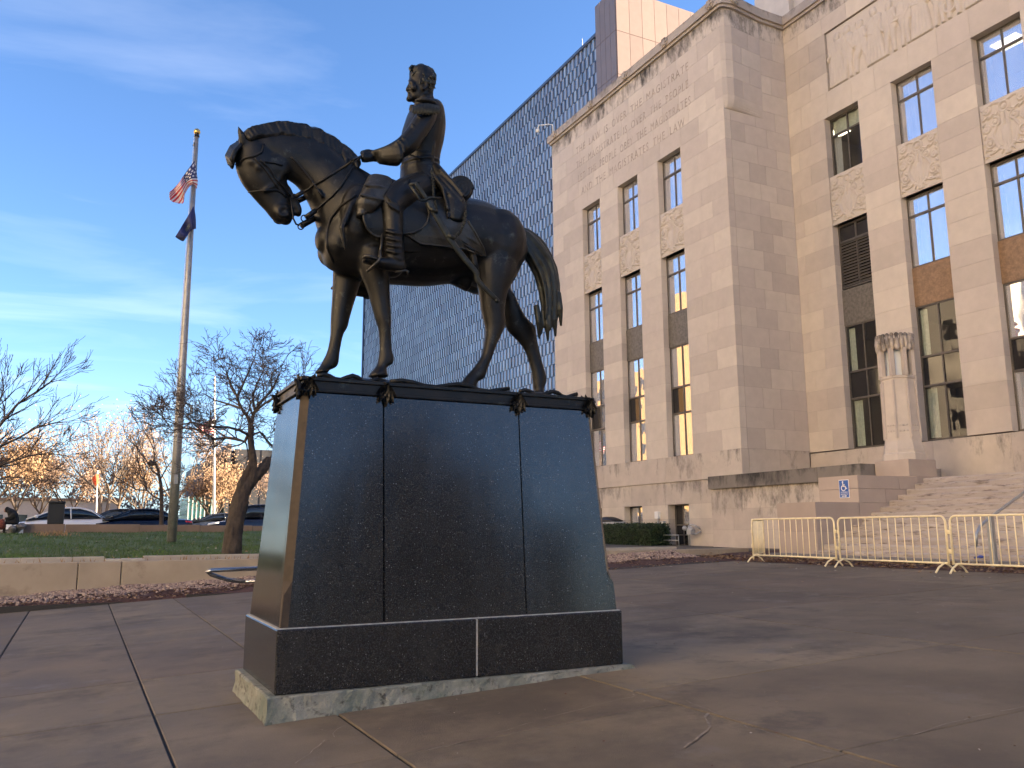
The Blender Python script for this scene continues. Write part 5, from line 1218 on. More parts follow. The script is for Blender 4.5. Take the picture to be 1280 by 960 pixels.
reins.tube([PY(*hd(672, 792), YB-.02), PY(*hd(748, 738), YB-.03)], .022, 8); reins.tube([PY(*hd(640, 852), YB+.10), PY(*hd(760, 785), YB+.13)], .027, 8)
reins.tube([PY(*hd(748, 738), YB-.03)]+surf([cn(190, 640), cn(270, 570), cn(340, 490), cn(400, 400), cn(440, 340)], .012)+[HP], .011, 8)
reins.build('reins', M['bronze'], stt, smooth=True)
bs = MB(); bs.tube(strap([cn(450, 565), cn(380, 610), cn(310, 670), cn(260, 740), cn(235, 820), cn(232, 900), cn(238, 960), c8(195, 150)], .012, .004), .014, 6); bs.build('breast_strap', M['bronze'], stt, smooth=True)

# ---------------- rider, one continuous figure
rider = MB(); RY = YC_
rider.loft(rings(rd, [((318, 200), (386, 205), .085), ((316, 222), (390, 228), .095), ((303, 236), (404, 240), .20), ((292, 258), (416, 262), .265), ((281, 290), (425, 300), .275), ((269, 330), (428, 338), .265), ((268, 375), (422, 390), .24), ((267, 420), (413, 430), .21), ((266, 455), (408, 470), .195), ((262, 492), (408, 500), .21), ((262, 530), (425, 540), .24), ((280, 570), (440, 585), .25)], RY), 26, 4)
# head
rider.loft(rings(h2, [((275, 125), (395, 135), .055), ((222, 155), (438, 160), .085), ((212, 200), (478, 212), .098), ((212, 250), (512, 262), .102), ((206, 300), (520, 310), .103), ((202, 345), (515, 350), .10), ((205, 395), (502, 400), .094), ((200, 440), (490, 440), .086), ((200, 480), (488, 478), .08), ((212, 515), (486, 510), .072), ((245, 538), (486, 535), .066)], RY), 26, 4)
rider.loft(rings(h2, [((300, 440), (490, 430), .078), ((296, 520), (490, 520), .082), ((280, 600), (500, 590), .10)], RY), 20, 3)
# nose, brow, lips, chin, ears
rider.loft(rings(h2, [((205, 312), (240, 315), .014), ((182, 355), (235, 360), .02), ((163, 398), (230, 400), .027), ((175, 418), (225, 420), .03)], RY), 12, 3, round_ends=.3)
for s in (-1, 1):
    rider.tube([PY(*h2(202, 300), RY+s*.012), PY(*h2(222, 292), RY+s*.055), PY(*h2(262, 305), RY+s*.085)], [.010, .012, .008], 8); rider.ball(PY(*h2(240, 330), RY+s*.056), .032, .032, .024, 10); rider.ball(PY(*h2(258, 375), RY+s*.062), .036, .03, .042, 10)
    pass
    e_ = [PY(*h2(385+34*math.cos(a), 350+48*math.sin(a)), RY+s*(.106+.012*math.sin(a))) for a in np.linspace(-2.6, 2.4, 10)]; rider.tube(e_, .012, 8); rider.ball(PY(*h2(378, 385), RY+s*.10), .02, .012, .022, 8)
    pass
rider.tube([PY(*h2(204, 450), RY-.032), PY(*h2(193, 447), RY), PY(*h2(204, 450), RY+.032)], .009, 8); rider.tube([PY(*h2(206, 472), RY-.03), PY(*h2(195, 470), RY), PY(*h2(206, 472), RY+.03)], .010, 8)
rider.ball(PY(*h2(212, 515), RY), .035, .04, .028, 10)
# coat collar and lapel edge
rider.loft(rings(h2, [((288, 520), (496, 515), .092), ((280, 560), (500, 555), .10)], RY), 20, 2)
rider.tube([PY(*h2(238, 590), RY-.03), PY(*h2(228, 640), RY-.035), PY(*h2(225, 690), RY-.04)], [.02, .022, .012], 8)
# arms
def limb(L_, n=16): rider.loft(L_, n, 4)
def arm(s):
    A = [((328, 250), (404, 262), .085, s*.265), ((305, 285), (392, 305), .088, s*.30), ((280, 325), (352, 365), .082, s*.325), ((248, 360), (318, 412), .078, s*.335), ((222, 378), (268, 440), .074, s*.32), ((196, 392), (222, 452), .066, s*.28), ((160, 405), (185, 455), .056, s*.22), ((135, 412), (158, 455), .046, s*.16)]
    return A
limb(rings(rd, arm(-1), RY)); limb(rings(rd, [(a, b, w, dy) for a, b, w, dy in arm(1)], RY))
# creases in sleeve, coat and breeches
for pts_, dy_ in (([(322, 262), (345, 290), (352, 318)], -.37), ([(300, 300), (322, 330), (330, 352)], -.385), ([(262, 352), (285, 372), (292, 402)], -.40), ([(250, 366), (270, 388), (275, 420)], -.395), ([(240, 374), (255, 398), (258, 430)], -.385), ([(330, 300), (345, 322), (352, 345)], -.37)):
    rider.tube([PY(*rd(*p), RY+dy_) for p in pts_], [.008, .014, .008], 8)
for pts_, dy_ in (([(385, 300), (395, 350), (392, 410), (388, 465)], -.21), ([(300, 400), (335, 412), (375, 410)], -.225), ([(290, 425), (335, 440), (390, 432)], -.205)): rider.tube([PY(*rd(*p), RY+dy_) for p in pts_], .009, 8)
for y_ in (462, 482): rider.loft(rings(rd, [((262, y_), (409, y_+8), .215), ((262, y_+7), (409, y_+15), .215)], RY), 24, 1, round_ends=.05)
for pts_, dy_ in (([(300, 520), (265, 560), (235, 590)], -.43), ([(330, 530), (300, 575), (272, 610)], -.40), ([(200, 590), (225, 615), (255, 640)], -.52), ([(196, 612), (225, 636), (258, 655)], -.52)): rider.tube([PY(*rd(*p), RY+dy_) for p in pts_], [.008, .016, .010], 8)
# flared cuff under the near forearm
rider.loft(rings(rd, [((170, 404), (178, 462), .062, -.225), ((205, 390), (222, 468), .08, -.285), ((238, 376), (254, 470), .082, -.32)], RY), 14, 3, power=2.6)
# hands: palm, four curled fingers, thumb
for s, yo, dx in ((-1, -.125, 0), (1, .0, -2)):
    f = lambda x, y: (am(x, y)[0]+dx, am(x, y)[1])
    rider.loft([pair(f, (325, 390), (322, 470), .036, RY+yo-.02), pair(f, (270, 395), (275, 480), .05, RY+yo), pair(f, (215, 405), (225, 490), .05, RY+yo), pair(f, (190, 420), (200, 480), .038, RY+yo)], 12, 3)
    for k in range(4):
        x0 = 200+26*k; yk = RY+yo-.045
        rider.tube([PY(*f(x0+22, 398+2*k), RY+yo-.01), PY(*f(x0-4, 415), yk-.012), PY(*f(x0-8, 455), yk-.02), PY(*f(x0+2, 490-3*k), yk-.006), PY(*f(x0+24, 500-4*k), RY+yo-.01)], [.013, .0145, .0145, .013, .010], 8)
    rider.tube([PY(*f(300, 400), RY+yo-.03), PY(*f(245, 388), RY+yo-.045), PY(*f(195, 400), RY+yo-.04), PY(*f(178, 418), RY+yo-.03)], [.018, .017, .015, .010], 8)
# legs with tall creased boots
def leg(s):
    S = []
    base = [((325, 500), (400, 610), .145, .16), ((275, 512), (345, 640), .14, .26), ((232, 535), (300, 650), .115, .35), ((196, 570), (272, 655), .098, .40), ((179, 606), (267, 672), .092, .42), ((184, 660), (268, 700), .088, .425), ((191, 720), (268, 740), .08, .43), ((194, 770), (268, 785), .074, .43), ((197, 810), (272, 832), .07, .435), ((200, 838), (275, 862), .07, .435)]
    foot = [((262, 840), (268, 898), .05, .435), ((225, 836), (222, 893), .055, .44), ((185, 838), (172, 880), .055, .445), ((150, 836), (138, 868), .052, .45), ((118, 836), (108, 858), .042, .45)]
    if s < 0: return rings(rd, [(a, b, w, s*dy) for a, b, w, dy in base], RY), rings(rd, [(a, b, w, s*dy) for a, b, w, dy in foot], RY)
    def mir(rs): return [(Vector((c.x, 2*RY-c.y, c.z)), Vector((u.x, -u.y, u.z)), v) for c, u, v in rs]
    l, f_ = leg(-1); return mir(l), mir(f_)
for s in (-1, 1):
    l, f_ = leg(s); rider.loft(l, 18, 4); rider.loft(f_, 14, 4)
    for k, y in enumerate((735, 762, 788, 812)):     # boot creases
        P_ = [PY(*rd(192+2*k, y-6), RY-.36), PY(*rd(205, y-2), RY-.49), PY(*rd(235, y+5), RY-.515), PY(*rd(262, y+10), RY-.49)]
        if s > 0: P_ = [Vector((p.x, 2*RY-p.y, p.z)) for p in P_]
        rider.tube(P_, [.012, .016, .016, .012], 8)
rm = remeshed(rider, .0085, 3, .45); RB = bvh_of(rm); put('rider', rm, M['bronze'], stt)
# hair: swept tufts
hair = MB(); HR_ = random.Random(3)
for k in range(110):
    u = HR_.random(); v = HR_.uniform(-1, 1)
    a = math.pi*(.02+.98*u); ctr = h2(365, 250); rx, rz = 15.8, 14.0
    if a > math.pi*.80: continue
    px_ = ctr[0]+rx*math.cos(a)*1.0; py_ = ctr[1]-rz*math.sin(a); yy = RY+v*.085*max(.3, math.sin(a) if a > 1.2 else 1)
    zshift = -.05*abs(v)**2
    P0_ = PY(px_, py_, yy)+Vector((0, 0, zshift)); tv = Vector((math.sin(a), HR_.uniform(-.35, .35), -math.cos(a))); nv = Vector((math.cos(a), 0, math.sin(a))); P0_ = P0_-nv*.006; hair.tube([P0_-tv*.012, P0_+tv*.012+nv*.009, P0_+tv*.034+nv*.005, P0_+tv*.05-nv*.004], [.009, .0125, .011, .006], 6)
for k in range(9): hair.tube([PY(*h2(225+14*k, 185-4*k), RY-.05+.012*k), PY(*h2(212+12*k, 150-3*k), RY-.045+.012*k), PY(*h2(240+14*k, 118+2*k), RY-.03+.012*k), PY(*h2(275+15*k, 125+2*k), RY-.03+.012*k)], [.011, .014, .014, .007], 6)
for s in (-1, 1):
    for k in range(14): p = h2(330+HR_.uniform(0, 160), 210+HR_.uniform(0, 190)); 
    for k in range(26):
        p = (330+HR_.uniform(0, 165), 205+HR_.uniform(0, 210))
        if p[0] < 420 and p[1] > 290: continue
        A = PY(*h2(*p), RY+s*(.098 if p[1] < 330 else .085)); hair.tube([A, A+Vector((.018, s*.008, -.012)), A+Vector((.03, s*.002, -.035))], [.008, .011, .005], 6)
    for k in range(3): A = PY(*h2(338, 270+20*k), RY+s*.094); hair.tube([A, A+Vector((-.004, s*.004, -.025))], [.009, .006], 6)
put('hair', remeshed(hair, .006, 1, .4), M['bronze_green'], stt)
# epaulettes with fringe
for s in (-1, 1):
    ep = MB(); top = [PY(*rd(x, y), RY+s*.24) for x, y in ((318, 226), (345, 222), (375, 222), (402, 236))]
    ep.tube(top, [.022, .028, .028, .02], 8); c = (top[1]+top[2])/2; ep.ball((c.x, c.y-s*(-1)*.0+s*.0, c.z+.005), .11, .075, .03, 14)
    o_ = ep.build('epaulette', M['bronze'], stt, smooth=True); fr = MB()
    for k in range(19):
        t = k/18; x = 310+100*t; A = PY(*rd(x, 233-10*math.sin(math.pi*t)), RY+s*(.335+.035*math.sin(math.pi*t))); Bq = PY(*rd(x+(t-.5)*6, 259+5*math.sin(math.pi*t)+4*(k % 2)), RY+s*(.385+.03*math.sin(math.pi*t)))
        fr.tube([A, (A+Bq)/2+Vector((0, s*.012, 0)), Bq], [.0065, .0075, .0065], 6)
    fr.build('fringe', M['bronze_green'], o_, smooth=True)
# belt sash, coat tails, chain, sabre, stirrups
ct = MB()
ct.loft([pair(sd, (150, 45), (240, 60), .10, YC_-.12), pair(sd, (205, 120), (310, 130), .09, YC_-.22), pair(sd, (255, 200), (385, 215), .075, YC_-.30), pair(sd, (295, 290), (440, 300), .06, YC_-.36), pair(sd, (308, 390), (470, 385), .05, YC_-.40), pair(sd, (330, 470), (440, 495), .04, YC_-.41)], 16, 4)
for (a, b, c) in (((215, 130), (300, 230), (420, 380)), ((245, 120), (340, 220), (440, 330)), ((185, 90), (280, 220), (320, 400)), ((230, 180), (330, 320), (410, 380)), ((330, 470), (370, 410), (415, 378)), ((405, 505), (415, 440), (418, 380)), ((300, 290), (306, 380), (325, 465)), ((250, 75), (360, 180), (450, 290))): ct.tube([PY(*sd(*a), YC_-.29), PY(*sd(*b), YC_-.38), PY(*sd(*c), YC_-.44)], [.016, .02, .014], 8)
put('coat_tails', remeshed(ct, .009, 2), M['bronze'], stt)
ch = MB()
def chain(pts, Y0, Y1, r=.0075):
    L_ = []
    for a, b in zip(pts, pts[1:]):
        m_ = max(2, int(math.hypot(b[0]-a[0], b[1]-a[1])/2.2))
        for q in range(m_): t = q/m_; L_.append((a[0]+(b[0]-a[0])*t, a[1]+(b[1]-a[1])*t))
    for i, p in enumerate(L_):
        Y = Y0+(Y1-Y0)*i/len(L_); c = PY(*p, Y); ax = Vector((.012, .004, .0)) if i % 2 else Vector((.003, .012, 0)); ch.tube([c+ax*math.cos(a)+Vector((0, 0, .017))*math.sin(a) for a in np.linspace(0, 6.2832, 9)], .0055, 5)
chain([sd(190, 80), sd(203, 170), sd(205, 290), sd(215, 330), sd(235, 400)], YC_-.42, YC_-.50); chain([sd(465, 420), sd(450, 500), sd(415, 580), sd(385, 610)], YC_-.47, YC_-.50)
ch.build('sabre_chain', M['bronze_green'], stt, smooth=True)
sab = MB(); YS = YC_-.50
P_ = [PY(*sd(*p), YS) for p in ((165, 335), (330, 625), (455, 790), (545, 900))]+[PY(*c1(700, 622), YS+.01), PY(*c1(748, 672), YS+.02)]
sab.loft([(p, Vector((.030-.002*i, 0, .014)), Vector((0, .016, 0))) for i, p in enumerate(P_)], 12, 3)
sab.tube([P_[-1]+Vector((-.015, 0, .0)), P_[-1]+Vector((.02, 0, -.012))], .02, 8)
for p in ((205, 412), (345, 622)): c = PY(*sd(*p), YS); sab.tube([c+Vector((-.04, -.01, .015)), c+Vector((.03, -.012, -.005))], .022, 8)
s_ = sab.build('scabbard', M['bronze_green'], stt, smooth=True)
hl_ = MB(); hl_.loft([(PY(*sd(a, b), YS), Vector((.021, 0, .010)), Vector((0, .017, 0))) for a, b in ((60, 190), (100, 245), (150, 315))], 12, 3)
hl_.tube([PY(*sd(15, 200), YS), PY(*sd(85, 180), YS)], [.014, .016], 8); hl_.tube([PY(*sd(20, 205), YS), PY(*sd(70, 280), YS-.01), PY(*sd(95, 322), YS-.012), PY(*sd(130, 325), YS-.01), PY(*sd(170, 302), YS), PY(*sd(265, 305), YS)], [.011, .011, .012, .013, .014, .010], 8)
hl_.build('sabre_hilt', M['bronze_green'], stt, smooth=True)
for s in (-1, 1):
    yv = YC_-.46; sp = MB()
    def L2(px, y=0): p = PY(*px, yv+y); return p if s < 0 else Vector((p.x, 2*RY-p.y, p.z))
    sp.tube([L2(lg(355, 540), .06), L2(lg(345, 640)), L2(lg(330, 720))], .012, 6)
    sp.build('stirrup_leather', M['bronze_pale'], stt, smooth=True); sp = MB()
    sp.tube([L2(lg(330, 690), -.05), L2(lg(340, 750), -.07), L2(lg(310, 790), -.07), L2(lg(235, 860), -.05), L2(lg(215, 880), .0), L2(lg(235, 865), .05), L2(lg(315, 790), .06), L2(lg(335, 690), .02)], .011, 6)
    sp.tube([L2(lg(175, 760), -.03), L2(lg(200, 738), -.05), L2(lg(240, 742), -.06), L2(lg(310, 770), -.065)], [.012, .016, .016, .014], 6)
    sp.build('stirrup', M['bronze_pale'], stt, smooth=True); sp = MB()
    sp.tube([L2(lg(470, 880), .02), L2(lg(530, 880), -.01), L2(lg(570, 872), -.01), L2(lg(592, 882), -.01), L2(lg(588, 905), -.01)], [.012, .010, .010, .012, .008], 6)
    sp.build('spur', M['bronze_pale'], stt, smooth=True)
# ---------------- bronze base with acanthus leaves
RX0, RX1, RY0, RY1 = 1.462, 4.135, 6.505, 7.495
bb_ = MB(); bb_.box(RX0+.01, RX1-.01, RY0+.01, RY1-.01, 2.462, 2.585)
bb_.box(RX0-.012, RX1+.012, RY0-.012, RY1+.012, 2.467, 2.487).box(RX0-.008, RX1+.008, RY0-.008, RY1+.008, 2.556, 2.588)
bb_.build('base_moulding', M['bronze'], stt, bevel=.005)
gr = MB(); xs2 = np.linspace(RX0+.02, RX1-.02, 56); ys2 = np.linspace(RY0+.02, RY1-.02, 24); vs = []
feet = [(1.72, 7.19, 2.725), (2.2, 6.81, 2.672), (3.0, 6.81, 2.632), (3.93, 7.19, 2.68)]
for y in ys2:
    for x in xs2:
        e = min(x-RX0, RX1-x, y-RY0, RY1-y); z = 2.60+.02*math.sin(x*7+y*5)+.015*math.sin(x*15-y*9); w = sum(1/(.01+(x-a)**2+(y-b)**2) for a, b, c in feet)
        zt = sum(c/(.01+(x-a)**2+(y-b)**2) for a, b, c in feet)/w; m_ = min(1, max(0, 1-min(math.hypot(x-a, y-b) for a, b, c in feet)/.4)); z = max(z, zt*m_+z*(1-m_)) if m_ > 0 else z
        t = min(1, e/.18); vs.append((x, y, 2.586+(z-2.586)*t*(2-t)))
n_ = len(xs2); fs = [(j*n_+i, j*n_+i+1, (j+1)*n_+i+1, (j+1)*n_+i) for j in range(len(ys2)-1) for i in range(n_-1)]; gr.add(vs, fs).build('bronze_ground', M['bronze'], stt, smooth=True)
def leaf_blade(mb, root, tip, side, w, bulge, n=7):
    """pointed leaf with a raised rib, from root to tip"""
    root, tip, side = Vector(root), Vector(tip), Vector(side).normalized(); ax = tip-root; nn = ax.cross(side).normalized(); vs = []
    for k in range(n+1):
        t = k/n; ww = w*math.sin(math.pi*min(.98, .12+.88*t))**.8*(1-.25*t); c = root+ax*t+nn*bulge*math.sin(math.pi*t*.9)
        vs += [c-side*ww-nn*.006, c+nn*.016, c+side*ww-nn*.006]
    N0 = len(vs); vs += [v-nn*.012 for v in vs]; fs = []
    for k in range(n):
        for j in (0, 1): q = (k*3+j, k*3+j+1, (k+1)*3+j+1, (k+1)*3+j); fs += [q, tuple(N0+v for v in q[::-1])]
        fs += [(k*3, (k+1)*3, N0+(k+1)*3, N0+k*3), (k*3+2, N0+k*3+2, N0+(k+1)*3+2, (k+1)*3+2)]
    fs += [(0, N0, N0+1, 1), (1, N0+1, N0+2, 2), (n*3, n*3+1, N0+n*3+1, N0+n*3), (n*3+1, n*3+2, N0+n*3+2, N0+n*3+1)]
    mb.add(vs, fs)
def acanthus(x, y, out, name='acanthus_leaf', k=1.0):
    lf = MB(); o3 = Vector((out[0], out[1], 0)).normalized(); sd3 = Vector((-o3.y, o3.x, 0)); c = Vector((x, y, 2.55))
    for a, l, w in ((0, .17, .035), (-.42, .15, .034), (.42, .15, .034), (-.8, .12, .03), (.8, .12, .03)):
        d = sd3*math.sin(a)+Vector((0, 0, -1))*math.cos(a); leaf_blade(lf, c+o3*.03-d*.02, c+o3*.022+d*l*k, d.cross(o3), w*k, .022)
    for a in (-.6, .0, .6): leaf_blade(lf, c+o3*.015+Vector((0, 0, .02)), c+o3*-.10+sd3*a*.12+Vector((0, 0, .055)), sd3, .03*k, .03)
    lf.build(name, M['bronze'], stt)
for (x_, sx_) in ((RX0, 1), (RX1, -1)):
    for (y_, sy_) in ((RY0, 1), (RY1, -1)): acanthus(x_+sx_*.055, y_, (0, -sy_), k=.85); acanthus(x_, y_+sy_*.055, (-sx_, 0), k=.85)
for x in (2.14, 3.35): acanthus(x, RY0, (0, -1)); acanthus(x, RY1, (0, 1))
rp = MB()
for (xa, xb, yy_) in ((2.2, 3.3, 6.56), (3.4, 4.0, 6.56), (1.6, 2.1, 6.56)):
    pts = [(xa+(xb-xa)*t, yy_+.02*math.sin(t*9), 2.605+.02*math.sin(t*14)) for t in np.linspace(0, 1, 12)]; rp.tube(pts, .02, 6)
rp.build('garland', M['bronze'], stt, smooth=True)

# ------------------------------------------------------------------ blue glass office tower
M['panel_light'] = mat('pale_blue_panel', (0.44, 0.44, 0.45), 0.45, metal=0.2, var=0.2, scale=0.05, spec=0.5, attr='tint', rnd=0.22)
M['panel_dark'] = mat('dark_blue_glass', (0.13, 0.14, 0.165), 0.14, metal=0.5, spec=0.9, attr='tint', rnd=0.5)
M['panel_mid'] = mat('blue_glass', (0.21, 0.235, 0.28), 0.16, metal=0.5, spec=0.9, attr='tint', rnd=0.35)
M['tower_frame'] = mat('tower_frame', (0.10, 0.12, 0.17), 0.5)
M['pink_panel'] = mat('pink_granite_panel', (0.31, 0.225, 0.20), 0.7, var=0.05, scale=1, rnd=0.07)
TWX, TY0, TY1, TZ = 65.0, 98.6, 217.0, 75.6
tower = thing('office_tower', 'tall office tower clad in alternating blue glass and pale panels with a pink granite end', 'office tower', (TWX, 150, .9))
fw_ = MB(); fw_.box(TWX+.35, TWX+28, TY0, TY1, 0, TZ-.05).box(TWX-.25, TWX+28, TY0-.02, TY1+.6, TZ-.04, TZ+.45).box(TWX-.3, TWX+28, TY1, TY1+.6, 0, TZ-.05)
fw_.build('frame', M['tower_frame'], tower)
rows = 39; ph_ = TZ/rows; pw = 0.615; ncol = int((TY1-TY0)/pw); TRr = random.Random(5)
V = []; F = []; MI = []; TT = []
for j in range(rows):
    z0 = j*ph_+.05; z1 = (j+1)*ph_-.05; band_ = j % 2
    for i in range(ncol):
        y0 = TY0+i*pw; y1 = y0+pw; lightp = (i+j) % 2 == 0
        if lightp: a, b, x0, mi = y0+.02, y1-.10, TWX-.03, 0
        else: a, b, x0, mi = y0-.08, y1+.0, TWX+.10, 1 if band_ else 2
        tl = TRr.gauss(0, .006); k = len(V)
        V += [(x0, a, z0), (x0+tl, b, z0), (x0+tl, b, z1), (x0, a, z1), (x0+.3, a, z0), (x0+.3, b, z0), (x0+.3, b, z1), (x0+.3, a, z1)]
        F += [(k+3, k+2, k+1, k), (k, k+1, k+5, k+4), (k+2, k+3, k+7, k+6), (k+3, k, k+4, k+7), (k+1, k+2, k+6, k+5)]; MI += [mi]*5; t = TRr.random(); TT += [t]*5
me = bpy.data.meshes.new('curtain_wall'); me.from_pydata(V, [], F)
for k in ('panel_light', 'panel_dark', 'panel_mid'): me.materials.append(M[k])
me.polygons.foreach_set('material_index', MI); me.attributes.new('tint', 'FLOAT', 'FACE').data.foreach_set('value', TT); me.update()
o = link('facade_panels', me, tower); o['kind'] = 'stuff'
MB().box(TWX-.4, TWX+28, 93.4, TY0-.04, 0, 79.6).build('pink_core', M['tower_frame'], tower)
PZt = 80.0; hh = [PZt-6.9*k for k in range(5)]
for k, (z1, z0) in enumerate(zip(hh, hh[1:])):
    ncx = 9
    for i in range(4): y0 = 93.3+i*1.32; MB().box(TWX-.55, TWX-.38, y0+.03, y0+1.29, z0+.05, z1-.02).build('stone_panel', M['pink_panel'], tower)
    for i in range(12): x0 = TWX-.36+i*2.3; MB().box(x0+.03, x0+2.27, 93.2, 93.38, z0+.05, z1-.02).build('stone_panel', M['pink_panel'], tower)
MB().box(TWX-.5, TWX+28, 93.25, 93.5, PZt-.02, PZt+.15).build('pink_coping', M['pink_panel'], tower)
p = PX(728, 58, TWX+2); MB().tube([(TWX+2, p.y, TZ), (TWX+2, p.y, TZ+4.2)], [.10, .05], 6).build('antenna', M['white_paint'], tower)
p = PX(773, 8, TWX); MB().tube([(TWX, 93.6, PZt), (TWX, 93.6, PZt+1.2)], [.08, .04], 6).build('roof_rod', M['white_paint'], tower)

# ------------------------------------------------------------------ flagpoles and flags
M['pole'] = mat('weathered_aluminium_pole', (0.33, 0.32, 0.31), 0.45, metal=0.55, var=0.25, scale=7, bump=0.05)
M['gold'] = mat('gilded_ball', (0.75, 0.50, 0.17), 0.3, metal=0.9)
M['white_cloth'] = mat('white_cloth', (0.70, 0.68, 0.68), 0.85); M['red_cloth'] = mat('red_cloth', (0.50, 0.035, 0.05), 0.85); M['navy_cloth'] = mat('navy_cloth', (0.022, 0.030, 0.12), 0.85); M['orange_cloth'] = mat('orange_red_cloth', (0.75, 0.10, 0.04), 0.85)
FY = 30.5
B0 = PY(214, 683, FY); T0 = PY(246, 170, FY)
fp_ = thing('flagpole', 'tall weathered metal flagpole with a gold ball on the lawn', 'flagpole', (B0.x, FY, B0.z))
MB().tube([(B0.x, FY, B0.z-.1), (B0.x, FY, B0.z+4), (B0.x, FY, B0.z+9), (T0.x, FY, T0.z)], [.155, .145, .11, .068], 14).build('pole', M['pole'], fp_, smooth=True)
MB().ball((T0.x, FY, T0.z+.16), .12, .12, .12, 12).build('ball', M['gold'], fp_, smooth=True); MB().tube([(T0.x, FY, T0.z-.03), (T0.x, FY, T0.z+.06)], [.10, .08], 10).tube([(T0.x-.1, FY, T0.z-.4), (T0.x+.02, FY, T0.z-.05)], .03, 6).build('truck', M['black_box'], fp_)
MB().box(B0.x-.06, B0.x+.06, FY-.21, FY-.15, B0.z+2.05, B0.z+2.35).tube([(B0.x+.22, FY-.1, B0.z+4.4), (B0.x+.36, FY-.1, B0.z+4.45), (B0.x+.36, FY-.1, B0.z+4.75)], .05, 6).build('halyard_box', M['grey_metal'], fp_)
MB().tube([(B0.x-.19, FY-.08, B0.z+2.2), (T0.x-.09, FY-.03, T0.z)], .008, 5).build('halyard', M['white_cloth'], fp_)
def flag(name, label, grid, colour, mats, Y, parentless=True, star=None):
    """cloth from rows of photograph points: grid[r][c] = (px, py, dy)"""
    nr, nc = len(grid), len(grid[0]); A = np.array([[list(PY(g[0], g[1], Y+g[2])) for g in row] for row in grid])
    def up(A, ax, f):
        A = np.moveaxis(A, ax, 0); k = len(A); out = []
        for i in range(k-1):
            p0, p1, p2, p3 = A[max(i-1, 0)], A[i], A[i+1], A[min(i+2, k-1)]
            for q in range(f): t = q/f; out.append(.5*(2*p1+(p2-p0)*t+(2*p0-5*p1+4*p2-p3)*t*t+(3*p1-p0-3*p2+p3)*t**3))
        out.append(A[-1]); return np.moveaxis(np.array(out), 0, ax)
    A = up(up(A, 0, 26//(nr-1)+1), 1, 7); R_, C_ = A.shape[:2]; mb = MB(); vs = A.reshape(-1, 3); fs = []; mi = []
    for r_ in range(R_-1):
        for c_ in range(C_-1): fs.append((r_*C_+c_, r_*C_+c_+1, (r_+1)*C_+c_+1, (r_+1)*C_+c_)); mi.append(colour(r_/(R_-1), c_/(C_-1)))
    mb.v = [tuple(v) for v in vs]; mb.f = fs; mb.mi = mi
    o = link(name, mb.mesh(name, mats, True)); sol = o.modifiers.new('thick', 'SOLIDIFY'); sol.thickness = .006
    return tag(o, label, 'flag')
def usa(r_, c_):
    if c_ < .42 and r_ < 7/13:
        return 2 if not ((int(r_*13/7*9) % 2 == 1) and (int(c_/.42*22) % 2 == (int(r_*13/7*9)//2) % 2)) else 0
    return 1 if int(r_*13) % 2 == 0 else 0
hx = lambda y: 213+33*(683-y)/518
gridf = [[(243, 201, 0), (237, 209, -.2), (230, 219, .05), (224, 228, -.2), (217, 236, .05), (212, 240, -.15)], [(245, 209, 0), (238, 215, -.3), (231, 222, .1), (225, 229.5, -.3), (218, 238, .1), (212, 243, -.2)],
         [(246, 217, 0), (239, 219, -.35), (232, 225, .12), (226, 232, -.35), (219, 240, .1), (212, 247, -.2)], [(247, 224, 0), (240, 224, -.35), (233, 228, .1), (228, 236, -.35), (221, 245, .1), (214, 251, -.2)],
         [(247, 230, 0), (241, 228, -.3), (235, 231, .1), (230, 240, -.3), (226, 249, .1), (222, 254, -.15)], [(246, 236, 0), (242, 231, -.2), (237, 233, .1), (231, 243, -.25), (230, 250, .05), (229, 254, -.1)]]
flag('national_flag', 'furled red and white striped flag with a starred blue canton, uppermost on the tall flagpole', gridf, usa, [M['white_cloth'], M['red_cloth'], M['navy_cloth']], FY-.17)
gridk = [[(242, 258, 0), (236, 268, -.25), (230, 278, .05), (224, 288, -.2), (219, 296, 0)], [(244, 266, 0), (238, 274, -.35), (233, 282, .1), (227, 291, -.3), (223, 299, 0)], [(245, 277, 0), (240, 281, -.35), (236, 287, .1), (231, 295, -.3), (228, 301.5, 0)], [(245, 286, 0), (241, 287, -.25), (238, 289, .05), (234, 295, -.2), (230, 301, 0)]]
flag('state_flag', 'limp dark navy flag hanging below the striped one on the tall flagpole', gridk, lambda r_, c_: 0 if not (.38 < r_ < .62 and .35 < c_ < .6) else 1, [M['navy_cloth'], mat('seal_cloth', (0.10, 0.12, 0.14), .85, var=.8, scale=14)], FY-.17)
P2 = PY(268, 652, 58); Q2 = PY(268.5, 470, 58)
tp = thing('thin_flagpole', 'slender pale flagpole in the distance behind the near tree', 'flagpole', (P2.x, 58, P2.z-1.2))
MB().tube([(P2.x, 58, .9), (Q2.x, 58, Q2.z)], [.10, .05], 8).build('pole', M['white_paint'], tp, smooth=True)
g3 = [[(268, 519, 0), (263, 523, -.2), (258, 527, .1), (252, 531, -.2), (247, 535, 0)], [(268, 531, 0), (263, 533, -.25), (258, 535, .1), (253, 538, -.2), (248, 539, 0)], [(267, 543, 0), (263, 542, -.2), (259, 543, .1), (255, 544, -.2), (252, 545, 0)]]
flag('distant_flag', 'small dark striped flag on the slender pole, seen through the near tree', g3, usa, [M['white_cloth'], M['red_cloth'], M['navy_cloth']], 57.9)
P3 = PY(121, 650, 56); tp2 = thing('banner_mast', 'thin mast behind the white car carrying an orange red banner', 'mast', (P3.x, 56, P3.z-1.2))
Q3 = PY(122, 588, 56); MB().tube([(P3.x, 56, .9), (Q3.x, 56, Q3.z)], [.05, .04], 6).build('pole', M['white_paint'], tp2, smooth=True)
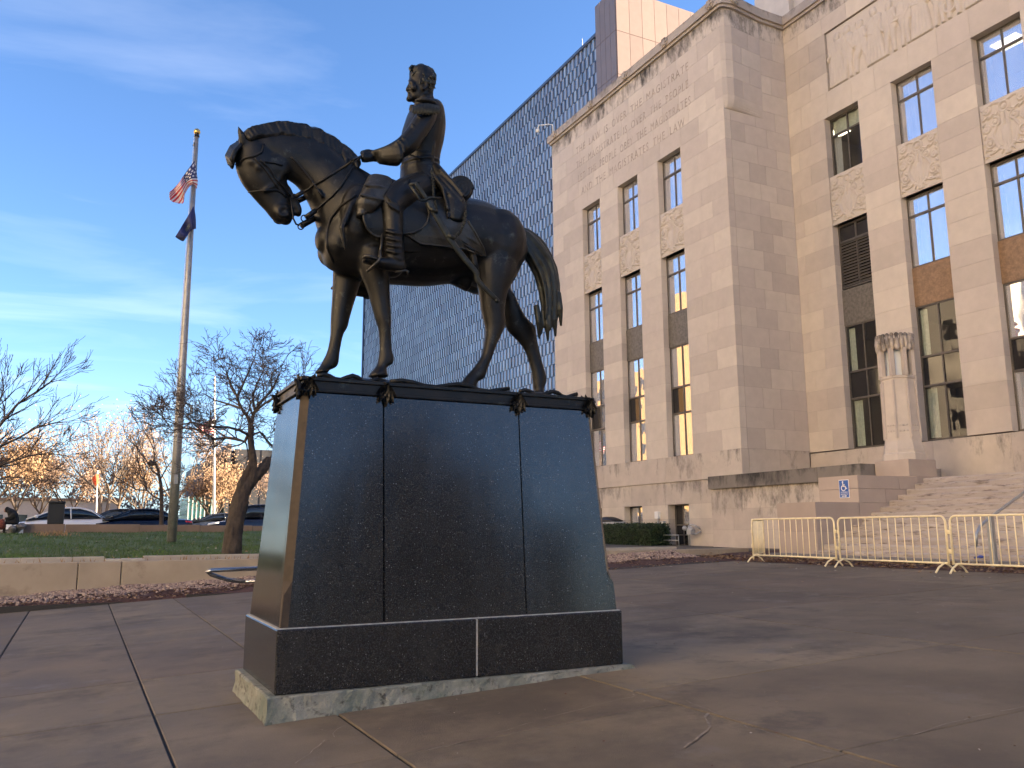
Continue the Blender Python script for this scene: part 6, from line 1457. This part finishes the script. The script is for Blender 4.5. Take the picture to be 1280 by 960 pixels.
flag('banner', 'orange red swallow-tailed banner above the white car', [[(123.5, 592, 0), (119, 594, -.15), (115, 598, 0)], [(123.5, 598, 0), (120, 600, -.15), (116, 602, .05)], [(122, 606, 0), (120.5, 607, -.1), (119, 607, 0)]], lambda r_, c_: 0, [M['orange_cloth']], 55.9)

# ------------------------------------------------------------------ trees
M['bark'] = mat('dark_rough_bark', (0.058, 0.045, 0.036), 0.95, var=0.35, scale=7, bump=1.0, bscale=16)
M['twig'] = mat('grey_brown_twig', (0.085, 0.065, 0.055), 0.9, var=0.2, scale=4)
M['bark_pale'] = mat('pale_bark', (0.15, 0.115, 0.09), 0.9, var=0.3, scale=3, bump=0.5, bscale=12)
M['leaf_tan'] = mat('dry_orange_leaf', (0.28, 0.175, 0.10), 0.8, var=0.35, scale=0.6); M['leaf_tan'].node_tree.nodes['Principled BSDF'].inputs['Subsurface Weight'].default_value = 0
M['leaf_pink'] = mat('dry_pinkish_leaf', (0.27, 0.185, 0.14), 0.8, var=0.35, scale=0.6)
def grow(mb, r, p, d, rad, length, depth, tips, sides=(8, 6, 5, 4, 3), bend=.25, kids=(2, 3), spread=.75, up=.12, taper=.62, nseg=4, level=0, flat=0.0, minr=.0035):
    pts = [Vector(p)]; rads = [rad]; d = Vector(d).normalized()
    for k in range(nseg):
        d = (d+Vector((r.gauss(0, bend), r.gauss(0, bend), r.gauss(0, bend*.8)))*.5+Vector((0, 0, up*.4))).normalized(); pts.append(pts[-1]+d*length/nseg); rads.append(max(minr, rad*(1-(1-taper)*(k+1)/nseg)))
    mb.tube(pts, rads, sides[min(level, len(sides)-1)], cap=depth == 0)
    if depth == 0: tips.append((pts[-1].copy(), d.copy())); return
    n = r.randint(*kids)
    for k in range(n):
        t = 1.0 if k == 0 else r.uniform(.35, .95); i = min(int(t*nseg), nseg-1); f = t*nseg-i; q = pts[i]+(pts[i+1]-pts[i])*f if t < 1 else pts[-1]
        a = d.orthogonal().normalized(); a = Matrix.Rotation(r.uniform(0, 6.283), 3, d) @ a; sp = r.uniform(.35, 1)*spread*(.55 if k == 0 else 1); nd = (d*math.cos(sp)+a*math.sin(sp)); nd.z = nd.z*(1-flat)+up
        grow(mb, r, q, nd, max(minr, rads[i]*(.85 if k == 0 else r.uniform(.5, .75))), length*r.uniform(.62, .9), depth-1, tips, sides, bend, kids, spread, up, taper, nseg, level+1, flat, minr)
# the near bare tree
TY_ = 22.6; def_ = lambda x, y, dy=0: PY(x, y, TY_+dy)
nt_ = thing('bare_tree', 'gnarled dark bare tree with a forked leaning trunk behind the low wall', 'tree', tuple(def_(290, 698)))
tr = MB(); rr_ = random.Random(17)
W = lambda px_: px_*22.6/1054*.82/2
tr.tube([def_(289, 704), def_(290, 690), def_(292, 668), def_(296, 645), def_(301, 622), def_(308, 608), def_(317, 598), def_(327, 588), def_(336, 575, .3)], [W(33), W(27), W(25), W(24), W(23), W(19), W(16), W(15), W(12)], 14)
tr.tube([def_(297, 640, .05), def_(299, 615, .0), def_(304, 598, -.05), def_(312, 583, -.1), def_(317, 571, -.1)], [W(15), W(12), W(10), W(9), W(9)], 12)
tr.tube([def_(309, 610, 0), def_(316, 596, -.06), def_(317, 578, -.1), def_(314, 560, -.05), def_(313, 543, 0), def_(314, 532, 0)], [W(14), W(12), W(11), W(10), W(8.5), W(7.5)], 12)
for k in range(10):
    a = k*.63; tr.tube([def_(290+12*math.cos(a), 702, -.3*math.sin(a)), def_(290+9.5*math.cos(a), 688, -.2*math.sin(a)), def_(293+9*math.cos(a), 660, -.19*math.sin(a)), def_(299+8*math.cos(a), 632, -.17*math.sin(a))], [.04, .036, .03, .022], 6)
tmesh = remeshed(tr, .024, 2, .5)
from mathutils import noise as mnoise
for v in tmesh.vertices:
    a_ = math.atan2(v.co.y-TY_, v.co.x-3.6); q_ = Vector((v.co.x*9, v.co.y*9, v.co.z*2.2)); v.co += v.normal*(.030*mnoise.noise(q_)+.016*mnoise.noise(q_*2.7)+.012*abs(mnoise.noise(Vector((v.co.x*26, v.co.y*26, v.co.z*5)))))
tmesh.update(); put('trunk', tmesh, M['bark'], nt_)
cw = MB(); tips = []
limbs = [([(314, 535, 0), (306, 552, .1), (296, 549, .2), (283, 547, .3), (268, 549, .3), (255, 541, .35), (243, 536, .4), (230, 535, .4), (215, 538, .4)], 5.2, 1.6),
         ([(313, 545, 0), (300, 538, -.3), (285, 534, -.5), (262, 533, -.7), (240, 528, -.8), (222, 532, -.8)], 4.5, 1.2),
         ([(314, 532, 0), (309, 520, -.1), (300, 508, -.1), (296, 495, -.2), (288, 480, -.3), (283, 465, -.4)], 5.5, 1.4),
         ([(314, 534, 0), (316, 520, .1), (322, 508, .2), (330, 498, .3), (340, 488, .3), (348, 470, .4)], 6, 1.5),
         ([(318, 515, .1), (330, 505, -.4), (350, 492, -.7), (366, 480, -.9)], 4.2, 1.2),
         ([(327, 588, .1), (345, 565, .4), (365, 540, .6), (385, 515, .7)], 7, 1.8),
         ([(312, 545, 0), (325, 540, .4), (338, 555, .7), (350, 560, .9)], 4, 1.2),
         ([(296, 498, -.2), (304, 480, -.1), (312, 462, .2), (318, 448, .3)], 4, 1.2),
         ([(318, 512, .1), (316, 495, .6), (322, 478, .9), (330, 462, 1.1)], 4, 1.2),
         ([(300, 510, -.1), (285, 505, .5), (268, 500, .8), (255, 492, .9)], 3.6, 1.2),
         ([(283, 547, .3), (270, 538, .8), (258, 528, 1.0)], 3, .8), ([(255, 541, .35), (240, 528, .2), (228, 515, .1)], 2.6, .7), ([(230, 535, .4), (214, 528, .6), (203, 524, .7)], 2.0, .6)]
for pts, w0, L_ in limbs:
    P_ = [def_(*q) for q in pts]; n_ = len(P_); cw.tube(P_, [W(w0)*(1-.6*k/(n_-1)) for k in range(n_)], 8)
    for k in range(1, n_):
        for q in range(2 if k < n_-1 else 3):
            d = (P_[k]-P_[k-1]).normalized(); a = Matrix.Rotation(rr_.uniform(0, 6.28), 3, d) @ d.orthogonal().normalized(); nd = d*.75+a*.75+Vector((0, 0, .16))
            grow(cw, rr_, P_[k], nd, W(w0)*(1-.6*k/(n_-1))*.5, rr_.uniform(.29, .48)*L_**.35, 4, tips, bend=.40, spread=.95, up=.05, flat=.25, kids=(2, 3), minr=.0055)
cw.build('crown', M['twig'], nt_)
# bare tree reaching in from the left edge
lt = thing('bare_tree', 'fine bare branches of a tree reaching in from the left edge above the lawn', 'tree', (-2.9, 26, .9)); tb = MB(); tips = []
LY = 26; lq = lambda x, y, dy=0: PY(x, y, LY+dy)
tb.tube([(-3.3, LY, .8), (-3.25, LY, 2.2), (-3.0, LY, 3.4)], [.22, .17, .13], 10); tb.build('trunk', M['bark'], lt, smooth=True)
tb = MB(); r2 = random.Random(31)
for pts, w0 in (([(-42, 590), (-20, 572), (0, 558), (22, 548), (45, 535), (70, 528)], .05), ([(-42, 580), (-15, 550), (5, 525), (22, 505), (45, 490), (62, 478)], .055), ([(-42, 600), (-10, 585), (12, 578), (35, 570), (62, 566)], .045), ([(-40, 575), (-20, 540), (-5, 510), (5, 490)], .05), ([(-42, 610), (-12, 602), (10, 596), (28, 598)], .035)):
    P_ = [lq(*p) for p in pts]; n_ = len(P_); tb.tube([Vector((-3.05, LY, 3.0))]+P_, [w0*1.4]+[w0*(1-.7*k/(n_-1)) for k in range(n_)], 7)
    for k in range(0, n_):
        for q in range(2 if k < n_-1 else 3):
            d = (P_[k]-P_[max(k-1, 0)]) if k else (P_[1]-P_[0]); d.normalize(); a = Matrix.Rotation(r2.uniform(0, 6.28), 3, d) @ d.orthogonal().normalized(); grow(tb, r2, P_[k], d*.9+a*.5+Vector((0, 0, .04)), w0*(1-.7*k/(n_-1))*.6, r2.uniform(.36, .56), 3, tips, bend=.24, spread=.55, up=.03, kids=(2, 3), minr=.0055)
tb.build('crown', M['twig'], lt)
# thin tree behind the lawn, left of the flagpole
sm = thing('bare_tree', 'slim bare young tree beside the flagpole in front of the dark blue car', 'tree', (3.35, 42, .95)); tb = MB(); sp0 = lambda x, y, dy=0: PY(x, y, 42+dy)
tb.tube([(3.35, 42, .9), sp0(202, 650), sp0(202, 628), sp0(201, 605), sp0(198, 590), sp0(194, 578)], [.10, .095, .085, .075, .06, .045], 8); tb.build('trunk', M['bark'], sm, smooth=True); tb = MB(); r2 = random.Random(5)
for pts, w0 in (([(202, 625), (192, 621), (184, 613), (170, 612), (155, 603), (143, 595)], .05), ([(202, 615), (212, 612), (222, 608)], .04), ([(199, 595), (190, 588), (182, 574), (172, 563)], .045), ([(194, 578), (192, 562), (186, 548)], .035), ([(200, 600), (208, 585), (218, 572)], .04), ([(184, 613), (180, 600), (176, 588)], .03)):
    P_ = [sp0(*p) for p in pts]; n_ = len(P_); tb.tube(P_, [w0*(1-.6*k/(n_-1)) for k in range(n_)], 6)
    for k in range(1, n_):
        for q in range(2): d = (P_[k]-P_[k-1]).normalized(); a = Matrix.Rotation(r2.uniform(0, 6.28), 3, d) @ d.orthogonal().normalized(); grow(tb, r2, P_[k], d*.7+a*.7+Vector((0, 0, .3)), w0*.5, r2.uniform(.5, .8), 2, tips, bend=.35, spread=.7, up=.14, kids=(2, 3), minr=.009)
tb.tube([sp0(186, 577), sp0(190, 580), sp0(194, 577)], .14, 6); tb.build('crown', M['twig'], sm)
# far trees with dry leaves, in sunlight
TL = [(-14, 'leaf_tan', 'dry-leaved tree at the far left, behind the bare branches', 84, 9.5, .5), (20, 'leaf_tan', 'tan-leaved pale-trunked tree behind the seated person', 82, 8.6, .8), (48, 'leaf_tan', 'tan-leaved tree directly above the black bin', 94, 8.4, .7), (84, 'leaf_pink', 'round pinkish tree above the white car', 86, 7.8, .8), (128, 'leaf_pink', 'pale sunlit nearly leafless tree with a double trunk beside the orange red banner', 80, 11.0, .22), (146, 'leaf_pink', 'tall sparse pinkish tree right of the orange red banner', 92, 11.6, .35), (176, 'leaf_tan', 'bushy tan tree behind the slim bare tree', 88, 8.2, .75), (217, 'leaf_pink', 'tall pale-trunked tree just right of the flagpole', 84, 11.5, .4), (264, 'leaf_tan', 'bright orange-leaved small tree before the teal glass lobby', 76, 5.4, 1.1), (346, 'leaf_pink', 'pinkish bare-topped tree partly behind the pedestal', 80, 7.0, .5)]
for i, (px_, lk, lab, Y, H, dens) in enumerate(TL):
    b = PY(px_, 652, Y); base = Vector((b.x, Y, .85)); H = H*.80+.9; r2 = random.Random(100+i)
    t = thing('autumn_tree', lab, 'tree', tuple(base), 'trees with dry leaves across the street')
    tb = MB(); th = H*(.30 if dens > .3 else .38); forks = 2 if px_ == 128 else 1; tops = []
    for f in range(forks):
        lean = (f-.5)*.9*(forks-1); p = [base+Vector((lean*.2, 0, 0)), base+Vector((lean*.5, 0, th*.5)), base+Vector((lean+r2.gauss(0, .1), r2.gauss(0, .1), th))]; tb.tube(p, [.19, .15, .12], 8); tops.append(p[-1])
    tb.build('trunk', M['bark_pale'], t, smooth=True); cb = MB(); tips = []
    for tp_ in tops:
        for k in range(5 if forks == 1 else 4): a = k*1.2566+r2.uniform(-.4, .4); el = r2.uniform(.5, 1.1); grow(cb, r2, tp_, (math.cos(a)*math.cos(el), math.sin(a)*math.cos(el), math.sin(el)), .085, (H-th)*.40, 4, tips, bend=.25, spread=.6, up=.14, kids=(2, 2) if k % 2 else (2, 3), nseg=3, minr=.014, taper=.6)
    cb.build('crown', M['twig'] if dens > .6 else M['bark_pale'], t)
    lv = MB(); n = int(6000*dens)
    for k in range(n):
        p, d = r2.choice(tips); c = p+Vector((r2.gauss(0, .42), r2.gauss(0, .42), r2.gauss(-.3, .5))); s = r2.uniform(.05, .12); u_ = Vector((r2.gauss(0, 1), r2.gauss(0, 1), r2.gauss(0, 1))).normalized(); v_ = u_.orthogonal().normalized()*s*.7; u_ = u_*s
        lv.add([c-u_, c+v_, c+u_, c-v_], [(0, 1, 2, 3)])
    o = lv.build('leaves', M[lk], t); o['kind'] = 'stuff'
# a far low line of woods and a pale low building close the view
fwd = MB(); r2 = random.Random(77)
for k in range(11000):
    x = r2.uniform(-22, 34); y = r2.uniform(118, 135); h_ = 6.8+1.5*math.sin(x*.55)+1.0*math.sin(x*1.3+2); z = .8+h_*r2.random()**.8; s = r2.uniform(.12, .36); u_ = Vector((r2.gauss(0, 1), r2.gauss(0, 1), r2.gauss(0, 1))).normalized(); v_ = u_.orthogonal().normalized()*s*.5; u_ = u_*s; c = Vector((x, y, z)); fwd.add([c-u_, c+v_, c+u_, c-v_], [(0, 1, 2, 3)], r2.randrange(3))
o = fwd.build('far_woods', [mat('woodland_tan', (0.30, 0.19, 0.12), .9), mat('woodland_grey', (0.26, 0.20, 0.17), .9), mat('woodland_brown', (0.20, 0.13, 0.09), .9)]); tag(o, 'distant band of dry woodland behind the street trees', 'woods', kind='stuff')
M['pale_wall'] = mat('pale_render', (0.40, 0.38, 0.37), 0.9, var=0.08)
pb = thing('low_pale_building', 'low flat white building far behind the white car', 'building', (-1, 112, .9))
a_, b_ = PY(62, 640, 112), PY(150, 640, 112); MB().box(a_.x-8, b_.x, 112, 120, .8, 5.0).build('wall', M['pale_wall'], pb); MB().box(a_.x-8.1, b_.x+.2, 111.7, 120, 5.01, 5.3).build('roof_edge', M['leaf_tan'] if False else M['brown_wall'], pb)
for k in range(6): MB().box(a_.x-6+k*2.4, a_.x-4.6+k*2.4, 111.93, 112.05, 1.6, 3.4).build('window', M['glass_dark'], pb)

# ------------------------------------------------------------------ grey modern building with a teal lobby
M['grey_panel'] = mat('grey_metal_cladding', (0.06, 0.06, 0.066), 0.6, var=0.06, scale=.6, rnd=0.06)
M['dark_recess'] = mat('dark_glazing', (0.02, 0.02, 0.022), 0.15, spec=0.6)
M['teal_glass'] = mat('teal_glass', (0.10, 0.30, 0.28), 0.15, spec=0.7, var=0.2, scale=.5)
gb = thing('modern_grey_building', 'modern grey panelled building with a dark glazed slot and teal glass lobby', 'building', (16, 104, .9))
GYY = 104.0; gp_ = lambda x, y: PY(x, y, GYY)
x0, x1, x2, x3 = gp_(253, 600).x, gp_(281, 600).x, gp_(292, 600).x, gp_(360, 600).x+12; zt = gp_(281, 561).z
MB().prism([(x0, 3.6+.9), (x1, 4.4), (x1, zt), (x0, gp_(253, 578).z)], 'y', GYY, GYY+18).build('end_wall', M['grey_panel'], gb)
for k in range(7): z = 5+k*1.0; MB().box(x0+.05, x1-.02, GYY-.05, GYY-.004, z, z+.03).build('panel_joint', M['dark_recess'], gb)
MB().box(x1, x1+.5, GYY-.6, GYY+18, 3.2, zt+.5).build('fin', M['grey_panel'], gb); MB().box(x1+.51, x2, GYY+.4, GYY+18, .9, zt-.2).build('glazed_slot', M['dark_recess'], gb); MB().box(x2, x3, GYY-.3, GYY+18, 4.3, zt).build('main_block', M['grey_panel'], gb)
for k in range(9): xx = x2+k*1.5; MB().box(xx, xx+.04, GYY-.34, GYY-.304, 4.3, zt).build('panel_joint', M['dark_recess'], gb)
MB().box(x0-.3, x3, GYY+.2, GYY+17, .9, 4.29).build('ground_floor', M['dark_recess'], gb)
l0, l1 = gp_(232, 630).x, gp_(252, 630).x; MB().box(l0, l1, GYY-3, GYY+6, .9, gp_(240, 622).z).build('lobby', M['teal_glass'], gb)
for k in range(5): xx = l0+(l1-l0)*k/4; MB().box(xx-.05, xx+.05, GYY-3.08, GYY-3.003, .9, gp_(240, 622).z).build('lobby_mullion', M['white_paint'], gb)
cx = gp_(265, 630).x; MB().box(cx-.35, cx+.35, GYY-2.5, GYY-1.8, .9, 5).build('column', M['white_paint'], gb)

# ------------------------------------------------------------------ parked cars
M['car_white'] = mat('white_car_paint', (0.68, 0.70, 0.74), 0.22, spec=0.7); M['car_navy'] = mat('navy_car_paint', (0.005, 0.008, 0.022), 0.15, spec=0.5); M['car_black'] = mat('black_car_paint', (0.008, 0.008, 0.010), 0.12, spec=0.8); M['car_slate'] = mat('slate_car_paint', (0.030, 0.037, 0.055), 0.15, spec=0.8)
M['car_glass'] = mat('car_glass', (0.010, 0.012, 0.016), 0.05, spec=0.8); M['tyre'] = mat('tyre_rubber', (0.012, 0.012, 0.012), 0.85); M['rim'] = mat('wheel_rim', (0.45, 0.46, 0.47), 0.3, metal=0.8); M['lens'] = mat('headlight_lens', (0.75, 0.78, 0.82), 0.08, spec=0.9); M['tail'] = mat('tail_light_lens', (0.45, 0.015, 0.02), 0.15)
def car(label, loc, rotz, paint, L=4.8, Wd=1.84, H=1.45, suv=False):
    """nose towards +x"""
    t = thing('parked_car', label, 'car', loc, 'cars parked behind the far wall', rotz); hw = Wd/2; body = MB()
    hood = .98 if not suv else 1.10; trunk = 1.02 if not suv else 1.12
    bx = [(-L/2, .50, .86, .86), (-L/2+.15, .34, trunk-.04, .93), (-L/2+.8, .24, trunk, .98), (-1.0, .22, trunk-.02, 1.0), (0, .22, hood, 1.0), (.9, .22, hood-.01, 1.0), (L/2-1.2, .24, hood-.06, .98), (L/2-.35, .30, hood-.20, .92), (L/2, .46, .66, .82)]
    body.loft([((x, 0, (a+b)/2), Vector((0, hw*w, 0)), Vector((0, 0, (b-a)/2))) for x, a, b, w in bx], 24, 3, power=4.2, round_ends=.1); body.build('body', paint, t, smooth=True, local=True)
    r0, r1 = (-1.75, 1.25) if not suv else (-2.15, 1.15); cab = MB(); top = H
    cb_ = [(r0, trunk-.06, trunk+.0, .74), (r0+.55, trunk-.1, top-.14, .74), (r0+1.1, trunk-.1, top-.015, .71), (-.15, trunk-.1, top, .70), (.35, trunk-.1, top-.05, .71), (r1-.35, hood-.1, top-.29, .75), (r1+.3, hood-.1, hood+.0, .78)]
    if suv: cb_ = [(r0, trunk-.06, top-.42, .76), (r0+.25, trunk-.1, top-.10, .74), (r0+.8, trunk-.1, top-.01, .73), (-.15, trunk-.1, top, .73), (.35, trunk-.1, top-.04, .73), (r1-.35, hood-.1, top-.32, .77), (r1+.3, hood-.1, hood+.0, .8)]
    cab.loft([((x, 0, (a+b)/2), Vector((0, hw*w*1.12, 0)), Vector((0, 0, (b-a)/2))) for x, a, b, w in cb_], 24, 3, power=3.4, round_ends=.05); gl = cab.build('greenhouse', M['car_glass'], t, smooth=True, local=True)
    rf = MB(); rl = [((x, 0, z), Vector((0, hw*w*.92, 0)), Vector((0, 0, .02))) for x, z, w in ((r0+.25, trunk+.14, .78), (r0+.6, top-.13, .76), (r0+1.1, top+.002, .74), (-.15, top+.012, .73), (.4, top-.045, .73))]; rf.loft(rl, 16, 3, power=4); rf.build('roof', paint, t, smooth=True, local=True)
    for s in (-1, 1):
        P_ = MB(); y = s*hw*.82
        P_.tube([(r0+.15, y*1.0, trunk-.02), (r0+.62, y*.93, top-.16), (r0+1.1, y*.90, top-.03), (-.1, y*.9, top-.02), (.42, y*.92, top-.08), (r1-.3, y*.97, top-.33), (r1+.25, y*1.02, hood)], .035, 6); P_.tube([(-.3, y*1.0, hood), (-.25, y*.91, top-.03)], .03, 6); P_.build('pillars', paint, t, smooth=True, local=True)
        mr_ = MB(); mr_.loft([((r1-.12, s*hw*.95, hood+.10), Vector((.07, 0, 0)), Vector((0, 0, .06))), ((r1-.14, s*hw*1.10, hood+.11), Vector((.08, 0, 0)), Vector((0, 0, .075)))], 10, 2); mr_.build('mirror', paint, t, smooth=True, local=True)
        hl = MB(); hl.loft([((L/2-.62, s*hw*.80, hood-.22), Vector((0, .10, 0)), Vector((0, 0, .05))), ((L/2-.3, s*hw*.74, hood-.27), Vector((0, .16, 0)), Vector((0, 0, .075))), ((L/2-.12, s*hw*.62, hood-.31), Vector((0, .14, 0)), Vector((0, 0, .06)))], 10, 2); hl.build('headlight', M['lens'], t, smooth=True, local=True)
        tl = MB(); tl.loft([((-L/2+.34, s*hw*.87, trunk-.16), Vector((0, .06, 0)), Vector((0, 0, .07))), ((-L/2+.06, s*hw*.74, trunk-.2), Vector((0, .15, 0)), Vector((0, 0, .08)))], 10, 2); tl.build('tail_light', M['tail'], t, smooth=True, local=True)
        MB().box(.05, .22, s*hw*.985-.012, s*hw*.985+.012, hood-.16, hood-.13).box(-1.05, -.88, s*hw*.985-.012, s*hw*.985+.012, hood-.16, hood-.13).build('door_handles', paint, t, local=True)
        for x in (-L/2+.95, L/2-.93):
            wm = MB(); ry = s*(hw-.10); wm.prism([(x+.33*math.cos(a), .33+.33*math.sin(a)) for a in np.linspace(0, 6.2832, 21)[:-1]], 'y', ry-.10, ry+.10); w_ = wm.build('wheel', M['tyre'], t, local=True, bevel=.02)
            rm_ = MB(); rm_.prism([(x+.21*math.cos(a), .33+.21*math.sin(a)) for a in np.linspace(0, 6.2832, 17)[:-1]], 'y', ry+s*.095-.01, ry+s*.095+.012); rm_.build('rim', M['rim'], w_, local=True)
    MB().box(L/2-.10, L/2-.015, -.45, .45, .55, .74).build('grille', M['black_box'], t, local=True)
    return t
def cx_(px_, Y): return PY(px_, 650, Y).x
car('white sedan parked behind the black bin', (cx_(80, 45.2), 45.2, 1.02), math.pi, M['car_white'], L=5.0, H=1.50)
car('dark navy sedan parked left of the flagpole', (cx_(172, 45.0), 45.0, 1.00), math.pi, M['car_navy'], L=4.9, H=1.47)
car('black sedan mostly hidden between the white and the navy cars', (cx_(146, 51.5), 51.5, 1.0), math.pi, M['car_black'], L=4.8, H=1.62)
car('slate sedan just right of the flagpole', (cx_(272, 50.5), 50.5, 1.0), math.pi, M['car_slate'], L=4.8, H=1.38)
car('dark blue utility vehicle with bright headlights behind the near tree', (cx_(318, 46.5), 46.5, .95), math.pi-.15, M['car_navy'], L=4.8, H=1.80, suv=True)

# ------------------------------------------------------------------ seated person on the wall end
M['dark_clothes'] = mat('dark_clothes', (0.010, 0.010, 0.012), 0.9, var=.3, scale=9); M['skin'] = mat('skin', (0.35, 0.20, 0.14), 0.6); M['red_bag'] = mat('red_brown_bag', (0.16, 0.04, 0.025), 0.8)
pr = thing('person', 'person in dark hooded clothes sitting hunched forward on the stone end of the far wall', 'person', tuple(PY(18, 655, 39.7))); q = lambda x, y, dy=0: PY(x, y, 39.7+dy)
b = MB(); zc = lambda x, y: (x/9.846, 615+y/9.842)
def bp(a, b_, w, dy=0): A, B_ = q(*zc(*a), dy), q(*zc(*b_), dy); return ((A+B_)/2, (B_-A)/2, Vector((0, w, 0)))
b.loft([bp((120, 385), (235, 375), .20), bp((110, 340), (236, 330), .21), bp((95, 290), (225, 270), .22), bp((85, 250), (190, 225), .21), bp((72, 225), (130, 195), .12)], 16, 3)
b.loft([bp((55, 245), (128, 225), .09), bp((55, 215), (120, 195), .11), bp((70, 190), (105, 186), .07)], 14, 3)
for s in (-.13, .13): b.loft([bp((215, 395), (160, 345), .10, s), bp((110, 400), (95, 345), .095, s), bp((60, 400), (70, 340), .085, s), bp((30, 450), (75, 420), .07, s), bp((35, 520), (70, 520), .06, s), bp((5, 545), (70, 545), .05, s)], 12, 3); b.loft([bp((150, 250), (200, 290), .08, s*1.7), bp((110, 300), (150, 335), .07, s*1.6), bp((60, 310), (80, 350), .055, s)], 10, 3)
put('body', remeshed(b, .02, 2), M['dark_clothes'], pr)
MB().ball(q(*zc(66, 225)), .06, .07, .085, 10).build('face', M['skin'], pr, smooth=True)
for s in (-.1, .1):
    hb = MB(); c = q(*zc(48, 340), s)
    hb.ball(c, .05, .035, .05, 8)
    for k in range(5): hb.tube([c+Vector((-.02, -.03+.015*k, -.02)), c+Vector((-.06, -.03+.015*k, -.06)), c+Vector((-.05, -.03+.015*k, -.09))], .01, 5)
    hb.build('hand', M['skin'], pr, smooth=True)
rbg = MB(); rbg.ball(q(*zc(18, 400), -.25), .14, .13, .22, 10); tag(rbg.build('shoulder_bag', M['red_bag'], smooth=True), 'reddish brown bag at the feet of the seated person', 'bag')

# ------------------------------------------------------------------ mirrored buildings across the square, and cream blocks added for bounce light
M['gold_brick'] = mat('sandy_brick', (0.27, 0.16, 0.068), 0.85, var=0.1, scale=1.0, bump=.1); M['cream_stone'] = mat('cream_stone_front', (0.70, 0.62, 0.51), 0.85, var=0.05, scale=.3)
ob = thing('sandy_building', 'sandy brick office block across the square, reflected in the courthouse windows', 'building', (-36, 105, 0))
w_ = MB(); w_.box(-56, -32, 92, 103, 0, 36).box(-56, -33, 103.02, 128, 0, 25.5)
w_.build('wall', M['gold_brick'], ob)
wn = MB()
for k in range(6):
    for z in range(7): wn.box(-33.08, -32.99, 105+k*3.9, 106.8+k*3.9, 3+z*3.2, 4.8+z*3.2)
wn.build('window_grid', M['dark_recess'], ob)
for (y0, y1, H, lab) in ((-70, -22, 40, 'tall cream stone block across the square behind the viewer, in full sun'), (-18, 38, 46, 'long cream stone block across the square to the viewer\'s left, in full sun'), (42, 90, 30, 'lower cream stone block across the square beside the sandy brick one')):
    cb = thing('cream_building', lab, 'building', (-42, (y0+y1)/2, 0)); MB().box(-66, -42, y0, y1, 0, H).build('wall', M['cream_stone'], cb); wn = MB()  # unseen block, added to bounce warm sunlight onto the courthouse
    for k in range(int((y1-y0)/5)):
        for z in range(int(H/4)-1): wn.box(-42.06, -41.97, y0+1.8+k*5, y0+3.6+k*5, 4+z*4, 6.2+z*4)
    wn.build('window_grid', M['dark_recess'], cb)
ch_ = thing('city_hall', 'stepped dark stone tower behind the viewer, mirrored in the polished pedestal', 'building', (52, -130, 0)); M['city_stone'] = mat('city_hall_stone', (0.16, 0.145, 0.13), 0.85, var=.1, scale=.3)
w_ = MB(); c_ = (52, -128); w_.box(c_[0]-26, c_[0]+26, c_[1]-20, c_[1]+14, 0, 20).box(c_[0]-13, c_[0]+13, c_[1]-10, c_[1]+10, 20, 30).box(c_[0]-5.5, c_[0]+5.5, c_[1]-5, c_[1]+5, 30, 37).box(c_[0]-3, c_[0]+3, c_[1]-3, c_[1]+3, 37, 42); w_.build('wall', M['city_stone'], ch_)
